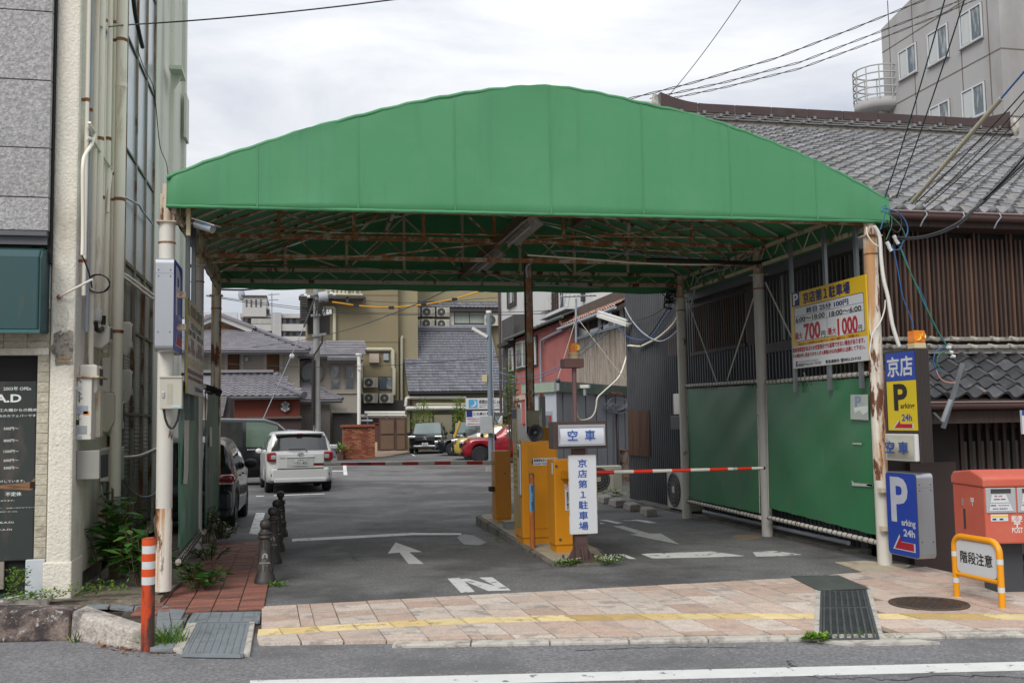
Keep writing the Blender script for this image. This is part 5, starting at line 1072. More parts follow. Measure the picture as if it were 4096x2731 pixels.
for i,(px,py,lb)in enumerate(((1060,2335,'nearest black iron bollard with the kyomise medallion in full view'),(1090,2252,'second black bollard, partly behind the nearest one'),(1106,2203,'third black bollard in the line along the brick path'),(1122,2145,'farthest black iron bollard, at the head of the brick path'))):
 p=AZ(px,py)
 if i==0:b0.location=p;b0['label']=lb;b0.scale=(1.04,)*3
 else:
  c=copy_thing(b0,p,0,lb,tree=tr);c.scale=(1.04,)*3
p=AZ(590,2608,-.03)
t=thing('delineator_post','scuffed orange delineator post with three white reflective bands at the kerb','post',tuple(p))
ORP=mat('post_orange','cf4a10',r=.5,v=.1,s=4,c2=(.10,.035,.02),th=(.62,.72),s2=4,st=(1,1,.35),c3=(.5,.16,.05),th3=(.6,.7),s3=9)
ORP2=mat('post_orange_dirty','c24312',r=.55,v=.12,s=4,c2=(.06,.03,.022),th=(.50,.60),s2=5,st=(1.3,1.3,.4))
RFW=mat('reflective_white','c9cac8',r=.4,v=.06,s=40,c2=(.3,.3,.3),th=(.66,.72),s2=5)
R1=.050;Hh=AY(597,2150,p.y).z-p.z
zs_=[Hh-(y-2150)/460*Hh for y in(2150,2180,2212,2243,2274,2305,2337)]
mb=MB();mb.lathe([(R1*1.03,0),(R1,.02),(R1,zs_[6])],p,24);mb.build('lower_tube',ORP2,t)
for i in range(6):
 mb=MB();rr_=R1+(.0012 if i%2 else 0);mb.lathe([(rr_,zs_[6-i]),(rr_,zs_[5-i])],p,24);mb.build('reflective_band'if i%2==0 else 'orange_band',RFW if i%2==0 else ORP,t)
mb=MB();mb.lathe([(R1+.002,Hh-.008),(R1+.002,Hh),(R1-.008,Hh),(R1-.01,Hh-.02),(0,Hh-.02)],p,24);mb.build('cap',mat('dark_rim','6a4b3f',r=.6),t)
a,b_=AZ(3828,2392),AZ(4010,2438)
t=thing('caution_frame','yellow tube frame with a white caution board standing on the pavement','barrier sign',tuple((a+b_)/2))
YP=mat('frame_yellow','e0940c',r=.4,v=.05,s=3)
d=(b_-a);h=1.0;dn=d.normalized()
za=AX(3820,2145,a.x).z;zt_=.88
f=lambda u,z:a+d*u+V((0,0,z))
zt_=AY(3850,2138,a.y).z;r_=.028
pts=[f(0,0),f(0,zt_-.10)]+[f(0,zt_-.10)+dn*(.10*(1-cos(k*pi/10)))+V((0,0,.10*sin(k*pi/10)))for k in range(1,6)]+[f(1,zt_-.10)-dn*(.10*(1-cos(k*pi/10)))+V((0,0,.10*sin(k*pi/10)))for k in range(5,-1,-1)]+[f(1,0)]
MB().tube(pts,r_,14).build('frame',YP,t)
zl=AY(3840,2290,a.y).z;MB().tube([f(0.02,zl),f(.98,zl)],.02,10).build('cross_bar',YP,t)
nrm=V((-dn.y,dn.x,0));nrm=nrm if nrm.dot(-(a-EYE))>0 else-nrm
mb=MB();c=f(.5,(zt_+zl)/2-.005);hw=d.length*.5-.035;hh=(zt_-zl)/2-.025;rt=nrm.cross(V((0,0,1)))*-1
ps=plate(MB(),c,rt,(0,0,1),hw*2,hh*2,rad=.05);mb.prism([q-nrm*.006 for q in ps],nrm*.012);mb.build('board',SWH,t)
text('階段注意',SBLK,t,c,rt,(0,0,1),hw*1.6,hh*.72,.018,lift=.0075)
for u in(0,1):
 for z in(zl+.52*(zt_-zl),zl-.06):mb=MB();q=f(u,z);mb.lathe([(r_+.001,-.022),(r_+.001,.022)],q,14);mb.build('reflective_band',RFW,t)
 mb=MB();mb.lathe([(.05,0),(.05,.012),(r_,.016)],f(u,0),16);mb.build('foot',CONCW,t)
# roof tiles
def tile_mesh(tw,th,amp=.026,lip=.022,nseg=6,ov=1.14):
 mb=MB();prof=[(i/nseg)for i in range(nseg+1)]
 zf=lambda u:amp*cos(2*pi*(u-.12))
 a=[V((u*tw*1.03,0,zf(u)+lip))for u in prof];b_=[V((u*tw*1.03,th*ov,zf(u)))for u in prof];c=[V((u*tw*1.03,.004,zf(u)-.004))for u in prof]
 n=nseg+1
 mb.add(a+b_,[(i,i+1,n+i+1,n+i)for i in range(nseg)],True);mb.add(c+a,[(i,i+1,n+i+1,n+i)for i in range(nseg)],False)
 return mb
def tiled_roof(part_,O,Rv,Uv,ncol,nrow,tw,th,m,keep=None,maxn=300,amp=.026,lip=.022,nseg=6,jit=.004,mats=None):
 Rv,Uv=V(Rv).normalized(),V(Uv).normalized();Nv=Rv.cross(Uv);O=V(O)
 proto=tile_mesh(tw,th,amp,lip,nseg);cells=[]
 for j in range(nrow):
  for i in range(ncol):
   p=O+Rv*(i*tw)+Uv*(j*th)
   if keep is None or keep(p+Rv*tw/2+Uv*th/2,i,j):cells.append(p)
 cells.sort(key=lambda p:(p-EYE).length)
 ms=[proto.mesh('roof_tile',q)for q in(mats or[m])];rest=MB()
 for k,p in enumerate(cells):
  M=frame(p+Nv*random.uniform(0,jit)+Uv*random.uniform(-jit,jit),Rv,Uv,Nv)@Mx.Rotation(random.uniform(-1,1)*jit*2.5,4,'Z')
  if k<maxn:piece(random.choice(ms),'roof_tile',part_,M)
  else:rest.add([M@q for q in proto.v],proto.f);rest.sm[-len(proto.f):]=proto.sm;rest.mi[-len(proto.f):]=[random.randrange(len(ms))for _ in proto.f]
 if rest.v:rest.build('roof_tiles',mats or[m],part_,kind='stuff')
TILEO=[mat('old_tile_%d'%i,c,r=.75,v=.15,s=5,rnd=.10,c2=d,th=(.54,.66),s2=6,b=.25,bs=50)for i,(c,d)in enumerate((('828284',(.15,.147,.143)),('7b7a78',(.30,.27,.225)),('88888a',(.17,.165,.16)),('727274',(.10,.097,.095))))]
TILED=[mat('dark_tile_%d'%i,c,r=.55,v=.2,s=6,rnd=.12,c2=d,th=(.55,.65),s2=7,b=.2,bs=50)for i,(c,d)in enumerate((('4b4c4f',(.04,.04,.042)),('55565a',(.20,.17,.14)),('444548',(.07,.07,.07))))]
PLAS=mat('roof_plaster','b3aea4',r=.9,v=.12,s=6,c2=(.22,.20,.18),th=(.5,.62),s2=7,b=.4)
WOODD=mat('dark_wood','3f2f29',r=.7,v=.2,s=4,st=(8,8,.6),c2=(.028,.02,.017),th=(.5,.65),s2=6,rnd=.25,b=.15)
WOODR=mat('slat_wood','4a3931',r=.7,v=.2,s=5,st=(6,6,.5),rnd=.35,b=.1)
WOODB=mat('slat_wood_light','62483a',r=.7,v=.2,s=5,st=(6,6,.5),rnd=.2,b=.1)
GUTB=mat('brown_gutter','4a3430',r=.45,v=.08,s=3)
BLKW=mat('black_wall','29282a',r=.8,v=.2,s=3)
PANG=mat('grey_panel','8d8c88',r=.6,v=.08,s=2)
# the old house on the right
hx=6.95
house=thing('old_tiled_house','old two storey dark timber house with grey tiled roof, lattice front and corrugated side','house',(9,11.3,-.6))
EY=10.9;e0=AY(3602,842,EY);ez=e0.z;RY=19.0
rl,rrt=AY(2596,415,RY),AY(4028,500,RY);rz_=AY(3226,512,RY).z;zc_,zd_=AY(3226,478,RY).z,AY(3226,445,RY).z;rl=AY(2596,420,RY)
U=V((0,RY-EY,rz_-ez));Lr=U.length
x0r,x1r=min(e0.x,rl.x)-.05,16.6
roof=MB().prism([V((x0r,EY,ez-.05)),V((x1r,EY,ez-.05)),V((x1r,RY,rz_-.05)),V((x0r,RY,rz_-.05))],(0,0,-.10)).build('roof',WOODD,house)
th_=.29;nr=int(Lr/th_);nc=int((x1r-x0r)/.262)
tiled_roof(roof,V((x0r,EY,ez)),(1,0,0),U,nc,nr,.262,th_,None,mats=TILEO,keep=lambda p,i,j:j<nr-1,jit=.010,amp=.042,lip=.042)
mb=MB()
for i in range(nc):
 x=x0r+.262*i+.03;mb.lathe([(0,0),(.052,.002),(.052,.05)],(x,EY-.025,ez+.035),10,ax=(0,1,.2))
mb.build('eave_ends',TILEO[3],roof,kind='stuff')
mb=MB();Un=U.normalized();vb=V((x0r+.02,EY,ez+.12))
mb.tube([vb,vb+Un*Lr],.11,10);mb.build('verge_ridge',TILEO[0],roof)
mb=MB()
for k in range(26):c=vb+Un*(.12+k*.33);mb.tube([c,c+Un*.05],.13,12)
mb.lathe([(0,-.01),(.13,0),(.13,.05)],vb,16,ax=Un);mb.build('verge_collars',TILEO[3],roof,kind='stuff')
mb=MB();mb.box(x0r+.2,rrt.x,RY-.10,RY+.2,rz_-.15,rz_+.05);mb.build('ridge_plaster',PLAS,roof)
for k in range(3):mb=MB();mb.box(x0r+.1,rrt.x+.1,RY-.17+.03*k,RY+.2,rz_+.03+k*(zc_-rz_)/3.3,rz_+.03+(k+.6)*(zc_-rz_)/3.3);mb.build('ridge_course',TILEO[1],roof,bev=.012)
mb=MB()
for k in range(3):
 x=x0r+.4+.15*k
 while x<rrt.x:mb.box(x-.03,x+.03,RY-.22+.03*k,RY-.1,rz_+.035+k*(zc_-rz_)/3.3,rz_+.10+k*(zc_-rz_)/3.3);x+=.5
mb.build('ridge_knobs',TILEO[0],roof,kind='stuff')
BROWN=mat('brown_glazed_tile','43322f',r=.35,v=.12,s=3,rnd=.06,c2=(.075,.05,.045),th=(.5,.7),s2=2)
nb=10;x=x0r+.25;wd=(rrt.x-x)/nb
for k in range(nb):
 a,b_=x+wd*k+.012,x+wd*(k+1)-.012
 lift=lambda q:.20*max(0,1-(q-x)/1.0)**2+.20*max(0,1-(rrt.x-q)/1.2)**2
 mb=MB();n=6;xs_=[a+(b_-a)*i/n for i in range(n+1)]
 pts=[V((q,RY-.13,zc_))for q in xs_]+[V((q,RY-.13,zd_+lift(q)))for q in xs_[::-1]]
 mb.prism(pts,(0,.26,0));mb.build('ridge_box',BROWN,roof)
mb=MB();mb.box(x,rrt.x,RY-.10,RY+.1,zc_-.02,zd_-.03);mb.build('ridge_joint',PLAS,roof)
mb=MB();mb.ball((rrt.x+.05,RY-.2,zc_),.11,8,sx=(1,.6,2));mb.build('ridge_end',PLAS,roof);mb=MB();mb.ball((x-.12,RY-.15,zd_-.05),.10,8,sx=(.8,.6,2.2));mb.build('ridge_end',PLAS,roof)
gz=AY(3900,872,EY-.06).z
mb=MB();mb.tube([V((hx-.1,EY-.09,gz)),V((x1r,EY-.09,gz-.02))],.055,12);mb.build('gutter',GUTB,house)
mb=MB();mb.tube([V((hx-.1,EY-.145,gz+.045)),V((x1r,EY-.145,gz+.025))],.012,6);mb.build('gutter_rim',mat('gutter_light','8c7771',r=.35),house)
for k in range(7):
 x=7.55+.52*k;MB().tube([V((x,EY-.15,gz+.05)),V((x+.01,EY-.17,gz+.0)),V((x-.02,EY-.13,gz-.06)),V((x-.03,EY-.08,gz-.13))],.009,6).build('gutter_hook',GREYP,house)
mb=MB();mb.box(hx-.05,x1r,EY-.02,EY+.4,gz-.12,gz-.02);mb.build('eave_board',WOODD,house)
FY=11.3
mb=MB();mb.box(hx,16.5,FY,20,-.62,2.5);mb.box(hx,16.5,FY,20,2.5,4.25);mb.build('walls',BLKW,house)
mb=MB()
mb.prism([V((hx+.002,FY+.1,4.2)),V((hx+.002,19.9,4.2)),V((hx+.002,19.9,7.6)),V((hx+.002,FY+.1,4.35))],(.2,0,0));mb.build('gable_wall',BLKW,house)if False else None
for k in range(5):
 x=7.55+k*.85;mb=MB();mb.box(x,x+.62,FY-.012,FY-.002,3.15,3.92);mb.build('grey_pane',mat('blind_grey','55565a',r=.5,v=.1,rnd=.2),house)
for z0,z1 in((2.56,2.64),(2.86,2.90),(3.22,3.25),(4.02,4.12)):mb=MB();mb.box(hx-.02,12,FY-.06,FY-.002,z0,z1);mb.build('lattice_rail',WOODD,house)
i=0;x=hx+.02
while x<11.2:
 tall=i<12 or(i%7 in(2,3));mb=MB();wd=.03;ztop=4.03 if tall else 3.93
 mb.box(x,x+wd,FY-.11,FY-.065,2.62,ztop);mb.build('slat',WOODB if i%9 in(0,4)else WOODR,house);x+=.068;i+=1
LY0=10.38;lz0=AY(3900,1590,LY0).z;lz1=AY(3900,1418,FY-.1).z
lroof=MB().prism([V((hx-.05,LY0,lz0-.04)),V((12.5,LY0,lz0-.04)),V((12.5,FY,lz1-.04)),V((hx-.05,FY,lz1-.04))],(0,0,-.08)).build('lower_roof',WOODD,house)
U2=V((0,FY-.1-LY0,lz1-lz0));n2=5
tiled_roof(lroof,V((hx-.1,LY0,lz0)),(1,0,0),U2,20,n2,.27,U2.length/n2,None,mats=TILED,amp=.042,lip=.038,nseg=10,jit=.012)
mb=MB();mb.box(hx,12.5,FY-.16,FY-.05,lz1+.01,lz1+.10);mb.build('wall_plaster',PLAS,lroof)
for k in range(2):mb=MB();mb.box(hx-.05,12.5,FY-.22+.05*k,FY-.05,lz1+.07+k*.10,lz1+.12+k*.10);mb.build('wall_course',mat('course_pale','9a958c',r=.8,v=.2,s=5,c2=(.1,.1,.1),th=(.5,.6),s2=6),lroof,bev=.01)
for k in range(18):
 for j in range(2):x=hx+.25+k*.29+j*.07;mb=MB();mb.lathe([(0,0),(.028,.006),(.028,.16)],(x,FY-.30+.05*j,lz1+.075+.1*j),8,ax=(0,1,.25));mb.build('round_tile',PLAS,lroof)
mb=MB();mb.tube([V((hx-.1,LY0-.05,lz0-.09)),V((12.5,LY0-.05,lz0-.11))],.05,12);mb.build('lower_gutter',GUTB,house)
mb=MB();mb.tube([V((hx-.1,LY0-.098,lz0-.05)),V((12.5,LY0-.098,lz0-.07))],.010,6);mb.build('lower_gutter_rim',MATS['gutter_light'],house)
mb=MB();mb.box(hx,12.5,LY0+.05,LY0+.25,lz0-.30,lz0-.15);mb.build('lower_eave_beam',WOODD,house)
mb=MB();a,b_=AY(3640,1850,10.85),AY(3846,2282,10.85);mb.box(a.x,b_.x,10.85,10.93,-.62,a.z);mb.build('door_panel',mat('door_brown','3d2f2c',r=.6,v=.1,s=3),house)
mb=MB();a2=AY(3600,1665,10.95);mb.box(hx+.0,b_.x+.12,10.95,11.2,-.62,lz0-.2);mb.build('dark_wall',mat('wall_brownblack','2c2422',r=.8,v=.1),house)
BY2=10.95;xb=b_.x+.13
mb=MB();mb.box(xb,12,11.22,11.28,-.6,lz0-.1);mb.build('window_back',BLKW,house)
i=0;x=xb+.02
while x<10.6:
 mb=MB();mb.box(x,x+.048,BY2,BY2+.05,-.55,lz0-.22);mb.build('window_bar',WOODD,house)
 mb=MB();mb.box(x+.058,x+.118,11.14,11.15,-.1,1.33);mb.build('window_pane',PANG,house);x+=.122
for z in(1.52,.33,-.2):mb=MB();mb.box(xb,10.7,BY2+.052,BY2+.09,z-.025,z+.025);mb.build('window_rail',WOODD,house)
CORR=mat('corrugated_dark','58595d',r=.5,m=.15,v=.08,s=1.2,c2=(.075,.075,.08),th=(.5,.7),s2=1.5,spec=.4)
yc0,yc1=11.35,AX(2516,1600,hx).y
mb=MB();stp=.105;n=int((yc1-yc0)/stp);ys_,xo=[],[]
for k in range(n):
 a=yc0+k*stp
 for f,o in((0,0),(.62,0),(.66,-.045),(.94,-.045),(1,0)):ys_.append(a+f*stp);xo.append(o)
mb.add([V((hx+o-.01,y,z))for zz in(0,1)for y,o in zip(ys_,xo)for z in((-.5,min(5.4,ez-.3+(y-EY)*U.z/U.y))[zz],)],[(k,k+1,len(ys_)+k+1,len(ys_)+k)for k in range(len(ys_)-1)]);mb.build('corrugated_wall',CORR,house)
mb=MB();mb.box(hx-.02,hx+4,yc1-.02,yc1,-.5,5.2);mb.build('end_wall',CORR,house)
def sidebox(nm,m,a,b_,x=hx,out=.05,dy=None,parent=house,mode='add',bev=0):
 p,q=AX(*a,x-out),AX(*b_,x-out);y0,y1=min(p.y,q.y),max(p.y,q.y);z0,z1=min(p.z,q.z),max(p.z,q.z)
 mb=MB();mb.box(x-out,x-.004,y0,y1,z0,z1);return mb.build(nm,m,parent,bev=bev),y0,y1,z0,z1
def side_lattice(nm,near,far,n,m,mb_,z0f,z1f,out=.07,fr=True):
 """slatted frame on the side wall between far (y1) and near (y0)"""
 y0,y1=near,far
 p=MB().box(hx-.018,hx-.012,y0,y1,z0f,z1f).build(nm,mb_,house)
 for k in range(n):
  y=y0+(y1-y0)*(k+.5)/n;MB().box(hx-out,hx-out+.03,y-.014,y+.014,z0f,z1f).build('slat',m,p)
 if fr:
  for a,b2 in((z0f-.06,z0f),(z1f,z1f+.05)):MB().box(hx-out-.01,hx-.01,y0-.05,y1+.05,a,b2).build('rail',WOODD,p)
 return p
pn,pf=AX(2978,1290,hx-.06),AX(2768,1300,hx-.06)
zb_,zt_=AX(2870,1392,hx-.06).z,AX(2870,1204,hx-.06).z
side_lattice('lattice_window',pn.y,pf.y,24,WOODR,mat('void','100e0d',r=.9),zb_,zt_)
MB().box(hx-.06,hx-.012,pn.y-.42,pn.y-.06,zb_-.05,zt_+.1).build('shutter_board',WOODD,house)
p,q=AX(2672,1330,hx-.03),AX(2722,1330,hx-.03);z0,z1=AX(2690,1424,hx-.03).z,AX(2690,1246,hx-.03).z
for k in range(4):
 ya=q.y+(p.y-q.y)*k/4;yb=q.y+(p.y-q.y)*(k+1)/4;MB().box(hx-.045,hx-.012,ya+.006,yb-.006,z0,z1).build('board',mat('board_wood','4d3a30',r=.7,v=.25,s=4,st=(6,6,.5),rnd=.1),house)
p,q=AX(2518,1730,hx-.05),AX(2604,1730,hx-.05);z0,z1=AX(2560,1822,hx-.05).z,AX(2560,1642,hx-.05).z
side_lattice('slatted_screen',q.y,p.y,18,WOODB,WOODD,z0,z1,.09,False)
p,q=AX(3068,1250,hx-.03),AX(3470,1250,hx-.03);z0,z1=AX(3120,1362,hx-.03).z,3.75
MB().box(hx-.02,hx-.012,q.y,p.y,z0,z1).build('side_window',mat('window_dark','3a3f42',r=.06,v=.1,s=1,spec=.8,coat=.3),house)
MB().box(hx-.07,hx-.008,q.y-.05,p.y+.05,z0-.16,z0-.02).build('window_sill',mat('sill_brown','3f3533',r=.6),house)
for k in range(6):y=q.y+(p.y-q.y)*k/5;MB().box(hx-.05,hx-.01,y-.025,y+.025,z0,z1).build('window_post',WOODD if k%2 else PANG,house)
MB().box(hx-.015,hx-.010,p.y-.9,p.y-.1,z0+.02,z0+.7).build('blind',mat('blind_pale','a39b88',r=.7,v=.2,s=6,st=(1,1,12)),house)
mb=MB();a,b_=AX(2752,1172,hx-.15),AX(3440,985,hx-.15);zz=(a.z+b_.z)/2
mb.box(hx-.22,hx-.01,b_.y,a.y,zz-.10,zz+.06);mb.build('side_gutter_board',mat('gutter_grey','4c4d4f',r=.6,v=.1),house)
mb=MB()
for k in range(40):y=b_.y+(a.y-b_.y)*k/40;mb.box(hx-.02,hx-.008,y,y+.06,zz+.07,zz+.30)
mb.build('pale_flashing',mat('flashing_pale','8f949c',r=.4,m=.3),house)
mb=MB();mb.box(6.62,hx+.1,11.3,19.5,-.3,.03);mb.build('wall_footing',CONCD,kind='structure')
mb=MB();mb.tube([V((6.7,11.4,.10)),V((6.72,16,.10))],.03,8);tag(mb.build('drain_pipe',GREYP),'long grey plastic pipe lying along the foot of the corrugated wall','pipe')
# things on the side wall
def ac_unit_proto():
 t=thing('air_conditioner','x','air conditioner',(0,0,0));W_,H_,D_=.84,.62,.30
 ACW=mat('ac_cream','b9b5a8',r=.5,v=.05,s=3,rnd=.06)
 mb=MB();mb.box(-W_/2,W_/2,0,D_,.05,H_);mb.build('case',ACW,t,bev=.015)
 mb=MB();mb.lathe([(.245,0),(.255,-.012),(.235,-.012),(.235,.004),(0,.004)],(-.12,-.001,.335),24,ax=(0,1,0));mb.build('fan_ring',mat('ac_dark','3a3b3a',r=.6),t)
 mb=MB()
 for k in range(16):a=2*pi*k/16;mb.bar((-.12+.05*cos(a),-.010,.335+.05*sin(a)),(-.12+.235*cos(a+.25),-.010,.335+.235*sin(a+.25)),.006,.008,up=(0,1,0))
 for r in(.11,.17,.23):mb.tube([V((-.12+r*cos(k*pi/12),-.012,.335+r*sin(k*pi/12)))for k in range(25)],.004,4,caps=False)
 mb.build('fan_grille',mat('ac_grille','82827c',r=.5),t,kind='stuff')
 mb=MB();mb.box(-.17,-.07,-.018,-.008,.285,.385);mb.build('fan_cap',ACW,t,bev=.01)
 mb=MB();mb.box(.22,.40,-.004,.0,.12,.56);mb.build('service_panel',mat('ac_panel','a5a194',r=.5),t)
 for x in(-.33,.33):mb=MB();mb.box(x-.03,x+.03,.0,D_,0,.055);mb.build('foot',mat('ac_foot','6a6862',r=.6),t)
 return t
ACP=ac_unit_proto();ACT=tree_of(ACP);ac_first=[True]
def ac(label,loc,rz=0.,s=1.,group='outdoor air conditioner units'):
 if ac_first[0]:
  ac_first[0]=False;o=ACP;o.location=loc;o.rotation_euler=(0,0,rz);o['label']=label;o['group']=group
 else:o=copy_thing(ACP,loc,rz,label,group,ACT)
 o.scale=(s,)*3
 return o
p=AX(2722,2055,6.6);ac('white air conditioner standing at the foot of the third right post',(hx-.32,p.y+.2,.0),R_(-90),1.2)
p=AY(2416,1950,21.0);ac('cream air conditioner standing on the ground before the grey hut',(p.x,21.0,.05),0,1.0)
def sidething(nm,label,cat,m,a,b_,out,bev=.008):
 p,q=AX(*a,hx-out),AX(*b_,hx-out);y0,y1=min(p.y,q.y),max(p.y,q.y);z0,z1=min(p.z,q.z),max(p.z,q.z)
 t=thing(nm,label,cat,(hx,(y0+y1)/2,z0));mb=MB();mb.box(hx-out,hx-.026,y0,y1,z0,z1);mb.build('case',m,t,bev=bev);mb=MB();mb.box(hx-out-.006,hx-out,y0+.03,y1-.03,z0+.04,z1-.06);mb.build('door',m,t);return t
sidething('meter_cabinet','cream upright cabinet on the corrugated wall behind the third right post','box',METW,(2692,1575),(2722,1656),.18)
sidething('letter_box','black hooded box on the corrugated wall below the cream cabinet','box',mat('box_black','26272a',r=.4),(2680,1662),(2722,1718),.2)
# post box
mc=AZ(3985,2372,0.0)
rz=ST
t=thing('post_box','faded red street post box with grey slots and a postal mark, on a dark pedestal','post box',(mc.x,mc.y,0),rz)
dep=(mc.x*SN.x+mc.y*SN.y)
def atd(px,py,d):
 v=ray(px,py);return EYE+v*((d-EYE.dot(SN))/v.dot(SN))
df=dep-.20
A0=atd(3932,1905,df);B0=atd(3938,2176,df)
fl_=A0.dot(SD);zt,zb=A0.z,B0.z;wfr=.60;Hb=zt-zb;db=df+.66
MRED=mat('postbox_red','c05a46',r=.5,v=.07,s=1.5,c2=(.52,.16,.105),th=(.45,.65),s2=1.2,c3=(.55,.22,.15),th3=(.6,.75),s3=5,st3=(1,1,.3),b=.03)
def SB(mb,s0,s1,d0,d1,z0,z1):return mb.obox(SD*((s0+s1)/2)+SN*((d0+d1)/2)+V((0,0,(z0+z1)/2)),SD*((s1-s0)/2),SN*((d1-d0)/2),V((0,0,(z1-z0)/2)))
SB(MB(),fl_,fl_+wfr,df,db,zb,zt-.10).build('body',MRED,t,bev=.015)
mb=MB();top=[(df-.015,zt-.10),(df-.015,zt-.02),(df+.03,zt-.002),(df+.25,zt+.05),(db-.05,zt+.02),(db+.01,zt-.03),(db+.01,zt-.10)]
mb.prism([SD*(fl_-.012)+SN*a+V((0,0,b_))for a,b_ in top][::-1],SD*(wfr+.024));mb.build('lid',MRED,t,bev=.015)
PBG=mat('postbox_grey','aeb0b2',r=.4,m=.2,v=.04)
for k in range(2):
 s0=fl_+.012+k*.290;mb=MB();SB(mb,s0,s0+.275,df-.012,df+.004,zt-.335,zt-.105);mb.build('slot_panel',PBG,t,bev=.006)
 mb=MB();SB(mb,s0+.045,s0+.23,df-.015,df-.010,zt-.155,zt-.115);mb.build('slot',mat('slot_dark','3b3734',r=.5),t)
 mb=MB();pp=lambda u,z:SD*(s0+u*.68)+SN*(df-.0155)+V((0,0,z))
 mb.add([pp(.075,zt-.165),pp(.055,zt-.24),pp(.31,zt-.24),pp(.27,zt-.165)],[(0,1,2,3)]);mb.add([pp(.05,zt-.247),pp(.035,zt-.315),pp(.36,zt-.315),pp(.315,zt-.247)],[(0,1,2,3)]);mb.build('notice',SWH,t)
 for s_,m,u,z,wd,ht in((('手紙・はがき',PR,.165,zt-.18,.11,.016)if k==0 else('その他',SBLUE,.22,zt-.18,.10,.016)),('(定形郵便物・郵便書簡)',SBLK,.18,zt-.21,.16,.013),('取集時刻',SBLK,.09,zt-.265,.07,.013),('平日 10:00 13:00 17:00',SBLK,.23,zt-.265,.14,.010),('連絡先 電話番号',SBLK,.18,zt-.295,.2,.010)):
  text(s_,m,t,pp(u,z),SD,(0,0,1),wd*.68,ht,.01)
lp=SD*fl_+SN*(df+.24)+V((0,0,0))
def postal(c,rt,k):
 mb=MB();up_=V((0,0,1));rt=V(rt);nr_=rt.cross(up_)
 for(x0,x1,z0,z1)in((-.5,.5,.30,.48),(-.5,.5,.02,.20),(-.1,.1,-.5,.02)):mb.add([c+rt*(x*k)+up_*(z*k)+nr_*.0022 for x,z in((x0,z0),(x1,z0),(x1,z1),(x0,z1))],[(0,1,2,3)])
 mb.build('postal_mark',mat('white_print','d9d6d0',r=.5),t)
postal(lp+V((0,0,zt-.25))-SD*.0,-SN,.075)
cz=atd(3975,2080,df);postal(SD*(fl_+.29)+SN*df+V((0,0,zt-.715*Hb)),SD,.06)
text('郵便',MATS['white_print'],t,SD*(fl_+.29)+SN*df+V((0,0,zt-.63*Hb)),SD,(0,0,1),.10,.055,.02,lift=.002);text('POST',MATS['white_print'],t,SD*(fl_+.29)+SN*df+V((0,0,zt-.80*Hb)),SD,(0,0,1),.10,.05,.015,lift=.002)
mb=MB();SB(mb,fl_+.05,fl_+.21,df-.003,df,zt-.41,zt-.348);mb.build('sticker',SWH,t);mb=MB();SB(mb,fl_+.052,fl_+.208,df-.0042,df-.002,zt-.372,zt-.36);mb.build('sticker_band',YEL,t);mb=MB();SB(mb,fl_+.065,fl_+.10,df-.0042,df-.002,zt-.40,zt-.385);SB(mb,fl_+.13,fl_+.165,df-.0042,df-.002,zt-.40,zt-.385);mb.build('sticker_symbols',NAVY,t)
mb=MB();SB(mb,fl_-.004,fl_+.001,df+.40,df+.44,zt-.52,zt-.33);mb.build('door_handle',mat('slot_dark','3b3734',r=.5),t);mb=MB();SB(mb,fl_-.012,fl_+.001,df+.44,df+.455,zt-.30,zt-.23);mb.build('hinge',ALU,t)
mb=MB();SB(mb,fl_+.17,fl_+.43,df+.20,df+.46,0,zb+.02);mb.build('pedestal',mat('pedestal_dark','3f4246',r=.5,v=.1),t,bev=.008)
mb=MB();a,b_=AY(4086,1640,10.2),AY(4130,1735,10.2);mb.box(a.x,b_.x,10.2,10.23,b_.z,a.z);o=tag(mb.build('hanging_sign',SWH),'small white sign with a blue and red top hanging under the lower gutter','sign')
mb=MB();mb.box(a.x+.004,a.x+.05,10.196,10.2,a.z-.06,a.z);q_=mb.build('sign_top',BLUE);q_.parent=o
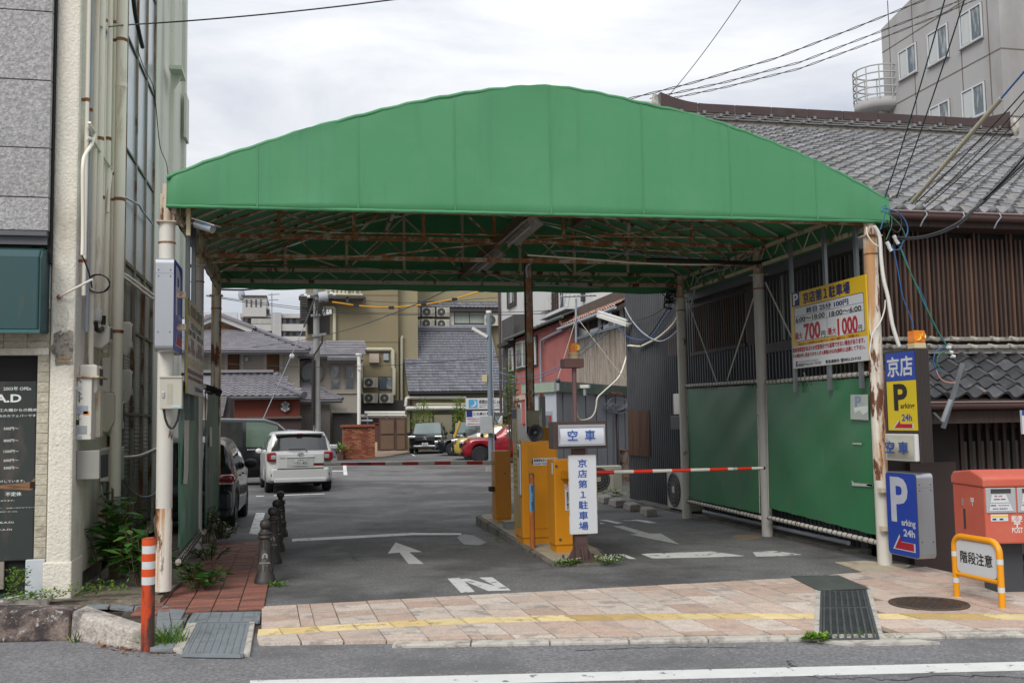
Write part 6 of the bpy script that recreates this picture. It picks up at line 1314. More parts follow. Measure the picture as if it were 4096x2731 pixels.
# wires at the front right post
INS=mat('insulator_white','cfd2cf',r=.3,v=.05)
CBL=mat('cable_blue','2b5c96',r=.45);CGR=mat('cable_green','2b765a',r=.45);CTL=mat('cable_teal','1f3d44',r=.45);CPK=mat('cable_pink','c98d84',r=.5)
def wpx(pts,y):return[AY(a,b_,y+(c[0]if c else 0))for a,b_,*c in pts]
for nm,lb,pts,r,m,yy in(('drop_cable','blue drop wire from the post top down to the amber beacon',[(3568,980),(3585,1045),(3600,1130),(3615,1200),(3640,1260),(3655,1315)],.006,CBL,9.95),('drop_cable','blue and green twisted pair slanting from the post top to the angle bracket',[(3600,985),(3620,1040),(3660,1130),(3700,1220),(3755,1330),(3785,1380),(3800,1410)],.007,CGR,9.9),('drop_cable','blue strand running beside the green one down to the angle bracket',[(3603,990),(3622,1035),(3650,1110),(3690,1180),(3730,1290),(3775,1360),(3798,1402)],.006,CBL,9.92),('cable_loop','big blue cable loop beside the post top',[(3525,850),(3535,835),(3560,838),(3590,850),(3612,870),(3628,900),(3630,930),(3615,960),(3600,995),(3575,1000)],.007,CBL,9.9),('cable_loop','green cable loop crossing the blue one at the post top',[(3520,845),(3545,850),(3575,875),(3600,900),(3618,935),(3622,960),(3600,975)],.006,CGR,9.95),('cable_loop','black looped cable below the eave at the post top',[(3560,855),(3600,870),(3605,905),(3590,930),(3560,910),(3548,880)],.007,BLK,9.85),('cable_loop','small blue loop at the canopy corner',[(3530,830),(3540,822),(3546,836),(3540,860),(3530,890),(3522,918)],.006,CBL,9.95),('cable_loop','short green strand hanging at the canopy corner',[(3553,845),(3566,870),(3566,905),(3552,940),(3545,960)],.005,CGR,9.95),('cable_loop','blue loop above the bracket on the lower roof',[(3785,1392),(3765,1392),(3745,1405),(3735,1430),(3735,1452),(3745,1475),(3760,1490)],.007,CBL,9.8),('cable_loop','green loop above the bracket on the lower roof',[(3798,1406),(3775,1408),(3755,1420),(3748,1445),(3756,1470),(3768,1492)],.006,CGR,9.8),('cable_loop','pink and cream cable sweeping into the bracket',[(3745,1480),(3755,1505),(3775,1524),(3800,1530),(3822,1530)],.007,CPK,9.8),('cable_loop','black cable pair dropping from the tower sign to the bracket tube',[(3718,1535),(3745,1555),(3775,1575),(3798,1595),(3806,1600)],.008,BLK,9.82),('white_conduit','white flexible conduit running down the front right post onto the tower sign',[(3495,905),(3510,925),(3520,960),(3525,1040),(3535,1120),(3552,1190),(3568,1290),(3588,1360),(3597,1385)],.022,WHP,10.02),('thin_conduit','thin white wire bowing away from the front right post',[(3541,1200),(3538,1240),(3520,1290),(3492,1330),(3482,1380),(3480,1420),(3495,1470)],.008,WHP,10.08),('thin_conduit','cream wire loop at the head of the front right post',[(3466,908),(3470,940),(3490,970),(3512,985)],.009,CREAM,10.05),('cable_bundle','black cable bundle swinging from the post top up to the right under the eave',[(3590,950),(3640,953),(3700,945),(3780,920),(3850,880),(3900,835),(3940,803),(4000,740),(4110,640)],.018,BLK,9.9),('cable_bundle','second black cable beside the bundle under the eave',[(3600,960),(3680,955),(3770,932),(3850,890),(3920,820),(4000,752),(4110,655)],.008,BLK,9.86)):
 cable(nm,lb,[AY(a,b_,yy)for a,b_ in pts],r,m,'cable')
for k,(x,y)in enumerate(((3552,975),(3560,993),(3580,950),(3588,965))):
 c=AY(x,y,9.93);MB().cyl(c+V((-.015,0,.02)),c+V((.015,0,-.03)),.022,n=10).build('insulator',INS);tag(bpy.data.objects['insulator'if k==0 else 'insulator.%03d'%k],('upper left','lower left','upper right','lower right')[k]+' white wire connector in the tangle at the post top','connector','wire connectors in the tangle')
t=thing('wire_bracket','grey angle iron bracket with a tube slanting over the lower roof','bracket',tuple(AY(3800,1600,9.9)))
p,q=AY(3850,1452,9.82),AY(3772,1712,9.95);MB().bar(p,q,.055,.008,up=(0,-1,.3)).build('angle_iron',STEEL,t);MB().bar(p+V((.03,.02,0)),q+V((.03,.02,0)),.008,.05,up=(0,-1,.3)).build('angle_flange',STEEL,t)
MB().cyl(AY(3803,1597,9.80),AY(3770,1685,9.86),.026,n=12).build('tube',GREYP,t)
MB().bar(AY(3735,1650,10.3),AY(3770,1685,9.95),.03,.008).build('strut',STEEL,t)
for x,y in((3795,1388),(3803,1408),(3812,1424)):c=AY(x,y,9.81);MB().cyl(c-V((.02,0,0)),c+V((.02,0,-.006)),.02,n=10).build('connector',INS,t)
t=thing('guy_sleeve','long pale plastic sleeve on a wire slanting up over the tiled roof','cable',tuple(AY(3650,812,10.6)))
p,q=AY(3646,812,10.4),AY(4004,395,9.0);MB().cyl(p,q,.026,n=10).build('sleeve',mat('sleeve','a39b8a',r=.5,v=.08),t);MB().tube([q,q+(q-p)*.6],.011,6).build('wire',CBL,t)
for k,(lb,a,b_,ya,yb,r,m,sg)in enumerate((('blue and green wire rising steeply from the canopy corner, left one',(3540,790),(3790,-40),10.0,7.6,.007,CTL,.05),('blue and green wire rising steeply from the canopy corner, right one',(3585,790),(3870,-40),9.9,7.5,.007,CTL,.05),('black wire crossing the tiled roof just right of the pale sleeve',(3660,815),(4120,340),10.3,8.6,.007,BLK,.03),('black wire crossing the tiled roof, second from the pale sleeve',(3700,815),(4130,360),10.3,8.6,.006,BLK,.06),('black wire crossing the tiled roof to the right edge, third from the pale sleeve',(3690,840),(4130,420),10.3,8.8,.006,BLK,.04),('thin black wire low over the tiled roof at the right',(3700,850),(4130,560),10.2,8.9,.004,BLK,.04),('thick black wire above the cable bundle at the right edge',(3935,800),(4130,590),9.9,8.8,.010,BLK,.02))):
 cable('overhead_wire',lb,catenary(AY(*a,ya),AY(*b_,yb),sg),r,m,'wire')
def twisted(lb,pts,y0,y1,r):
 P0,P1=AY(*pts[0],y0),AY(*pts[-1],y1);n=60;base=[]
 mid=[AY(a,b_,y0+(y1-y0)*k/(len(pts)-1))for k,(a,b_)in enumerate(pts)]
 for i in range(n+1):
  f=i/n*(len(mid)-1);k=min(int(f),len(mid)-2);base.append(mid[k].lerp(mid[k+1],f-k))
 mb=MB()
 for ph in(0,pi):mb.tube([p+V((0,.02*cos(i*.9+ph),.022*sin(i*.9+ph)))for i,p in enumerate(base)],r,5)
 tag(mb.build('overhead_wire',BLK),lb,'wire')
twisted('upper twisted black overhead line running up to the right across the grey tower',[(2480,405),(2760,335),(3100,235),(3400,120),(3700,0),(3780,-40)],24,24,.011)
twisted('lower twisted black overhead line running up to the right across the grey tower',[(2600,395),(2900,330),(3200,250),(3500,135),(3800,20),(3960,-50)],24,24,.010)
twisted('lowest twisted black overhead line just above the house ridge',[(2660,400),(2900,350),(3200,275),(3500,165),(3800,45),(3990,-40)],25,25,.010)
cable('overhead_wire','single thin wire dropping from the sky to the canopy ridge',catenary(AY(2990,-40,20),AY(2660,400,26),.1),.010,BLK,'wire')
# grey tower block
TY=40.;tc_=AY(4006,240,TY);tx=tc_.x;yl=AX(3533,300,tx).y
TW_=mat('tower_concrete','a5a3a2',r=.8,v=.05,s=.6,c2=(.27,.255,.24),th=(.48,.68),s2=.25,st=(1,1,.35),b=.1,bs=8)
tower=thing('tower_block','tall grey concrete apartment block with white window frames behind the tiled roof','building',(tx+5,(TY+yl)/2,0))
zA_=AX(3533,112,tx).z;cB=AX(3640,0,tx);yC=TY+2.;zC=zA_+(yC-yl)*(cB.z-zA_)/(cB.y-yl)
MB().prism([V((tx,TY,0)),V((tx,TY,zC)),V((tx,yC,zC)),V((tx,yl,zA_)),V((tx,yl,0))],(14,0,0)).build('walls',TW_,tower)
JG=mat('joint_dark','6b6259',r=.9)
for py in(193,-90,470):z=AX(4004,py,tx).z;MB().box(tx-.012,tx+.01,TY+.02,yl,z-.03,z+.03).build('panel_joint',JG,tower);MB().box(tx,tx+14,TY-.012,TY+.01,z-.03,z+.03).build('panel_joint',JG,tower)
for px in(3562,3657,3848,3960):y=AX(px,250,tx).y;MB().box(tx-.012,tx+.01,y-.03,y+.03,0,25).build('panel_joint',JG,tower)
WFR=mat('window_white','c6c8c8',r=.4,v=.03);WGL=mat('window_glass','4f5b61',r=.12,v=.15,s=1.5,spec=.8,c2=(.32,.34,.34),th=(.5,.62),s2=1.2,st=(1,3,.6))
CURT=mat('curtain','b9bdbb',r=.8,v=.12,s=3,st=(1,12,.3))
for(xa,ya,xb,yb)in((3603,185,3663,312),(3720,110,3788,255),(3848,30,3924,180),(3728,410,3796,520),(3858,342,3936,480),(3603,500,3663,620),(3720,-190,3788,-60)):
 p,q=AX(xa,yb,tx),AX(xb,ya,tx);y1,y0=p.y,q.y;z0,z1=(AX((xa+xb)/2,yb-12,tx).z),AX((xa+xb)/2,ya+10,tx).z
 f=MB().box(tx-.02,tx+.03,y0-.10,y1+.10,z0-.10,z1+.10).build('window',JG,tower)
 MB().box(tx-.03,tx-.021,y0,y1,z0,z1).build('pane',WGL,f)
 mb=MB()
 for a,b_,c,d in((y0-.07,y0,z0-.07,z1+.07),(y1,y1+.07,z0-.07,z1+.07),(y0,y1,z0-.07,z0),(y0,y1,z1,z1+.07),((y0+y1)/2-.04,(y0+y1)/2+.04,z0,z1)):mb.box(tx-.08,tx-.022,a,b_,c,d)
 mb.build('frame',WFR,f)
 MB().box(tx-.034,tx-.031,(y0+y1)/2+.1,y1-.05,z0+.05,z1-.05).build('curtain',CURT,f)
 MB().box(tx-.16,tx,y0-.12,y1+.12,z0-.16,z0-.10).build('sill',TW_,f)
c=AY(3490,390,yl-1.0);bc=V((AY(3536,400,yl).x-.2,yl+.2,AY(3490,420,yl).z));r=abs(AY(3438,400,yl).x-bc.x)
bal=MB().lathe([(r*.6,-.5),(r,-.35),(r,.18),(r-.1,.18),(r-.1,.0),(0,.0)],bc,32).build('balcony',TW_,tower)
mb=MB();hb=AY(3490,283,yl).z-bc.z
for k in range(5):z=bc.z+.35+(hb-.35)*k/4;mb.tube([V((bc.x+r*cos(a),bc.y+r*sin(a),z))for a in[i*pi/16 for i in range(33)]],.045,5,caps=False)
for k in range(12):a=2*pi*k/12;mb.tube([V((bc.x+r*cos(a),bc.y+r*sin(a),bc.z+.1)),V((bc.x+r*cos(a),bc.y+r*sin(a),bc.z+hb))],.035,5)
mb.build('railing',mat('rail_grey','aaaaa8',r=.5),bal)
mb=MB();mb.tube([bc+V((-r*.3,-r*.5,-.6)),bc+V((1.5,0,-.3))],.12,8);mb.build('waste_pipe',mat('rail_grey','aaaaa8',r=.5),tower)
# row of buildings along the right side, going back
hutm=mat('hut_grey','85878b',r=.6,v=.06,s=2,c2=(.20,.205,.215),th=(.5,.7),s2=2.5,b=.15,bs=30);hutw=mat('hut_white','b7bdc4',r=.6,v=.05,s=2)
HY=22.3;hc=AY(2226,1600,HY);hc=V((hc.x,hc.y,0));v_=ray(3850,1650);d1=V((v_.x,v_.y,0)).normalized();v_=ray(-33,1650);d2=V((v_.x,v_.y,0)).normalized()
hz=AY(2226,1566,HY).z;n1=V((d1.y,-d1.x,0));n2=V((-d2.y,d2.x,0));n2=n2 if n2.dot(EYE-hc)>0 else-n2
hut=thing('grey_hut','low grey prefabricated hut with a green fascia beside the corrugated house','hut',tuple(hc))
LEN=5.6
MB().prism([hc,hc+d1*LEN,hc+d1*LEN+d2*1.5,hc+d2*1.5],(0,0,hz)).build('walls',hutm,hut)
MB().prism([hc+n2*.012+n1*.0,hc+n2*.012+d2*1.5,hc+n2*.001+d2*1.5,hc+n2*.001],(0,0,hz)).build('front_wall',hutw,hut)
mb=MB()
for k in range(7):c=hc+d1*(.38+k*.78)+n1*.004;mb.box(c.x-.012,c.x+.012,c.y-.012,c.y+.012,0,hz-.02)
mb.build('panel_joint',mat('hut_joint','5b5d60',r=.7),hut)
h1=hz+.22
MB().prism([hc+n1*.08+n2*.08,hc+d1*(LEN+.1)+n1*.08,hc+d1*(LEN+.1)+n1*.06,hc+n1*.06+n2*.06],(0,0,.0001)).build('fascia_edge',GREYP,hut)
mb=MB();mb.obox(hc+d1*(LEN/2)+n1*.06+V((0,0,hz+.11)),d1*(LEN/2+.06),n1*.03,V((0,0,.11)));mb.build('fascia',mat('fascia_green','44584c',r=.5,v=.15,s=3,c2=(.10,.13,.15),th=(.55,.65),s2=3),hut)
mb=MB();mb.obox(hc+d2*.75+n2*.06+V((0,0,hz+.11)),d2*.8,n2*.03,V((0,0,.11)));mb.build('fascia',mat('fascia_pale','9aa793',r=.5,v=.15,s=3,c2=(.35,.38,.45),th=(.55,.6),s2=3),hut)
MB().prism([hc+n1*.1+n2*.1+V((0,0,h1)),hc+d1*LEN+n1*.1+V((0,0,h1)),hc+d1*LEN+d2*1.5+V((0,0,h1)),hc+d2*1.5+n2*.1+V((0,0,h1))],(0,0,.03)).build('roof',mat('hut_roof','6e7072',r=.5,c2=(.3,.12,.05),th=(.6,.66),s2=8),hut)
o=hc+d2*.22+n2*.02
mb=MB();mb.obox(o+d2*.20+V((0,0,.95)),d2*.24,n2*.012,V((0,0,.95)));dr=mb.build('door',mat('door_alu','a8adb2',r=.4,m=.3),hut);mb=MB();mb.obox(o+d2*.20+n2*.014+V((0,0,1.1)),d2*.17,n2*.006,V((0,0,.7)));mb.build('pane',mat('door_glass','55605f',r=.12,v=.2,s=2,spec=.7),dr)
mb=MB();mb.obox(o+d2*.85+n2*.014+V((0,0,1.35)),d2*.33,n2*.012,V((0,0,.42)));wn=mb.build('window',MATS['door_alu'],hut);mb=MB();mb.obox(o+d2*.85+n2*.03+V((0,0,1.35)),d2*.28,n2*.005,V((0,0,.36)));mb.build('pane',CURT,wn)
mb=MB();mb.obox(o+d2*.02+n2*.03+V((0,0,1.62)),d2*.04,n2*.004,V((0,0,.18)));mb.build('red_notice',PR,hut)
def onhut(px,py,out=.0):
 v=ray(px,py);return EYE+v*((hc+n1*out-EYE).dot(n1)/v.dot(n1))
c=onhut(2456,1700,.1);MB().tube([onhut(2515,1640,.1),onhut(2478,1642,.1),onhut(2470,1655,.1),onhut(2471,1800,.1),onhut(2474,1950,.1)],.035,10).build('downpipe',mat('pipe_darkbrown','45383a',r=.5),hut)
t=thing('rusty_cabinet','rusty metal cabinet against the grey hut under the bundle of cables','cabinet',tuple(onhut(2500,1940,.05)));a,b_=onhut(2482,1800,.02),onhut(2518,1950,.02)
MB().obox((a+b_)/2+n1*.08,(d1*((b_-a).dot(d1)/2)),n1*.1,V((0,0,(a.z-b_.z)/2))).build('case',rusty('rust_cabinet','8a8078',.5,4,1),t)
t=thing('rusty_bracket','rusted bracket and tangled wires on the grey hut wall','bracket',tuple(onhut(2450,1580,.05)));mb=MB()
MB().obox(onhut(2460,1572,.12),d1*.34,n1*.1,V((0,0,.025))).build('shelf',RUST,t)
rr=random.Random(5);mb=MB()
for k in range(9):cx_,cy_=2460+rr.uniform(-18,22),1612+rr.uniform(-10,14);mb.tube([onhut(cx_+(18+3*k)*cos(a),cy_+(14+2*k)*sin(a)+3*a,.06+.01*k)for a in[q*.5 for q in range(rr.randint(8,13))]],.008,4)
mb.build('wire_tangle',GREYP,t)
for lb,px,py,m in(('dark dome camera on the corner of the hut roof',2232,1522,HORN),('white box camera on the fascia of the grey hut',2339,1545,WHP)):
 c=onhut(px,py,.2);t=thing('security_camera',lb,'camera',tuple(c));MB().ball(c,.06,10,sx=(1,1.2,1)).build('body',m,t)if m is HORN else MB().obox(c,d1*.06,n1*.12,V((0,0,.04))).build('body',m,t);MB().obox(c+V((0,0,-.12)),d1*.03,n1*.03,V((0,0,.1))).build('bracket',GREYP,t)
cable('hose','fat cream hose looping down from the corrugated wall past the grey hut',[AX(*q,hx-.1)for q in((2712,1262),(2690,1300),(2640,1345),(2600,1368),(2560,1385),(2512,1383))]+[onhut(*q,.14)for q in((2512,1400),(2480,1500),(2420,1560),(2390,1590),(2385,1620),(2378,1650),(2360,1672),(2330,1680),(2312,1672),(2306,1640),(2306,1610))],.022,CREAM,'pipe')
for k,(lb,pts,r,m)in enumerate((('grey cable bundle sagging across the corrugated wall',[(2500,1230),(2520,1270),(2560,1320),(2600,1350),(2640,1365),(2680,1350),(2715,1318)],.016,GREYP),('blue cable crossing the corrugated wall from the lamp',[(2440,1250),(2480,1320),(2520,1350),(2580,1358),(2620,1330),(2660,1270),(2690,1230)],.012,CBL),('black cable rising to the tangle on the third right post',[(2560,1380),(2600,1340),(2640,1280),(2670,1235),(2700,1200)],.012,BLK),('thin black cable near the top of the corrugated wall',[(2512,1278),(2560,1278),(2620,1255),(2680,1215)],.01,BLK))):
 cable('wall_cable',lb,[AX(a,b_,hx-.12)for a,b_ in pts],r,m)
rr=random.Random(8);mb=MB()
for k in range(14):c=AY(2695+rr.uniform(-20,14),1205+rr.uniform(-25,25),16.05);mb.tube([c+V((.1*cos(a)*(1+.5*rr.random()),.03*sin(a*2),.08*sin(a)+.01*a))for a in[q*.6 for q in range(9)]],.008,4)
tag(mb.build('wire_tangle',BLK),'tangle of black wires at the head of the third right post','wires')
XR_=9.3
brown=mat('old_wall_brown','54483f',r=.8,v=.2,s=3)
reed=thing('reed_house','small old house with a reed screen wall and a rust red tiled roof','house',(10.5,29,0))
y0,y1=AX(2535,1400,XR_).y,AX(2308,1450,XR_).y
zt=AX(2310,1357,XR_).z
MB().box(XR_+.05,XR_+4,y0,y1,0,zt+1.1).build('walls',brown,reed)
RE=[mat('reed_%d'%i,c,r=.85,v=.2,s=6,st=(1,1,.2),c2=(.12,.10,.085),th=(.55,.65),s2=12)for i,c in enumerate(('9a8f83','857a6e','ab9f92'))]
mb=MB();n=150
for k in range(n):
 y=y0+(y1-y0)*k/n;mb.tube([V((XR_-.02+random.uniform(-.01,.01),y,hz-.1)),V((XR_-.02+random.uniform(-.015,.01),y+random.uniform(-.04,.04),zt-.03+random.uniform(-.04,.02)))],.015,5,mi=k%3,caps=False)
mb.build('reeds',RE,reed,kind='stuff')
MB().box(XR_-.07,XR_-.01,y0,y1,zt-.03,zt+.05).build('screen_rail',GREYP,reed)
MB().box(XR_-.0,XR_+.045,y0,y1,zt+.06,zt+.55).build('window_strip',mat('window_dark','3a3f42'),reed)
for k in range(5):y=y0+(y1-y0)*k/4;MB().box(XR_-.02,XR_+.05,y-.06,y+.06,zt,zt+.6).build('window_post',mat('post_wood','7a5a40',r=.7,v=.2,s=6),reed)
for k in range(3):y=y0+.8+k*1.1;MB().box(XR_-.01,XR_-.002,y,y+.35,zt+.1,zt+.5).build('curtain',CURT,reed)
ev=AX(2420,1240,XR_-.4).z;slope=.52
rf=MB().prism([V((XR_-.45,y0,ev-.05)),V((XR_-.45,y1+.3,ev-.05)),V((XR_+3.4,y1+.3,ev-.05+3.85*slope)),V((XR_+3.4,y0,ev-.05+3.85*slope))],(0,0,-.12)).build('roof',WOODD,reed)
TERR=[mat('terracotta_%d'%i,c,r=.7,v=.2,s=6,rnd=.12,c2=(.12,.075,.06),th=(.55,.65),s2=8)for i,c in enumerate(('9c7566','8a6658','a9877a'))]
tiled_roof(rf,V((XR_-.45,y1+.3,ev)),(0,-1,0),(1,0,slope),int((y1+.3-y0)/.24),18,.24,.24,None,mats=TERR,maxn=200)
MB().tube([V((XR_-.52,y0,ev-.08)),V((XR_-.52,y1+.5,ev-.10))],.05,8).build('gutter',GREYP,reed)
mb=MB()
for k in range(4):mb.box(XR_-.45+.0,XR_-.40,0,0,0,0)if False else mb.prism([V((XR_-.45,y1+.32+.06*k,ev+.02+.03*k)),V((XR_+3.4,y1+.32+.06*k,ev+3.85*slope+.02+.03*k)),V((XR_+3.4,y1+.32+.06*k,ev+3.85*slope+.14+.03*k)),V((XR_-.45,y1+.32+.06*k,ev+.14+.03*k))],(0,.05,0))
mb.build('barge_boards',mat('barge','7d5a48',r=.7,v=.2,s=5),rf)
XP=9.22;PINK=mat('pink_stucco','a5605a',r=.85,v=.08,s=2,c2=(.27,.10,.09),th=(.52,.66),s2=1.2,c3=(.12,.05,.048),th3=(.64,.74),s3=2,st3=(1,1.5,.3),b=.2,bs=30)
pink=thing('pink_house','salmon pink stucco house with white sash windows and a dark tiled lean-to roof','house',(11,38,0))
py0,py1=y1+.02,AX(2062,1600,XP).y
zp=AX(2180,1310,XP).z
MB().box(XP,XP+4,py0,py1,0,zp).build('walls',PINK,pink)
def pbox(nm,a,b_,out,m,parent,xx=XP,inn=.0):
 p,q=AX(a[0],b_[1],xx),AX(b_[0],a[1],xx);y_a,y_b=min(p.y,q.y),max(p.y,q.y)
 zc0,zc1=AX((a[0]+b_[0])/2,b_[1],xx).z,AX((a[0]+b_[0])/2,a[1],xx).z
 return MB().box(xx-out,xx-inn,y_a,y_b,zc0,zc1).build(nm,m,parent)
DWF=mat('dark_frame','3a3230',r=.6,v=.15);PGL=mat('pale_glass','77827f',r=.15,v=.15,s=1,spec=.7)
wn=pbox('window',(2068,1356),(2152,1474),.06,DWF,pink)
for a,b_,m in(((2073,1366),(2098,1470),WGL),((2100,1360),(2122,1466),PGL),((2134,1350),(2149,1460),PGL)):pbox('sash',a,b_,.10,WFR,wn,inn=.062);pbox('pane',(a[0]+3,a[1]+5),(b_[0]-3,b_[1]-5),.112,m,wn,inn=.10)
pbox('belt_course',(2060,1581),(2104,1600),.08,mat('cream_band','b8a596',r=.8),pink);pbox('panel',(2060,1600),(2104,1800),.03,PINK,pink)
wn=pbox('window',(2076,1612),(2088,1700),.06,WFR,pink);pbox('pane',(2078,1616),(2086,1696),.07,WGL,wn,inn=.06)
MB().tube([AX(*q,XP-.12)for q in((2270,1295),(2250,1318),(2175,1355),(2165,1362),(2164,1540))],.05,8).build('downpipe',GREYP,pink)
prf=MB().prism([V((XP-.35,py0-.1,zp+.02)),V((XP-.35,py1+.2,zp+.02)),V((XP+.9,py1+.2,zp+.5)),V((XP+.9,py0-.1,zp+.5))],(0,0,.06)).build('roof',TILED[0],pink)
MB().tube([V((XP-.4,py0,zp)),V((XP-.4,py1+.2,zp))],.06,8).build('gutter',mat('copper_gutter','59635c',r=.5),pink)
for k in range(9):MB().box(XP-.36,XP+.9,py0+.4+k*.7,py0+.44+k*.7,zp+.06,zp+.10).build('eave_tile',TILED[1],prf)
BP=mat('black_plaster','4a4747',r=.85,v=.15,s=1.5,c2=(.04,.038,.038),th=(.5,.65),s2=1.2,st=(1,1,.5))
black=thing('black_house','narrow soot black plastered house left of the pink one','house',(11,43,0));bk1=AX(2011,1500,XP).y
zbk=AX(2030,1272,XP).z
MB().box(XP-.01,XP+4,py1+.005,bk1,0,zbk).build('walls',BP,black)
wn=pbox('window',(2034,1382),(2061,1488),.08,DWF,black,XP);pbox('sash',(2046,1392),(2060,1484),.13,WFR,wn,XP,.082);pbox('pane',(2048,1397),(2058,1478),.14,WGL,wn,XP,.13)
pbox('hood',(2018,1370),(2063,1384),.35,DWF,black,XP);pbox('canopy',(2014,1650),(2062,1662),.5,mat('hood_tin','4f5252',r=.5),black,XP);pbox('lattice',(2022,1664),(2060,1800),.12,WOODD,black,XP)
kura=thing('white_storehouse','white plastered storehouse with thick shuttered window above the pink house','building',(12,40,0));XK=10.0
KW=mat('white_plaster','c6c5c3',r=.8,v=.04,s=2,c2=(.45,.44,.42),th=(.55,.7),s2=1,b=.1)
ky1=AX(2004,1250,XK).y
MB().box(XK,XK+5,y1+.3,ky1,3.5,13).build('walls',KW,kura)
wn=pbox('window',(2218,1168),(2258,1244),.12,DWF,kura,XK)
for k in range(4):pbox('bar',(2222+k*9,1170),(2225+k*9,1242),.16,WOODD,wn,XK,.12)
for k in range(3):pbox('bar',(2219,1184+k*20),(2257,1187+k*20),.155,WOODD,wn,XK,.12)
pbox('shutter',(2188,1150),(2217,1246),.30,KW,kura,XK);pbox('shutter',(2266,1150),(2298,1236),.30,KW,kura,XK);pbox('shutter_panel',(2272,1162),(2284,1236),.31,mat('shutter_dark','3d3c3e',r=.6),kura,XK,.30);pbox('sill',(2190,1246),(2300,1258),.35,KW,kura,XK)
wn=pbox('window',(2035,1120),(2066,1228),.10,DWF,kura,XK);pbox('pane',(2044,1120),(2062,1212),.12,WGL,wn,XK,.10);pbox('frame',(2052,1120),(2055,1212),.13,WFR,wn,XK,.12)
for a,b_ in(((2182,1172),(2188,1190)),((2182,1218),(2188,1236)),((2333,1155),(2341,1205))):pbox('iron_hook',a,b_,.1,DWF,kura,XK)
MB().tube([V((XK-.1,ky1-.1,0)),V((XK-.1,ky1-.1,12))],.07,8).build('downpipe',mat('pipe_darkbrown','45383a'),kura)
c=AX(2470,1275,6.7)
t=thing('street_lamp','pair of white fluorescent street lamp heads at the corner of the corrugated house','street lamp',tuple(c))
p,q=AX(2395,1262,6.5),AX(2512,1300,6.8);MB().bar(p,q,.11,.07).build('lamp_head',WHP,t);MB().bar(p+V((.1,.3,.12)),q+V((.1,.3,.12)),.08,.04).build('lamp_hood',WHP,t);MB().tube([q,q+V((.2,.1,.05))],.03,8).build('arm',GREYP,t)
c=AY(2305,1330,24.0)
t=thing('television_aerial','roof aerial on a thin grey mast above the pink house','aerial',tuple(c))
MB().tube([AY(2304,1420,24),AY(2304,1195,24)],.03,8).build('mast',GREYP,t);MB().tube([AY(2240,1187,24),AY(2385,1182,24)],.022,6).build('boom',ALU,t)
for k in range(9):px=2246+k*16;c=AY(px,1186-k*.5,24);hl=.10 if k>2 else.28;MB().tube([c-V((.05,0,hl)),c+V((.05,0,hl))]if k<3 else[c-V((0,hl,0)),c+V((0,hl,0))],.012,5).build('element',ALU,t)
for a in((2226,1530),(2500,1520)):MB().tube([AY(2306,1268,24),AY(*a,23)],.012,4).build('guy_wire',mat('guy','a59c8c',r=.5),t)
# far side of the car park
FYB=62.
TAN=mat('tan_wall','857a5f',r=.8,v=.06,s=.5,c2=(.20,.175,.115),th=(.48,.66),s2=.3,st=(1,1,.4),b=.05)
TAN2=mat('tan_wall_light','948a6b',r=.8,v=.06,s=.5,c2=(.24,.21,.14),th=(.5,.68),s2=.4,st=(1,1,.4))
def ybox(nm,a,b_,y,m,parent,dep=.1,front=0.,bev=0):
 p,q=AY(a[0],b_[1],y),AY(b_[0],a[1],y);return MB().box(p.x,q.x,y-front,y+dep,p.z,q.z).build(nm,m,parent,bev=bev)
tanb=thing('tan_building','tall windowless tan building with air conditioners and pale pipes at its foot','building',(10,FYB,0))
p,q=AY(1195,1900,FYB),AY(1588,700,FYB)
tanz=AY(1400,700,FYB).z;MB().box(p.x+.5,q.x,FYB,FYB+14,-.3,tanz).build('walls',TAN,tanb)
MB().box(q.x,q.x+1.3,FYB+.6,FYB+14,-.3,tanz).build('side_wing',TAN2,tanb)
for y in(1180,1368):z=AY(1400,y,FYB).z;MB().box(p.x+.5,q.x,FYB-.01,FYB+.01,z-.03,z+.03).build('joint',mat('tan_joint','6d6450',r=.9),tanb)
lv=ybox('louvre_box',(1200,1180),(1231,1285),FYB-1.5,mat('louvre_dark','34312f',r=.6),tanb,1.5)
for k in range(11):y=1184+k*9.2;ybox('slat',(1203,y),(1230,y+4),FYB-1.6,mat('louvre_slat','4b4846',r=.5),lv,.1)
ybox('window_recess',(1233,1244),(1318,1334),FYB-.05,mat('recess','2c2a26',r=.7),tanb,.1,.02)
pl=ybox('roof_platform',(1195,1186),(1458,1192),FYB-1.2,mat('platform','3c3a38',r=.6),tanb,1.2)
for px in(1385,1455):ybox('bracket',(px,1188),(px+9,1210),FYB-1.2,MATS['platform'],pl,.2)
PIPEC=mat('pipe_cream','b9b59e',r=.45,v=.05)
mb=MB();rr=random.Random(2)
for k in range(9):x=1310+k*16;mb.tube([AY(x,1180,FYB-.6),AY(x,1150+rr.uniform(-6,14),FYB-.6),AY(x+rr.choice((-14,14)),1150,FYB-.6)],.10,6)
mb.tube([AY(1305,1176,FYB-.7),AY(1450,1180,FYB-.7)],.09,6);mb.build('roof_pipes',PIPEC,pl)
for x in(1322,1392,1425):MB().cyl(AY(x,1162,FYB-.9),AY(x,1146,FYB-.9),.10,n=8).build('tank',WHP,pl)
def wpipe(pts,r,m=PIPEC,y=FYB-.15,par=tanb,nm='wall_pipe'):MB().tube([AY(a,b_,y)for a,b_ in pts],r,8).build(nm,m,par)
wpipe([(1290,1230),(1334,1230),(1338,1234),(1338,1362)],.11);wpipe([(1448,1397),(1565,1397),(1571,1402),(1571,1468),(1576,1476),(1576,1580)],.12);wpipe([(1612,1345),(1606,1352),(1606,1640),(1604,1680)],.11,y=FYB+.4);wpipe([(1446,1455),(1446,1570),(1452,1576)],.08)
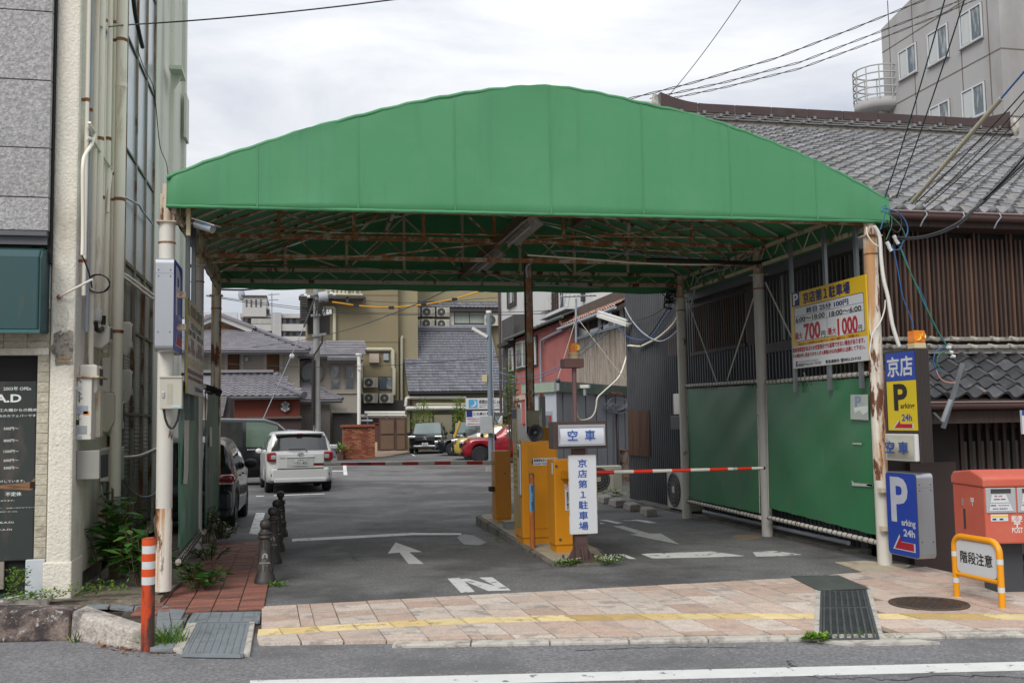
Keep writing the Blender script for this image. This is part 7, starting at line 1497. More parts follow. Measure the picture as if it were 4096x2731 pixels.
wpipe([(1330,1664),(1625,1664)],.10,WHP,FYB-3);wpipe([(1458,1650),(1620,1650)],.09,WHP,FYB-3.2);wpipe([(1470,1660),(1620,1660)],.06,WHP,FYB-3.3);wpipe([(1360,1682),(1490,1682)],.07,GREYP,FYB-3.4)
for x in(1395,1470,1546,1610):wpipe([(x,1645),(x,1700)],.05,GREYP,FYB-3.2,nm='pipe_post')
t=ybox('vent_cowl',(1478,1414),(1516,1450),FYB-.3,mat('vent_pink','b3a396',r=.5),tanb,.3);ybox('vent_grille',(1534,1414),(1554,1440),FYB-.15,GREYP,tanb,.15)
wn=ybox('window',(1515,1505),(1572,1560),FYB-.06,DWF,tanb,.06);ybox('pane',(1518,1508),(1542,1556),FYB-.08,WGL,wn,.02);ybox('pane',(1545,1508),(1569,1556),FYB-.08,WGL,wn,.02)
ybox('lower_dark',(1440,1600),(1620,1720),FYB-.06,mat('lower_dark','3f3d3a',r=.7,v=.3,s=2),tanb,.05)
for lb,px,py in(('upper outdoor unit beside the small window of the tan building',1483,1552),('lower left outdoor unit on the tan building',1483,1614),('lower right outdoor unit on the tan building under the window',1546,1614)):
 c=AY(px,py,FYB-.5);ac(lb,(c.x,FYB-.5,c.z),0,1.02)
TY2=61.
tb=thing('steep_roofed_building','tan building with two steep grey tiled roofs and a row of air conditioners between them','building',(18,TY2,0))
L_,R2_=AY(1630,1700,TY2).x,AY(2020,1700,TY2).x
MB().box(L_,R2_+3,TY2+.02,TY2+10,-.3,AY(1800,1560,TY2).z).build('lower_wall',TAN2,tb)
UYB=TY2+4.0
pu0,pu1=AY(1608,1330,UYB),AY(2030,1228,UYB);MB().box(pu0.x,pu1.x+3,UYB,UYB+8,3,AY(1800,1225,UYB).z+3).build('upper_wall',TAN2,tb)
TG=[mat('slate_tile_%d'%i,c,r=.5,v=.15,s=5,rnd=.10,c2=d,th=(.55,.7),s2=1)for i,(c,d)in enumerate((('6f7078',(.19,.185,.18)),('77787e',(.13,.13,.135)),('67686e',(.2,.19,.185))))]
def steep(nm,pl0,pr0,pl1,pr1,yb,yt,ncol,nrow,maxn):
 a,b_,c,d=AY(*pl0,yb),AY(*pr0,yb),AY(*pr1,yt),AY(*pl1,yt)
 rf=MB().prism([V((a.x,yb,a.z)),V((b_.x,yb,a.z)),V((b_.x,yt,d.z)),V((a.x,yt,d.z))],(0,.1,-.12)).build(nm,MATS['dark_tile_0'],tb)
 U=V((0,yt-yb,d.z-a.z));tw=(b_.x-a.x)/ncol
 tiled_roof(rf,V((a.x,yb,a.z+.03))+V((0,-.03,0)),(1,0,0),U,ncol,nrow,tw,U.length/nrow,None,mats=TG,maxn=maxn,amp=tw*.07,lip=.05,nseg=5)
 return rf,a,b_,d
rf1,a1,b1,d1_=steep('lower_roof',(1632,1568),(2016,1568),(1620,1318),(2016,1318),TY2-.5,UYB-.3,26,23,300)
MB().tube([V((d1_.x,UYB-.5,d1_.z+.1)),V((b1.x,UYB-.5,d1_.z+.1))],.16,8).build('ridge',TG[0],rf1);MB().box(d1_.x,b1.x,UYB-.6,UYB-.2,d1_.z-.1,d1_.z+.02).build('ridge_course',TG[1],rf1)
MB().tube([V((a1.x,TY2-.6,a1.z-.08)),V((b1.x,TY2-.6,a1.z-.08))],.07,8).build('gutter',BLK,tb)
rf2,a2,b2,d2_=steep('upper_roof',(1612,1230),(2000,1230),(1608,1090),(2000,1090),UYB-.5,UYB+3.2,25,14,250)
MB().box(a2.x,b2.x+3,UYB-.55,UYB-.1,a2.z-.22,a2.z-.05).build('eave_board',DWF,tb)
wn=ybox('window',(1816,1240),(1998,1300),UYB-.06,DWF,tb,.06)
for k in range(3):ybox('pane',(1819+k*61,1243),(1876+k*61,1292),UYB-.08,mat('window_curtain','9fa69a',r=.12,v=.15,s=3,st=(8,1,.3),spec=.7),wn,.02)
ybox('window_ledge',(1810,1299),(2000,1305),UYB-.3,GREYP,tb,.3);ybox('pipe_duct',(1800,1234),(1815,1303),UYB-.15,WHP,tb,.15);ybox('pipe_duct',(1680,1276),(1808,1283),UYB-.12,WHP,tb,.12)
for k,(px,py)in enumerate(((1655,1268),(1714,1268),(1773,1268),(1655,1316),(1712,1314),(1773,1316),(1972,1306))):
 c=AY(px,py,UYB-.6);ac(('left upper','middle upper','right upper','left lower','middle lower','right lower','single')[k]+(' outdoor unit between the two steep roofs'if k<6 else ' outdoor unit beside the curtained window behind the lamp pole'),(c.x,UYB-.6,c.z),0,1.02 if k<6 else 1.3)
dw=ybox('door',(1734,1657),(1811,1815),TY2-.0,mat('door_olive','8b8570',r=.6,v=.06,s=1),tb,.1,.08);ybox('door_frame',(1731,1654),(1736,1815),TY2-.1,DWF,dw,.1);ybox('door_frame',(1810,1654),(1814,1815),TY2-.1,DWF,dw,.1);ybox('door_frame',(1731,1652),(1814,1657),TY2-.1,DWF,dw,.1);ybox('handle',(1774,1716),(1780,1723),TY2-.12,BLK,dw,.05)
wpipe([(1622,1625),(1626,1592),(1632,1590),(1865,1590)],.10,WHP,TY2-.2,tb);wpipe([(1665,1620),(1670,1616),(1865,1616)],.08,PIPEC,TY2-.2,tb);wpipe([(1668,1627),(1865,1624)],.08,PIPEC,TY2-.22,tb);wpipe([(1624,1636),(1630,1632),(1990,1630)],.12,WHP,TY2-.25,tb);wpipe([(1620,1640),(1865,1638)],.07,GREYP,TY2-.2,tb);wpipe([(1643,1575),(1644,1800)],.06,BLK,TY2-.15,tb,'downpipe')
def board(label,a,b_,y):p,q=AY(a[0],b_[1],y),AY(b_[0],a[1],y);t=thing('notice_board',label,'sign',((p.x+q.x)/2,y,p.z));MB().box(p.x,q.x,y,y+.05,p.z,q.z).build('board',SWH,t);return t,(lambda px,py:AY(px,py,y-.003))
def btext(t,at_,s,m,x0,y0,x1,y1,bold=.02):a,b_=at_(x0,y1),at_(x1,y0);text(s,m,t,(a+b_)/2,(1,0,0),(0,0,1),b_.x-a.x,b_.z-a.z,bold,lift=.01)
t,at_=board('white notice board with a moon picture asking for quiet at night',(1863,1590),(2040,1636),58.)
a,b_=at_(1875,1630),at_(1909,1597);MB().box(a.x,b_.x,57.98,57.995,a.z,b_.z).build('moon_panel',mat('sky_blue','4b9fc9',r=.5),t)
c=at_(1891,1613);R0=(b_.x-a.x)*.40
mb=MB();n=14;outer=[V((c.x+R0*cos(x),57.975,c.z+R0*sin(x)))for x in[-2.4+3.6*k/n for k in range(n+1)]];inner=[V((c.x-R0*.42+R0*.95*cos(x),57.975,c.z+R0*.28+R0*.95*sin(x)))for x in[1.0-2.75*k/n for k in range(n+1)]]
mb.add(outer+inner,[(k,k+1,2*n-k,2*n+1-k)for k in range(n)]);mb.build('moon',SWH,t)
btext(t,at_,'夜間お静かに',SBLK,1916,1598,1984,1614);btext(t,at_,'お願いします',SBLK,1987,1602,2036,1613);btext(t,at_,'周辺は旅館や民家です。お客様や住民のご迷惑',PR,1918,1616,2036,1621,.01);btext(t,at_,'●車のエンジンは止めて下さい。',SBLK,1918,1623,2005,1629,.01)
t,at_=board('white notice board with a blue P telling of more bays behind',(1864,1641),(2040,1702),58.)
a,b_=at_(1866,1667),at_(1889,1643);MB().box(a.x,b_.x,57.98,57.995,a.z,b_.z).build('blue_square',mat('p_blue','20307c',r=.4),t);btext(t,at_,'P',SWH,1870,1646,1886,1665,.03)
btext(t,at_,'この奥にも車室あります',SBLK,1893,1647,2038,1660);btext(t,at_,'※軽専用車室があるため空室表示でも駐車できない場合が',PR,1868,1670,2036,1677,.02);btext(t,at_,'その場合申し訳ありませんが5分以内(無料)に',PR,1874,1679,2020,1686,.02);btext(t,at_,'※軽車両の方は軽専用車室へご協力お願い致します',PR,1868,1690,2036,1697,.02)
LYP=34.7;t=thing('lamp_pole','blue grey steel pole with a slanting white lamp head and a grey box','lamp post',tuple(AZ(1958,1884)))
BG=mat('pole_bluegrey','6f7c85',r=.5,v=.06)
b0_=AZ(1958,1884);LYP=b0_.y;tp=AY(1955,1252,LYP);tp.y=LYP
MB().tube([V((tp.x,LYP,0)),V((tp.x,LYP,tp.z))],.085,12).build('pole',BG,t);MB().cyl((tp.x,LYP,tp.z),(tp.x,LYP,tp.z+.08),.095,n=12).build('cap',CREAM,t)
p,q=AY(1889,1313,LYP-.05),AY(1948,1347,LYP-.05);MB().bar(p,q,.14,.10).build('lamp_head',WHP,t);MB().tube([q,V((tp.x,LYP,q.z))],.03,6).build('arm',GREYP,t)
MB().box(tp.x-.16,tp.x+.16,LYP-.16,LYP+.16,-.02,.14).build('base',CONC,t)
ybox('control_box',(1924,1663),(1970,1733),LYP-.25,mat('box_grey_light','a5a7a9',r=.45),t,.16,bev=.01);ybox('small_box',(1931,1497),(1948,1527),LYP-.1,BEI,t,.2)
MB().tube([V((tp.x+.11,LYP-.02,.2)),V((tp.x+.11,LYP-.02,tp.z-1))],.02,6).build('conduit',GREYP,t)
t=thing('small_pole','thin white pole with a round cap by the brick pillar','pole',tuple(AZ(1436,1838,0.2)))
MB().tube([AY(1436,1700,48),AY(1436,1418,48)],.09,10).build('pole',WHP,t);MB().cyl(AY(1436,1420,48),AY(1436,1413,48),.16,n=12).build('cap',WHP,t);MB().box(AY(1430,1480,48).x,AY(1442,1480,48).x,47.85,47.95,AY(1436,1480,48).z,AY(1436,1455,48).z).build('junction',WHP,t)
UY=50.;ub=AY(1269,1750,UY)
t=thing('utility_pole','concrete utility pole with insulators, transformer box and steel cross arms','utility pole',(ub.x,UY,0));CPO=mat('pole_concrete','8d8c88',r=.85,v=.1,s=3)
MB().tube([V((ub.x,UY,0)),V((ub.x-.05,UY,AY(1266,1153,UY).z))],.2,14,rr=[.2,.14]).build('pole',CPO,t)
for(a,b_,w__)in(((1202,1182),(1318,1168),.12),((1243,1262),(1324,1254),.12),((1248,1342),(1305,1336),.12)):MB().bar(AY(*a,UY-.2),AY(*b_,UY-.2),.08,w__).build('cross_arm',STEEL,t)
MB().cyl(AY(1275,1190,UY-.35),AY(1311,1185,UY-.35),.26,n=14).build('transformer',mat('transformer','a3a5aa',r=.4,v=.05),t)
for x,y in((1222,1182),(1234,1187),(1272,1258),(1284,1258),(1298,1257),(1310,1255),(1325,1174),(1337,1178)):c=AY(x,y,UY-.3);MB().cyl(c-V((.07,0,0)),c+V((.07,0,0)),.075,n=8).build('insulator',INS,t)
for x in(1296,1309,1322):MB().cyl(AY(x,1256,UY-.3),AY(x,1238,UY-.3),.07,n=8).build('fuse',INS,t)
mb=MB();rr=random.Random(4)
for k in range(8):a=(1275+rr.uniform(-15,25),1195+rr.uniform(0,15));mb.tube([AY(*a,UY-.4),AY(a[0]+rr.uniform(-12,14),a[1]+25,UY-.45),AY(a[0]+rr.uniform(-14,16),a[1]+60,UY-.4)],.022,4)
mb.tube([AY(1290,1340,UY-.3),AY(1288,1370,UY-.3),AY(1270,1400,UY-.3),AY(1256,1420,UY-.3),AY(1254,1440,UY-.3)],.05,6);mb.build('jumper_wires',BLK,t)
mb=MB();mb.tube([AY(1254,1440,UY-.25),AY(1252,1700,UY-.25)],.09,8);mb.build('cable_guard',BLK,t)
MB().tube([AY(1258,1195,UY-.2),AY(1216,1307,UY-2),AY(1050,1680,UY-9)],.02,5).build('guy_wire',STEEL,t);MB().tube([AY(1258,1195,UY-.2),AY(1216,1307,UY-2)],.05,6).build('guy_guard',BLK,t)
mb=MB();c=AY(1168,1424,UY-4);mb.ball(c,.12,8);mb.build('guy_insulator',INS,t)
YC=mat('cable_yellow','d79a12',r=.5)
t=MB().tube([AY(a,b_,UY-.3+k*.8)for k,(a,b_)in enumerate(((1330,1208),(1420,1222),(1510,1230),(1600,1228),(1700,1218),(1820,1196),(1925,1163)))],.045,6).build('overhead_cable',YC);tag(t,'yellow sheathed overhead cable sagging from the utility pole','cable')
mb=MB()
for a,b_ in((1425,1222),(1565,1231),(1695,1219),(1818,1197),(1925,1163)):c=AY(a,b_,UY+(a-1330)/750*4.5-.3);mb.box(c.x-.14,c.x+.14,c.y-.07,c.y+.07,c.z-.07,c.z+.07)
q_=mb.build('joint_sleeves',BLK);q_.parent=t
for lb,pts,ya,yb in(('upper wire of the pair crossing before the steep roofs',[(1330,1242),(1600,1254),(2100,1247),(2500,1225)],UY,34),('lower wire of the pair crossing before the steep roofs',[(1330,1250),(1600,1259),(2100,1258),(2500,1232)],UY,34),('wire sloping up from the house roof to the canopy ridge',[(1000,1390),(1200,1362),(1400,1315),(1620,1235),(1820,1145)],52,20),('long wire crossing the lamp pole at half height',[(826,1452),(1300,1468),(1700,1452),(2100,1415)],50,40),('pair of wires left of the utility pole, upper one',[(826,1181),(1000,1205),(1270,1238)],40,UY),('pair of wires left of the utility pole, lower one',[(826,1184),(1000,1212),(1270,1246)],40,UY),('thin wire from the canopy corner into the utility pole',[(1330,1195),(1500,1206),(1700,1210),(1990,1190)],UY,55),('twisted blue service cable from the lamp pole to the beacon',[(1965,1475),(2000,1490),(2080,1507),(2180,1490),(2290,1430),(2420,1290)],34.5,21),('thin black service cable below the twisted blue one',[(1970,1515),(2060,1528),(2160,1510),(2280,1450),(2430,1330)],34.5,21)):
 n=len(pts)-1;cable('overhead_wire',lb,[AY(a,b_,ya+(yb-ya)*k/n)for k,(a,b_)in enumerate(pts)],.014 if 'blue'not in lb else.012,BLK if 'blue'not in lb else mat('cable_dullblue','55749a',r=.5),'wire')
# the grey roofed restaurant on the left
JY=57.;BEW=mat('beige_plaster','9d968c',r=.85,v=.05,s=1);SAND=mat('beam_pale','a8a297',r=.8);REDB=mat('red_ochre_wall','6f3527',r=.8,v=.08,s=1)
jh=thing('grey_roofed_restaurant','two storey beige japanese restaurant with grey tiled roofs and a red brown ground floor','building',(-2,JY,0))
p,q=AY(700,1800,JY),AY(1242,1405,JY);MB().box(p.x,q.x-.6,JY,JY+9,0,q.z).build('walls',BEW,jh)
for px in(832,899,962,1054,1118):ybox('post',(px,1415),(px+13,1480),JY-.08,SAND,jh,.08)
for x0,x1 in((908,957),(1066,1116)):
 wn=ybox('lattice_window',(x0,1416),(x1,1482),JY-.05,mat('lattice_brown','3a2218',r=.7),jh,.05)
 for k in range(11):x=x0+2+k*(x1-x0-4)/11;ybox('slat',(x,1418),(x+2.3,1482),JY-.09,mat('slat_amber','7d5330',r=.7,v=.3,s=4,rnd=.2),wn,.03)
ybox('wall_lamp',(979,1430),(993,1444),JY-.3,GREYP,jh,.3)
TJ=[mat('silver_tile_%d'%i,c,r=.55,v=.10,s=3,rnd=.05,c2=(.2,.195,.2),th=(.55,.7),s2=3)for i,c in enumerate(('87858a','828085','8d8b8f'))]
def groof(nm,le,re,lt,rtp,yb,yt,tw,nrow,maxn=200,amp=.02,flat=False,par=jh):
 a,b_,c,d=AY(*le,yb),AY(*re,yb),AY(*rtp,yt),AY(*lt,yt)
 rf=MB().prism([V((a.x,yb,a.z)),V((b_.x,yb,a.z)),V((c.x,yt,d.z)),V((d.x,yt,d.z))],(0,.05,-.15)).build(nm,TJ[1],par)
 U=V((0,yt-yb,d.z-a.z));wmax=max(b_.x,c.x)-a.x;ncol=int(wmax/tw)+1
 keep=lambda pp,i,j:a.x+(d.x-a.x)*(pp.z-a.z)/max(.01,d.z-a.z)-.05<pp.x<b_.x+(c.x-b_.x)*(pp.z-a.z)/max(.01,d.z-a.z)+.02
 tiled_roof(rf,V((a.x,yb,a.z+.03)),(1,0,0),U,ncol,nrow,tw,U.length/nrow,None,mats=TJ,keep=keep,maxn=maxn,amp=amp,lip=.08,nseg=2 if flat else 6)
 MB().tube([V((a.x,yb-.08,a.z-.06)),V((b_.x,yb-.08,a.z-.06))],.06,6).build('gutter',mat('gutter_grey','4c4d4f'),rf)
 return rf,a,b_,c,d
rfA,a,b_,c,d=groof('main_roof',(700,1405),(1238,1405),(700,1318),(1003,1318),JY-1.2,JY+3,.38,11,250,0.0,True)
MB().tube([b_+V((0,0,.1)),c+V((0,0,.15))],.12,8).build('hip_ridge',mat('ridge_grey','66646a',r=.6,v=.15,s=3),rfA)
gp=[AY(x,y,JY+2.9)for x,y in((700,1318),(1003,1318),(870,1262))];MB().prism(gp,(0,.5,0)).build('gable_wall',BEW,jh)
for a_,b2 in(((868,1262),(1010,1320)),((870,1262),(760,1310))):MB().bar(AY(*a_,JY+2.6),AY(*b2,JY+2.6),.5,.42).build('barge_board',mat('barge_white','b9b7b3',r=.7),jh);MB().bar(AY(a_[0],a_[1]-9,JY+2.5),AY(b2[0]+(12 if b2[0]>900 else 0),b2[1]-9,JY+2.5),.6,.16).build('gable_tiles',TJ[1],jh)
for k in range(4):ybox('gable_slat',(850-k*9,1296+k*6),(895+k*18,1300+k*6),JY+2.8,mat('slat_amber','7d5330'),jh,.05)
rfB,a,b_,c,d=groof('front_roof',(835,1588),(1222,1588),(700,1492),(1112,1492),JY-3.2,JY-.4,.36,10,250,.035)
ybox('ridge',(700,1478),(1094,1491),JY-.9,TJ[1],rfB,.5);ybox('ridge_end',(1094,1490),(1113,1497),JY-.9,TJ[0],rfB,.5)
MB().tube([AY(1105,1535,JY-2),AY(1215,1580,JY-3.4)],.15,8).build('hip_ridge',MATS['ridge_grey'],rfB);MB().cyl(AY(1213,1577,JY-3.5),AY(1217,1579,JY-3.6),.19,n=12).build('ridge_end',MATS['ridge_grey'],rfB)
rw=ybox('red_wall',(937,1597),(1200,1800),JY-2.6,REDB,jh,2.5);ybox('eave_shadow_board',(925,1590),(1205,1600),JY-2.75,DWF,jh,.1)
em=AY(1141,1626,JY-2.75);ER=AY(1163,1626,JY-2.75).x-em.x
t=thing('hexagon_emblem','dark hexagonal shop emblem with pale line work on the red brown wall','sign',tuple(em))
for k,(f,m)in enumerate(((1.0,mat('emblem_dark','2f3033',r=.5)),(.9,mat('emblem_pale','a9abae',r=.4)))):MB().prism([em+V((ER*f*sin(i*pi/3),-.02*k,ER*1.12*f*cos(i*pi/3)))for i in range(6)],(0,.05,0)).build('border'if k==0 else 'plate',m,t)
text('湖',MATS['emblem_dark'],t,em+V((0,-.022,ER*.42)),(1,0,0),(0,0,1),ER*.75,ER*.7,.02);text('弓',MATS['emblem_dark'],t,em+V((0,-.022,-ER*.42)),(1,0,0),(0,0,1),ER*.75,ER*.75,.02)
for sx in(-1,1):MB().prism([em+V((sx*ER*x,-.026,ER*z))for x,z in((.82,.42),(.82,-.1),(.62,-.28),(.35,.05),(.55,.12),(.6,.3))][::(1 if sx<0 else-1)],(0,.01,0)).build('fish',MATS['emblem_dark'],t)
p,q=AY(1190,1800,JY+1),AY(1428,1420,JY+1);MB().box(p.x,q.x,JY+1,JY+8,0,q.z).build('wing_walls',BEW,jh)
groof('wing_roof',(1190,1422),(1450,1436),(1160,1368),(1448,1368),JY,JY+3.5,.38,7,120,0.,True);groof('wing_roof',(1310,1436),(1452,1436),(1310,1365),(1450,1365),JY-.4,JY+3.2,.38,7,60,0.,True)
mb=MB();c=AY(1249,1490,JY+.95);mb.lathe([(.55*1.25,0),(.55*1.25,.05),(.0,.05)],c,28,ax=(0,-1,0));o=mb.build('round_window',mat('frame_beige','8f857a',r=.6),jh);mb=MB();mb.lathe([(.48*1.25,.06),(.4,.065),(0,.066)],c,28,ax=(0,-1,0),sm=False);mb.build('pane',mat('frosted','78807d',r=.4,v=.1),o)
for x0,x1 in((1322,1360),(1381,1417)):
 o=ybox('window',(x0,1459),(x1,1553),JY+.95,mat('frame_beige','8f857a'),jh,.05);ybox('pane',(x0+4,1463),(x1-4,1510),JY+.92,WGL,o,.02);ybox('pane',(x0+4,1521),(x1-4,1550),JY+.92,WGL,o,.02)
ybox('belt',(1320,1568),(1430,1574),JY+.9,SAND,jh,.1)
MB().tube([AY(x,y,JY+.8)for x,y in((1240,1435),(1193,1442),(1191,1520),(1200,1526))],.07,6).build('downpipe',BLK,jh);MB().tube([AY(1179,1435,JY+.5),AY(1179,1560,JY+.5)],.09,6).build('downpipe',mat('pipe_darkbrown','45383a'),jh)
rfC,a,b_,c,d=groof('porch_roof',(1195,1602),(1370,1602),(1190,1530),(1230,1530),JY-1,JY+.9,.36,8,120,0.,True);MB().tube([b_+V((0,0,.08)),c+V((0,0,.12))],.11,8).build('hip_ridge',MATS['ridge_grey'],rfC)
SID=mat('grey_siding','6c6761',r=.7,v=.1,s=2)
for k in range(22):ybox('siding_board',(1200,1618+k*8),(1320,1625.2+k*8),JY-.6,SID,jh,.1)
ybox('porch_fascia',(1322,1635),(1400,1648),JY-.5,SAND,jh,1);ybox('dark_entrance',(1330,1650),(1440,1800),JY-.2,mat('recess','2c2a26'),jh,.1)
t=thing('vehicle_shelter','low brown flat roofed shed in front of the red brown wall','shed',tuple(AY(1130,1720,JY-5)));ybox('roof',(985,1664),(1208,1675),JY-6,mat('shed_roof','57504a',r=.6),t,3);ybox('front',(1050,1674),(1205,1800),JY-5.8,mat('shed_brown','3b2c2a',r=.7),t,2.5)
t=thing('side_roof','steep end of a small tiled roof beside the third left post','roof',tuple(AY(905,1640,48)));MB().prism([AY(x,y,48)for x,y in((870,1690),(920,1670),(910,1585),(880,1580))],(0,3,0)).build('gable',DWF,t)
for k in range(9):ybox('roof_tile',(872+k*1.5,1585+k*9),(908-k*2,1592+k*9),47.8,TJ[k%3],t,.2)
AYB=100.;APW=mat('apartment_white','b4b2b0',r=.8,v=.04,s=.5,c2=(.36,.35,.34),th=(.5,.7),s2=.3)
ap=thing('white_apartments','white apartment block with balconies and a roof tower far behind the restaurant','building',(0,AYB,0))
ybox('walls',(780,1290),(1250,1700),AYB,APW,ap,12);ybox('main_tower',(969,1183),(1065,1265),AYB-1,APW,ap,8);ybox('roof_slab',(960,1255),(1200,1270),AYB-.6,APW,ap,10);ybox('stair_wall',(1088,1250),(1125,1500),AYB-1.2,APW,ap,5);ybox('tower_cap',(965,1181),(1068,1185),AYB-1.2,mat('cap_dark','4e4c4c'),ap,8)
for x in(983,1002,1021,1040):w__=ybox('window',(x,1198),(x+6,1227),AYB-1.05,DWF,ap,.1);ybox('pane',(x+1.5,1200),(x+4.5,1225),AYB-1.08,WGL,w__,.05)
ybox('tower_block',(1059,1230),(1078,1256),AYB-.8,APW,ap,4);ybox('opening',(1061,1237),(1077,1255),AYB-.85,mat('recess','2c2a26'),ap,.1)
for y0,y1 in((1271,1297),(1321,1346),(1371,1396)):
 for x0,x1 in((973,1087),(1126,1232)):
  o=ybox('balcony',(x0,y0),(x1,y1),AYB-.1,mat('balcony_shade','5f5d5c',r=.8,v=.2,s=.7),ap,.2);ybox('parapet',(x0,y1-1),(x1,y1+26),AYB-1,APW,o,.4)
  for k in range(4):ybox('door',(x0+6+k*26,y0+4),(x0+18+k*26,y1),AYB-.15,WGL,o,.1)
mb=MB()
for k in range(6):p,q=AY(1005,1277+k*4,AYB-1),AY(1086,1277+k*4,AYB-1);mb.box(p.x,q.x,AYB-1,AYB-.95,p.z,p.z+.05)
mb.build('rails',WHP,ap)
t=thing('rooftop_sign','white rooftop sign board with big red lettering cut off by the post','sign',tuple(AY(890,1290,85)));ybox('board',(790,1250),(950,1300),85,mat('sign_board_white','c0c3c8',r=.5),t,1)
a,b_=AY(822,1287,84.98),AY(912,1258,84.98);text('口生命',mat('sign_red_bright','a81a2a',r=.5),t,(a+b_)/2,(1,0,0),(0,0,1),b_.x-a.x,b_.z-a.z,.05,lift=.02)
t=thing('rooftop_aerial','thin television aerial on the white apartment roof','aerial',tuple(AY(1087,1260,AYB-2)));MB().tube([AY(1087,1300,AYB-2),AY(1087,1172,AYB-2)],.06,5).build('mast',GREYP,t)
for y,xa,xb in((1176,1072,1118),(1198,1066,1114)):MB().tube([AY(xa,y+3,AYB-2),AY(xb,y,AYB-2)],.05,4).build('boom',GREYP,t)
mb=MB();c=AY(966,1178,AYB-1);mb.ball(c,.55,12,sx=(.6,.3,1));tag(mb.build('satellite_dish',GREYP),'grey satellite dish on the roof tower of the white apartments','dish')
c0,c1=AZ(1372,1838),AZ(1495,1832);bp=thing('brick_pillar','square red brick pillar with a brick cap at the back of the car park','brick pillar',tuple((c0+c1)/2));byy=c0.y
zt_=AY(1430,1697,byy).z
core=MB().box(c0.x+.02,c1.x-.02,byy+.02,byy+1.4,0,zt_).build('core',mat('brick_mortar2','6d5a4c',r=.9),bp)
BRC=[mat('old_brick_%d'%i,c,r=.85,v=.15,s=4,rnd=.22)for i,c in enumerate(('8a4f38','7a4030','9a6347'))]
nrow=20;ncol=7;bw=(c1.x-c0.x)/ncol;bh=zt_/nrow
bm=[MB().box(0,bw-.02,0,.08,0,bh-.018).mesh('brick',m)for m in BRC]
for j in range(nrow):
 for i in range(ncol+(j%2)):
  x=c0.x+bw*i-(bw/2 if j%2 else 0);sx=1.
  if x<c0.x:x,sx=c0.x,.5
  elif x+bw>c1.x+.02:sx=.5
  piece(random.choice(bm),'brick',bp,Mx.Translation((x,byy-random.uniform(0,.012),j*bh))@Mx.Scale(sx,4,V((1,0,0))))
ybox('cap',(1366,1697),(1499,1708),byy-.12,BRC[1],bp,1.6)
fn=thing('brown_fence','brown board gate and fence beside the brick pillar','fence',tuple(AY(1570,1810,52)));BF=mat('fence_brown','6b5544',r=.7,v=.08,s=2)
for x0,x1 in((1517,1580),(1583,1624)):ybox('frame',(x0,1672),(x1,1802),52.1,mat('fence_frame','553d33',r=.6),fn,.1);ybox('board',(x0+6,1680),(x1-5,1735),52.05,BF,fn,.06);ybox('board',(x0+6,1741),(x1-5,1797),52.05,BF,fn,.06)
ybox('board',(1494,1695),(1516,1800),52.3,mat('fence_red','5c3a32',r=.7),fn,.1);ybox('red_stripe',(1494,1691),(1516,1694),52.2,PR,fn,.1)
t=MB().prism([AZ(x,y,0)for x,y in((1495,1836),(1640,1812),(1620,1800),(1495,1806))],(0,0,.06)).build('forecourt',mat('forecourt','9a8675',r=.85,v=.1,s=2,b=.2),kind='structure')
t=thing('fence_marker','short grey wooden marker post before the brown fence','post',tuple(AZ(1503,1808)));ybox('post',(1499,1768),(1509,1808),51.2,BEI,t,.12)
t=thing('planter','brown planter with a green bush beside the brick pillar','planter',tuple(AZ(1360,1838)));ybox('tub',(1350,1795),(1372,1838),byy-.4,mat('planter_brown','54382f',r=.7),t,.4)
mb=MB();rr=random.Random(12)
LEAF=mat('leaf_green','4f7a2b',r=.5,v=.25,s=3,rnd=.2,transl=.25);LEAFY=mat('leaf_yellowgreen','7f9a2e',r=.5,v=.25,s=3,transl=.3);LEAFD=mat('leaf_dark','33531f',r=.45,v=.25,s=3,transl=.2)
def leaf(mb,c,d,n,ln,wd,mi=0):
 d=V(d).normalized();n=V(n);s_=d.cross(n);s_=s_.normalized()if s_.length>1e-4 else d.orthogonal().normalized();n=s_.cross(d)
 mb.add([c,c+d*ln*.45+s_*wd*.5+n*ln*.06,c+d*ln,c+d*ln*.45-s_*wd*.5+n*ln*.06,c+d*ln*.5-n*ln*.03],[(0,1,4),(1,2,4),(2,3,4),(3,0,4)],mi=mi)
def clump(mb,c,r,n,ln,wd,rr,sx=(1,1,1),nm=2):
 for _ in range(n):
  d=V((rr.gauss(0,1),rr.gauss(0,1),rr.gauss(0,1))).normalized();q=c+V((d.x*sx[0],d.y*sx[1],d.z*sx[2]))*r*rr.random()**.5
  leaf(mb,q,d+V((0,0,.3)),V((rr.gauss(0,.5),rr.gauss(0,.5),1)),ln*rr.uniform(.7,1.2),wd,rr.randrange(nm))
clump(mb,AY(1361,1790,byy-.3),.35,60,.16,.08,rr,(1,1,.5));mb.build('leaves',[LEAF,LEAFY],t,kind='stuff')
# cars
TYRE=mat('tyre','1c1c1d',r=.85,v=.15,s=8);RIMD=mat('rim_dark','3a3b3d',r=.35,m=.5);RIMS=mat('rim_silver','9b9da0',r=.3,m=.6)
CGL=mat('car_glass','15191b',r=.04,v=.05,spec=.9,coat=.6);CGLL=mat('car_glass_light','5a6a66',r=.04,v=.15,s=1,spec=.9,coat=.6)
PLAST=mat('black_trim','1b1c1d',r=.6,v=.1);LRED=mat('lamp_red','8c0a12',r=.12,v=.15,s=9,spec=.7,coat=.6);LCLR=mat('lamp_clear','b9bcbc',r=.1,v=.2,s=9,spec=.8,coat=.5,m=.3);CHR=mat('chrome','c0c0c0',r=.15,m=.9);PLT=mat('number_plate','c8cac6',r=.5);PLG=mat('plate_green','2c5a44',r=.5)
def paint(nm,c,m=.0):return mat(nm,c,r=.3,m=m,v=.02,coat=.6,spec=.3)
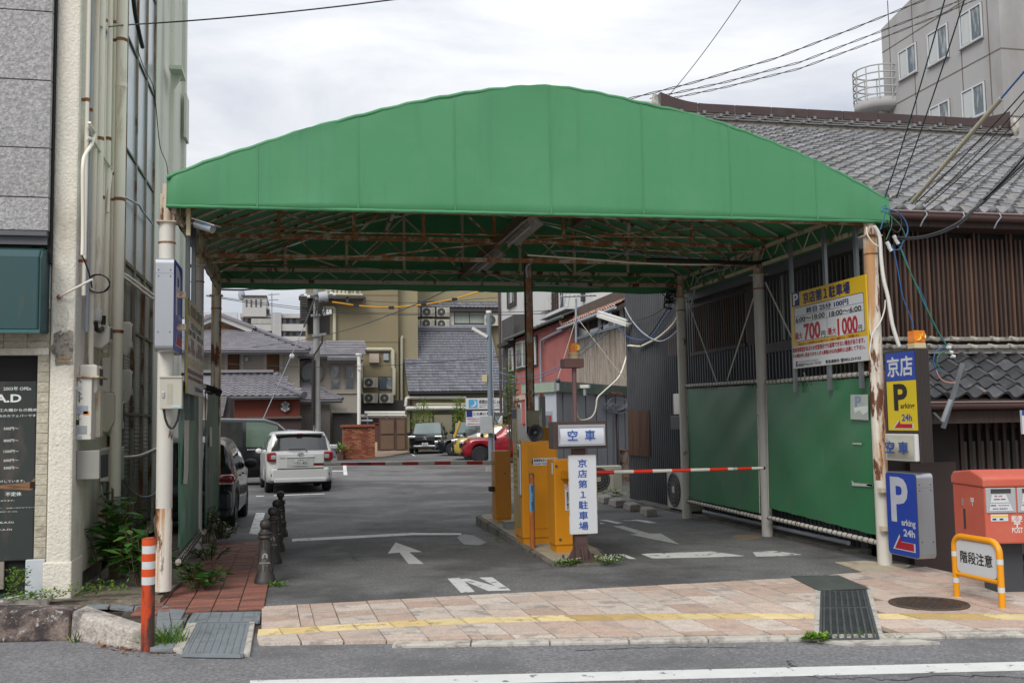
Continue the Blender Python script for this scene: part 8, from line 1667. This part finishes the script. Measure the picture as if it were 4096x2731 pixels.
def interp(tab,t):
 for(a,*va),(b_,*vb)in zip(tab,tab[1:]):
  if t<=b_:k=(t-a)/max(1e-6,b_-a);return[x+(y-x)*k for x,y in zip(va,vb)]
 return list(tab[-1][1:])
def car(name,label,cat,loc,rz,L,W,keys,ws,rg,sides,wheels,body,rim=RIMS,wr=.31,arch=.37,zlow=.24,glass=CGL,group='cars in the car park',wglass=None,sg=None):
 """keys: (t from the rear, belt z, roof z, half width share, roof half width share); ws, rg: windscreen and rear glass spans of t"""
 t_=thing(name,label,cat,loc,rz,group)
 ts=sorted(set([i/44 for i in range(45)]+[k[0]for k in keys]+list(ws)+list(rg)+[x for s_ in sides for x in s_]+[w0+dx for w0 in wheels for dx in(-arch/L,-arch/L*.94,-arch/L*.75,-arch/L*.4,0,arch/L*.4,arch/L*.75,arch/L*.94,arch/L)]))
 rings=[]
 for t in ts:
  B,Rf,wf,rw=interp(keys,t);w_=W/2*wf;wro=W/2*rw
  zl=zlow+(.06 if t<.03 or t>.97 else 0)
  for w0 in wheels:
   d=abs(t-w0)*L
   if d<arch:zl=max(zl,wr+(arch**2-d*d)**.5*.98-.0)
  zl=min(zl,B-.12);y=(t-.5)*L;g=Rf-B
  cv=lambda x:y+.13*max(0,1-t/.22)**1.6*(2*x/W)**2-.20*max(0,1-(1-t)/.25)**1.6*(2*x/W)**2
  rings.append([(x_,cv(x_),z_)for x_,z_ in((0,zlow+.02),(w_*.90,zlow+.02 if zl<zlow+.05 else zl),(w_*.98,zl+.04),(w_,zl+(B-zl)*.35),(w_*1.0,zl+(B-zl)*.7),(w_*.972,B),(w_*.972+(wro-w_*.972)*.42,B+g*.5),(wro,Rf-min(.10,g*.35)),(wro*.955,Rf-min(.045,g*.16)),(wro*.84,Rf-min(.015,g*.06)),(wro*.42,Rf+min(.006,g*.02)),(0,Rf+min(.012,g*.03)))])
 bm=MB();gl={}
 for i in range(len(ts)-1):
  tm=(ts[i]+ts[i+1])/2
  for j in range(11):
   key=None
   if j>=8 and ws[0]<tm<ws[1]:key='windscreen'
   elif j>=8 and rg[0]<tm<rg[1]:key='rear_window'
   elif j in(5,6):
    for k,(a,b_)in enumerate(sides):
     if a<tm<b_:key='side_window%d'%k
   for sx in(1,-1):
    q=[V((sx*rings[a][jj][0],rings[a][jj][1],rings[a][jj][2]))for a,jj in((i,j),(i+1,j),(i+1,j+1),(i,j+1))]
    tgt=bm if key is None else gl.setdefault((key,sx if 'side'in key else 0),MB())
    tgt.add(q,[(0,1,2,3)if sx>0 else(3,2,1,0)],True)
 for k,r in((0,rings[0]),(-1,rings[-1])):
  ps=[V(p)for p in r]+[V((-p[0],p[1],p[2]))for p in r[-2:0:-1]]
  bm.add(ps,[tuple(range(len(ps)))if k==-1 else tuple(range(len(ps)))[::-1]])
 def weld(mb):
  me={};idx=[];nv=[]
  for p in mb.v:
   kk=(round(p.x,4),round(p.y,4),round(p.z,4))
   if kk not in me:me[kk]=len(nv);nv.append(p)
   idx.append(me[kk])
  nf=[];ns=[]
  for f,s_ in zip(mb.f,mb.sm):
   f2=[]
   for v in f:
    if idx[v]not in f2:f2.append(idx[v])
   if len(f2)>2:nf.append(tuple(f2));ns.append(s_)
  mb.v,mb.f,mb.sm,mb.mi=nv,nf,ns,[0]*len(nf)
 MT=Mx.Translation(V(loc))@Mx.Rotation(rz,4,'Z')
 weld(bm);bm.build('body',body,t_,local=True)
 for(k,sx),mb in gl.items():weld(mb);mb.build(k.rstrip('0123456789'),(wglass or glass)if k=='windscreen'else sg if sg and k=='side_window2'else glass,t_,local=True)
 for w0 in wheels:
  for sx in(1,-1):
   y=(w0-.5)*L;x=sx*(W/2-.12);mb=MB();mb.lathe([(wr*.62,-.10),(wr*.93,-.10),(wr,-.06),(wr,.06),(wr*.93,.10),(wr*.62,.09)],(x,y,wr),24,ax=(sx,0,0),caps=False);wh=mb.build('wheel',TYRE,t_,local=True)
   mb=MB();mb.lathe([(wr*.62,.085),(wr*.58,.06),(.0,.05)],(x,y,wr),20,ax=(sx,0,0))
   for k in range(5):a=2*pi*k/5;mb.bar((x+sx*.075,y,wr),(x+sx*.085,y+wr*.6*cos(a),wr+wr*.6*sin(a)),.05,.02,up=(1,0,0))
   o=mb.build('rim',rim,t_,local=True);o.parent=wh
 mb=MB();mb.box(-W/2+.15,W/2-.15,-L/2+.25,L/2-.25,zlow-.02,zlow+.06)
 for w0 in wheels:y=(w0-.5)*L;mb.box(-W/2+.2,W/2-.2,y-arch,y+arch,zlow,wr+arch*.9)
 mb.build('underbody',PLAST,t_,local=True)
 return t_
def lp_(t,nm,m,mb,**k):return mb.build(nm,m,t,local=True,**k)
def bx(c,h):return MB().obox(c,(h[0],0,0),(0,h[1],0),(0,0,h[2]))
def plate_text(t,c,rt,rows):
 MB().obox(c,V(rt)*.165,V((0,.004,0))if abs(V(rt).x)>.5 else V((.004,0,0)),V((0,0,.0825))).build('number_plate',PLT,t,local=True)
def hatch_keys(H,Bz,hoodz,rear=.02):return[(0,.62,.64,.86,.80),(.008,.80,.82,.92,.86),(rear,Bz,Bz+.02,.95,.88),(rear+.055,Bz+.02,H-.08,.98,.80),(rear+.11,Bz,H-.02,1,.80),(.42,Bz-.02,H,1,.80),(.60,Bz-.03,H-.05,1,.79),(.66,Bz-.03,H-.13,1,.80),(.80,Bz-.02,Bz+.02,.98,.86),(.93,hoodz,hoodz+.02,.94,.80),(.985,hoodz-.14,hoodz-.12,.86,.74),(1,.55,.56,.78,.70)]
WHT=paint('paint_white','d6d6d2');cl,crr=AZ(1075,1975),AZ(1312,1964);cx_=(cl.x+crr.x)/2;yr=25.3
L,W=3.65,1.665;rzw=R_(5)
ctr=V((cx_-sin(rzw)*L/2+.04,yr+L/2,0))
wc=car('parked_car','white hatchback seen from behind, parked behind the left hand boom','car',tuple(ctr),rzw,L,W,hatch_keys(1.525,1.00,.86),(.62,.80),(.022,.073),[(.11,.19),(.22,.42),(.44,.62)],(.19,.80),WHT,wr=.30,rim=RIMS)
YR=-L/2
lp_(wc,'tailgate',WHT,bx((0,YR+.005,.78),(.58,.03,.20)),bev=.04)
lp_(wc,'bumper',WHT,bx((0,YR+.03,.46),(.70,.07,.16)),bev=.06,seg=4);lp_(wc,'bumper_lower',WHT,bx((0,YR+.01,.325),(.64,.07,.055)),bev=.03);lp_(wc,'tailgate_seam',PLAST,bx((0,YR-.015,.605),(.56,.03,.006)))
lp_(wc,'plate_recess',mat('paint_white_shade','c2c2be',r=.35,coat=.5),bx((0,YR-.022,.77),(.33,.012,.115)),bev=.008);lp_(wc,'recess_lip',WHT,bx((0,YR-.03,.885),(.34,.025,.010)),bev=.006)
for sx in(-1,1):
 lp_(wc,'tail_lamp',LRED,bx((sx*.69,YR+.115,.895),(.115,.10,.12)),bev=.055,seg=4);lp_(wc,'lamp_lens',LCLR,bx((sx*.645,YR+.012,.89),(.06,.012,.05)),bev=.012);mb=MB();mb.lathe([(.045,0),(.045,.02),(.0,.02)],(sx*.66,YR+.005,.455),14,ax=(0,-1,0));lp_(wc,'reflector',LRED,mb);mb=MB();mb.lathe([(.055,0),(.055,.012),(.0,.012)],(sx*.66,YR+.003,.455),14,ax=(0,-1,0));lp_(wc,'reflector_ring',PLAST,mb)
 mb=MB();mb.ball((sx*.88,.62,1.0),.085,10,sx=(1,.6,.8));lp_(wc,'wing_mirror',WHT,mb)
lp_(wc,'number_plate',PLT,bx((0,YR-.045,.755),(.165,.006,.0825)))
lp_(wc,'rear_glass',CGL,MB().add([V((-.70,YR+.075,1.02)),V((.70,YR+.075,1.02)),V((.62,YR+.255,1.385)),V((-.62,YR+.255,1.385))],[(0,1,2,3)]),solid=.012)if False else None
lp_(wc,'spoiler',WHT,bx((0,YR+.30,1.465),(.60,.14,.022)),bev=.018);lp_(wc,'brake_lamp',LRED,bx((0,YR+.155,1.452),(.07,.02,.012)))
mb=MB();mb.tube([V((.17,YR-.005,1.005)),V((.10,YR+.03,1.075)),V((-.28,YR+.045,1.075))],.013,5);lp_(wc,'wiper',PLAST,mb)
mb=MB()
for r0,r1 in((.07,.045),(.035,.042),(.062,.018)):mb.tube([V((r0*cos(k*pi/10),YR-.035,.955+r1*sin(k*pi/10)+(.012 if r0==.062 else 0)))for k in range(21)],.007,5,caps=False)
lp_(wc,'emblem',CHR,mb)
def ltext(t,s,m,c,rt,wd,ht,bold=.03):
 M0=MW[t.name];text(s,m,t,M0@V(c),M0.to_3x3()@V(rt),(0,0,1),wd,ht,bold)
ltext(wc,'Passo',mat('badge_grey','6b6b6d',r=.3,m=.5),(-.43,YR-.027,.865),(1,0,0),.14,.028)
ltext(wc,'島根501',PLG,(.01,YR-.052,.808),(1,0,0),.15,.03,.0);ltext(wc,'51-43',PLG,(.025,YR-.052,.735),(1,0,0),.24,.075,.015);ltext(wc,'て',PLG,(-.135,YR-.052,.735),(1,0,0),.03,.035)
lp_(wc,'aerial',PLAST,MB().tube([V((.38,YR+.42,1.5)),V((.40,YR+.35,1.62))],.008,5))
GRP=mat('paint_graphite','1f2126',r=.3,v=.02,coat=.5,spec=.4);bp_=AZ(962,2120);bL,bW=4.06,1.695;rzb=R_(-1)
bc_=V((bp_.x-.02-bW/2,bp_.y-.0+bL*(.5-.17),0))
bk=car('parked_car','dark graphite hatchback parked close behind the left posts','car',tuple(bc_),rzb,bL,bW,hatch_keys(1.50,.98,.84,.03),(.60,.78),(.035,.082),[(.16,.24),(.27,.43),(.45,.60)],(.17,.80),GRP,wr=.31,rim=RIMD)
for sx in(-1,1):
 lp_(bk,'tail_lamp',LRED,bx((sx*.70,-bL/2+.17,.86),(.14,.13,.07)),bev=.06,seg=4);lp_(bk,'lamp_lens',LCLR,bx((sx*.70,-bL/2+.10,.79),(.12,.10,.016)),bev=.01)
 mb=MB();mb.ball((sx*.93,.55,1.0),.12,12,sx=(1,.6,.75));lp_(bk,'wing_mirror',PLAST,mb)
 for y in(-.45,.35):lp_(bk,'door_handle',GRP,bx((sx*.845,y-.3,.86),(.015,.09,.014)),bev=.01)
lp_(bk,'bumper',GRP,bx((0,-bL/2+.06,.52),(.80,.10,.16)),bev=.06);lp_(bk,'bumper_lower',PLAST,bx((0,-bL/2+.06,.33),(.74,.09,.06)),bev=.03)
VAN=paint('paint_black','0f1013',.1)
vk=[(0,.9,.92,.84,.8),(.01,1.05,1.07,.92,.86),(.03,1.12,1.75,.96,.80),(.08,1.12,1.87,1,.80),(.35,1.1,1.90,1,.81),(.62,1.07,1.86,1,.81),(.70,1.05,1.74,1,.81),(.86,1.02,1.06,.98,.88),(.95,.90,.92,.93,.84),(1,.6,.62,.82,.75)]
vr=AY(1150,1925,29.2);nose=AY(1395,1800,29.5).x
vb=car('parked_car','black minivan parked side on behind the white hatchback','car',(nose-2.42-.55,29.9,0),R_(-90),4.84,1.83,vk,(.70,.86),(.012,.028),[(.06,.28),(.31,.50),(.52,.70)],(.19,.80),VAN,wr=.34,arch=.40,glass=CGL,rim=RIMS,sg=mat('tint_green','48594a',r=.08,v=.3,s=1.5,spec=.7))
for y in(-.25,.05):lp_(vb,'door_handle',CHR,bx((.925,y-.15+(.0 if y<0 else.35),1.0),(.015,.12,.016)),bev=.01)
lp_(vb,'side_glass_tint',mat('tint_green','4a5a4c',r=.05,v=.3,s=1.5,spec=.9),bx((.83,.58,1.36),(.002,.36,.18)))if False else None
SLV=paint('paint_silver','8f99a8',.35)
n_=AZ(1350,1862);sc_=car('parked_car','silver blue car whose nose peeps out right of the white hatchback','car',(n_.x-1.95,n_.y+1.7,0),R_(-80),3.9,1.69,hatch_keys(1.50,.96,.84),(.60,.80),(.022,.073),[(.11,.19),(.22,.42),(.44,.60)],(.19,.80),SLV,wr=.30)
for sx in(-1,1):lp_(sc_,'headlamp',LCLR,bx((sx*.64,1.74,.74),(.16,.16,.09)),bev=.04)
def front_bits(t,L,W,z,plate=None,grille=PLAST,lw=.2,gz=.62):
 for sx in(-1,1):lp_(t,'headlamp',LCLR,bx((sx*W*.38,L/2-.10,z),(lw,.09,.055)),bev=.025);mb=MB();mb.ball((sx*(W/2+.10),L*.17,1.08),.12,8,sx=(1,.7,.8));lp_(t,'wing_mirror',PLAST,mb)
 lp_(t,'grille',grille,bx((0,L/2-.02,gz),(W*.30,.05,.11)),bev=.03);lp_(t,'bumper_lower',PLAST,bx((0,L/2-.03,.36),(W*.42,.06,.07)),bev=.03)
 if plate:lp_(t,'number_plate',PLT,bx((.0,L/2+.045,.52),(.165,.008,.083)))
SUVK=lambda H,B,hd:[(0,.75,.77,.84,.8),(.02,.95,.97,.92,.86),(.04,B,B+.02,.96,.86),(.12,B,H-.08,.98,.78),(.2,B,H,1,.78),(.45,B-.02,H,1,.79),(.56,B-.03,H-.04,1,.78),(.70,B-.02,B+.02,.99,.86),(.92,hd,hd+.03,.96,.84),(.975,hd-.12,hd-.10,.90,.80),(1,.62,.64,.80,.72)]
BLP=paint('paint_black2','14171b',.1)
a=AZ(1718,1815);s1=car('parked_car','black off road car facing the camera before the olive door','car',(a.x+.25,a.y+2.3,0),R_(168),4.6,1.86,SUVK(1.69,1.08,1.02),(.56,.70),(.042,.12),[(.12,.22),(.24,.40),(.42,.55)],(.20,.80),BLP,wr=.36,arch=.44,zlow=.28,rim=RIMD,wglass=CGLL)
front_bits(s1,4.6,1.86,.92,True,gz=.80);lp_(s1,'skid_plate',RIMS,bx((0,2.28,.42),(.62,.06,.05)),bev=.03);mb=MB();mb.tube([V((.10*cos(k*pi/8),2.35,.84+.06*sin(k*pi/8)))for k in range(17)],.012,5,caps=False);lp_(s1,'emblem',CHR,mb)
ltext(s1,'24-61',PLG,(.0,2.355,.505),(-1,0,0),.26,.085,.04);ltext(s1,'島根300',PLG,(.0,2.355,.575),(-1,0,0),.18,.03)
a=AZ(1880,1803);s2=car('parked_car','dark boxy small car facing the camera behind the yellow car','car',(a.x+.1,a.y+2.2,0),R_(172),3.4,1.475,[(0,.8,.82,.9,.84),(.02,1.02,1.04,.96,.88),(.05,1.05,1.68,.98,.86),(.4,1.04,1.72,1,.86),(.66,1.02,1.66,1,.85),(.80,1.02,1.06,.99,.9),(.94,1.0,1.03,.97,.9),(1,.6,.62,.85,.8)],(.66,.80),(.022,.048),[(.08,.28),(.3,.5),(.52,.66)],(.18,.82),paint('paint_darknavy','151b26',.1),wr=.29,wglass=CGLL)
front_bits(s2,3.4,1.475,.9)
def sidecar(lb,nose_px,base_py,L,W,keys,pnt,ws,rg,sides,rz,wr=.33,rim=RIMD,zl=.24,z=.72,gz=.6,gr=PLAST):
 a=AZ(nose_px,base_py);h=V((-sin(rz),cos(rz),0));c=a-h*(L/2);c.y+=W*.25
 t=car('parked_car',lb,'car',tuple(c),rz,L,W,keys,ws,rg,sides,(.19,.81),pnt,wr=wr,arch=wr+.07,zlow=zl,rim=rim,wglass=CGLL);front_bits(t,L,W,z,gz=gz,grille=gr);lp_(t,'number_plate',PLT,bx((.0,L/2+.045,.50),(.165,.008,.083)));return t
SEDK=[(0,.7,.72,.84,.8),(.02,.95,.97,.93,.86),(.16,.98,1.0,.97,.8),(.26,.97,1.36,1,.74),(.4,.95,1.44,1,.74),(.54,.94,1.40,1,.74),(.70,.93,.96,.99,.86),(.92,.80,.83,.95,.82),(.98,.70,.72,.86,.76),(1,.5,.52,.78,.7)]
sidecar('black sedan with a large chrome grille, farthest of three side by side',1755,1822,4.7,1.82,SEDK,BLP,(.54,.70),(.16,.26),[(.24,.39),(.41,.54)],R_(72),gr=mat('grille_chrome','6f7174',r=.3,m=.7),gz=.58,z=.7)
sidecar('yellow car squeezed between the black sedan and the red one',1818,1838,4.2,1.77,SUVK(1.56,1.0,.94),paint('paint_yellow','a8923c',.1),(.56,.70),(.042,.12),[(.12,.22),(.24,.40),(.42,.55)],R_(76),z=.85,gz=.66)
sidecar('metallic red car with black wheel arches, nearest of three side by side',1850,1852,4.33,1.79,SUVK(1.58,1.02,.98),paint('paint_red','84101f',.15),(.54,.70),(.042,.12),[(.12,.22),(.24,.40),(.42,.55)],R_(78),wr=.35,zl=.26,z=.86,gz=.72)
a=AZ(1962,1850);tk=thing('parked_lorry','white lorry cab standing behind the lamp pole with a black mirror','lorry',tuple(a));LW=paint('paint_lorry','cfd0ce')
yk=47.5;x0=AY(1968,1750,yk).x
prof=[(x0,.45),(x0-.02,1.1),(x0+.55,2.05),(x0+.8,2.15),(x0+2.2,2.2),(x0+2.2,.45)]
MB().prism([V((x,yk,z))for x,z in prof],(0,1.7,0)).build('cab',LW,tk,bev=.05);MB().prism([V((x,yk-.004,z))for x,z in((x0+.35,1.25),(x0+.72,1.95),(x0+1.5,1.98),(x0+1.5,1.25))],(0,.004,0)).build('side_window',CGL,tk);MB().prism([V((x0+.02,yk+.1,1.15)),V((x0+.02,yk+1.6,1.15)),V((x0+.53,yk+1.6,2.0)),V((x0+.53,yk+.1,2.0))],(-.02,0,.012)).build('windscreen',CGLL,tk)
MB().box(x0-.06,x0+2.2,yk-.02,yk+1.7,.42,.62).build('bumper',PLAST,tk,bev=.02);MB().box(x0-.03,x0+.1,yk-.01,yk+.3,.7,.92).build('headlamp',LCLR,tk,bev=.02)
MB().box(x0-.1,x0+.1,yk-.35,yk-.1,1.75,2.15).build('mirror',PLAST,tk,bev=.03);MB().box(x0-.05,x0+.1,yk-.3,yk-.1,1.35,1.55).build('lower_mirror',PLAST,tk,bev=.03);MB().tube([V((x0+.05,yk-.2,1.4)),V((x0+.3,yk,1.6)),V((x0+.05,yk-.2,1.8))],.02,5).build('mirror_arm',PLAST,tk)
for x in(x0+.7,x0+3.5):mb=MB();mb.lathe([(.2,-.1),(.33,-.1),(.34,.1),(.2,.1),(0,.06)],(x,yk+.1,.34),20,ax=(0,-1,0));mb.build('wheel',TYRE,tk)
MB().box(x0+2.25,x0+5.5,yk,yk+1.7,.75,1.1).build('load_bed',LW,tk)
# plants
LEAFB=mat('leaf_bushgreen','3f6b2c',r=.45,v=.3,s=3,c2=(.13,.2,.045),th=(.55,.65),s2=4,transl=.2);STEM=mat('stem','5a4a33',r=.8);STEMG=mat('stem_green','4f6a2d',r=.7);FLW=mat('flower_white','d5d3c4',r=.7)
def leafy(nm,lb,cat,base,stems,h,spread,ln,wd,seed,mats=None,nl=10,group=None,bias=(0,0,0)):
 rr=random.Random(seed);base=V(base);t=thing(nm,lb,cat,tuple(base),group=group);sm,lm=MB(),MB();mats=mats or[LEAF,LEAFD,LEAFB]
 for k in range(stems):
  a=rr.uniform(0,2*pi);r=spread*rr.random()**.5;hh=h*rr.uniform(.5,1.05);p0=base+V((cos(a)*r*.35,sin(a)*r*.35,0));p2=base+V((cos(a)*r,sin(a)*r,hh))+V(bias)*hh;p1=p0.lerp(p2,.5)+V((0,0,hh*.15))
  sm.tube([p0,p1,p2],.006,4,caps=False)
  for i in range(nl):
   f=.25+.75*i/nl;p=p0.lerp(p1,f*2)if f<.5 else p1.lerp(p2,f*2-1);b_=rr.uniform(0,2*pi);d=V((cos(b_),sin(b_),rr.uniform(-.35,.5)))
   leaf(lm,p,d,V((rr.gauss(0,.3),rr.gauss(0,.3),1)),ln*rr.uniform(.6,1.15),wd*rr.uniform(.8,1.1),rr.randrange(len(mats)))
 sm.build('stems',STEM,t,kind='stuff');lm.build('leaves',mats,t,kind='stuff');return t
leafy('leafy_bush','tall broad leaved green bush growing behind the orange post beside the downpipe','bush',(-1.92,11.35,.09),20,.95,.36,.2,.105,1,nl=10)
leafy('leafy_bush','lower part of the broad leaved bush right of the white post foot','bush',(-1.55,10.9,.09),14,.6,.28,.19,.10,2,nl=9)
leafy('leafy_bush','spreading green weed bush under the dirty green sheet','bush',(-1.0,10.8,.02),16,.26,.34,.13,.07,3,nl=8)
leafy('leafy_bush','low weeds at the foot of the second left post','bush',(-1.05,12.9,.05),14,.22,.28,.08,.05,4,nl=8)
leafy('leafy_bush','small leafy weeds at the foot of the third left post','bush',(-1.1,15.2,.05),16,.30,.34,.08,.05,5,nl=8)
leafy('leafy_bush','fern like weeds on the low wall between the left posts','bush',(-1.22,14.1,.12),10,.5,.2,.09,.05,6,nl=9)
def weeds(nm,lb,base,n,spread,ln,seed,mats=None,flowers=0,flat=.35,cat='weed'):
 rr=random.Random(seed);base=V(base);t=thing(nm,lb,cat,tuple(base),group=None);lm=MB();mats=mats or[LEAF,LEAFY,LEAFB]
 for _ in range(n):
  a=rr.uniform(0,2*pi);r=spread[0]*rr.random()**.6,spread[1]*rr.random()**.6;p=base+V((cos(a)*r[0],sin(a)*r[1],rr.random()*flat*max(spread)))
  leaf(lm,p,V((rr.gauss(0,1),rr.gauss(0,1),rr.random())),V((0,0,1)),ln*rr.uniform(.5,1.2),ln*.6,rr.randrange(len(mats)))
 lm.build('leaves',mats,t,kind='stuff')
 if flowers:
  fm=MB()
  for _ in range(flowers):a=rr.uniform(0,2*pi);fm.ball(base+V((cos(a)*spread[0]*rr.random(),sin(a)*spread[1]*rr.random(),flat*max(spread)*rr.uniform(.6,1.3))),.007,5)
  fm.build('flowers',FLW,t,kind='stuff')
 return t
def zp(px,py,z=0):return AZ(px,py,z)
weeds('weed_patch','weeds with tiny white flowers at the right end of the gate island',zp(2437,2250,.03),320,(.20,.14),.03,11,flowers=60)
weeds('weed_patch','green weeds with white flowers at the front of the gate island',zp(2270,2258,.02),300,(.17,.08),.035,12,flowers=25)
weeds('weed_patch','clump of weeds growing at the cafe door step',AY(70,2360,10.2),200,(.13,.08),.04,13,flat=1.6)
weeds('weed_patch','low weeds along the foot of the cream pillar',zp(215,2395,.1),90,(.22,.07),.045,14)
weeds('weed_patch','weeds on the ground below the side wall near the downpipe foot',zp(395,2372,.1),150,(.30,.20),.04,15)
weeds('weed_patch','pale weeds in the crack before the door step at the lower left',zp(95,2400,.1),140,(.2,.05),.04,16)
weeds('weed_patch','small green tuft at the foot of the nearest bollard',zp(1110,2345),60,(.10,.05),.045,17,[LEAFY,LEAF])
weeds('weed_patch','mossy weeds at the left kerb edge of the gate island',zp(1990,2165),60,(.05,.25),.03,18,[LEAFY,LEAFB])
weeds('weed_patch','dense green tuft in the left corner of the drain by the road',zp(3270,2560,.0),160,(.11,.07),.05,19,[LEAF,LEAFY])
weeds('weed_patch','weeds among the wheel stops before the corrugated wall',zp(2450,1990),120,(.5,.25),.06,20,[LEAFY,LEAF])
def grass_tuft(lb,base,n,spread,h,seed,mats=None):
 rr=random.Random(seed);base=V(base);t=thing('grass_tuft',lb,'grass',tuple(base));mb=MB();mats=mats or[LEAFY,LEAF]
 for _ in range(n):
  a=rr.uniform(0,2*pi);p=base+V((cos(a)*spread[0]*rr.random(),sin(a)*spread[1]*rr.random(),0));d=V((rr.gauss(0,.5),rr.gauss(0,.5),1)).normalized();hh=h*rr.uniform(.4,1.1);s_=d.orthogonal().normalized()*.004;bend=V((rr.gauss(0,.35),rr.gauss(0,.35),-.15))*hh
  q1,q2=p+d*hh*.5+bend*.3,p+d*hh+bend;k=rr.randrange(len(mats));mb.add([p-s_,p+s_,q1+s_,q1-s_,q2],[(0,1,2,3),(3,2,4)],mi=k)
 mb.build('blades',mats,t,kind='stuff');return t
grass_tuft('tuft of fresh grass beside the orange post at the kerb',zp(668,2585,-.02),130,(.17,.10),.26,21)
grass_tuft('sparse grass blades sprouting from the drain mouth by the road',zp(3430,2560,-.02),40,(.26,.05),.13,22)
grass_tuft('sparse grass blades at the right end of the drain mouth',zp(3570,2560,-.02),26,(.12,.04),.10,23)
grass_tuft('thin dry weed standing against the granite kerb',zp(302,2575,-.03),14,(.03,.02),.25,24,[STEMG,LEAFY])
rr=random.Random(30);mb=MB();DL=[mat('dead_leaf_%d'%i,c,r=.8,v=.25)for i,c in enumerate(('7a4a2a','9a6238','5b3a26'))]
for k in range(420):
 f=rr.random();p=AZ(400+430*f,2590+30*math.sin(f*3)*.6+rr.gauss(0,6),-.028)+V((rr.gauss(0,.02),rr.gauss(0,.03),rr.random()*.02));leaf(mb,p,V((rr.gauss(0,1),rr.gauss(0,1),rr.gauss(0,.3))),V((rr.gauss(0,.5),rr.gauss(0,.5),1)),.045*rr.uniform(.5,1.2),.025,rr.randrange(3))
o=mb.build('fallen_leaves',DL,kind='stuff');o['label']='heap of brown fallen leaves in the gutter by the orange post'
def sapling(lb,px0,py0,tops,seed,y=59.5):
 rr=random.Random(seed);b_=AY(px0,py0,y);t=thing('sapling',lb,'plant',(b_.x,y,0));sm,lm=MB(),MB()
 for(px,py)in tops:
  q=AY(px,py,y);sm.tube([V((b_.x+rr.uniform(-.3,.3),y,0)),V(((b_.x+q.x)/2,y,q.z*.5)),q],.03,5)
  for k in range(9):f=.45+.55*k/8;c=V((b_.x,y,0)).lerp(q,f)+V((rr.uniform(-.12,.12),0,0));clump(lm,c,.26,26,.15,.06,rr)
 sm.build('stems',STEM,t);lm.build('leaves',[LEAF,LEAFY,LEAFD],t,kind='stuff')
sapling('light green sapling trained on the tan wall, left of the olive door',1690,1760,((1660,1640),(1696,1602),(1722,1650),(1655,1690)),41)
sapling('light green sapling on the tan wall, right of the olive door',1840,1760,((1826,1612),(1842,1598),(1855,1640),(1828,1660)),42)
t=thing('yellow_pole','leaning yellow and black pole at the olive door','pole',tuple(AY(1815,1760,57)));MB().tube([AY(1812,1765,57),AY(1840,1684,57)],.09,8).build('pole',mat('pole_yellow','b99a3a',r=.5),t)
t=leafy('climbing_plant','yellow green climbing plant behind the ticket machine','plant',AY(2046,1800,24),12,2.2,.25,.14,.07,43,[LEAFY,LEAF],nl=16)
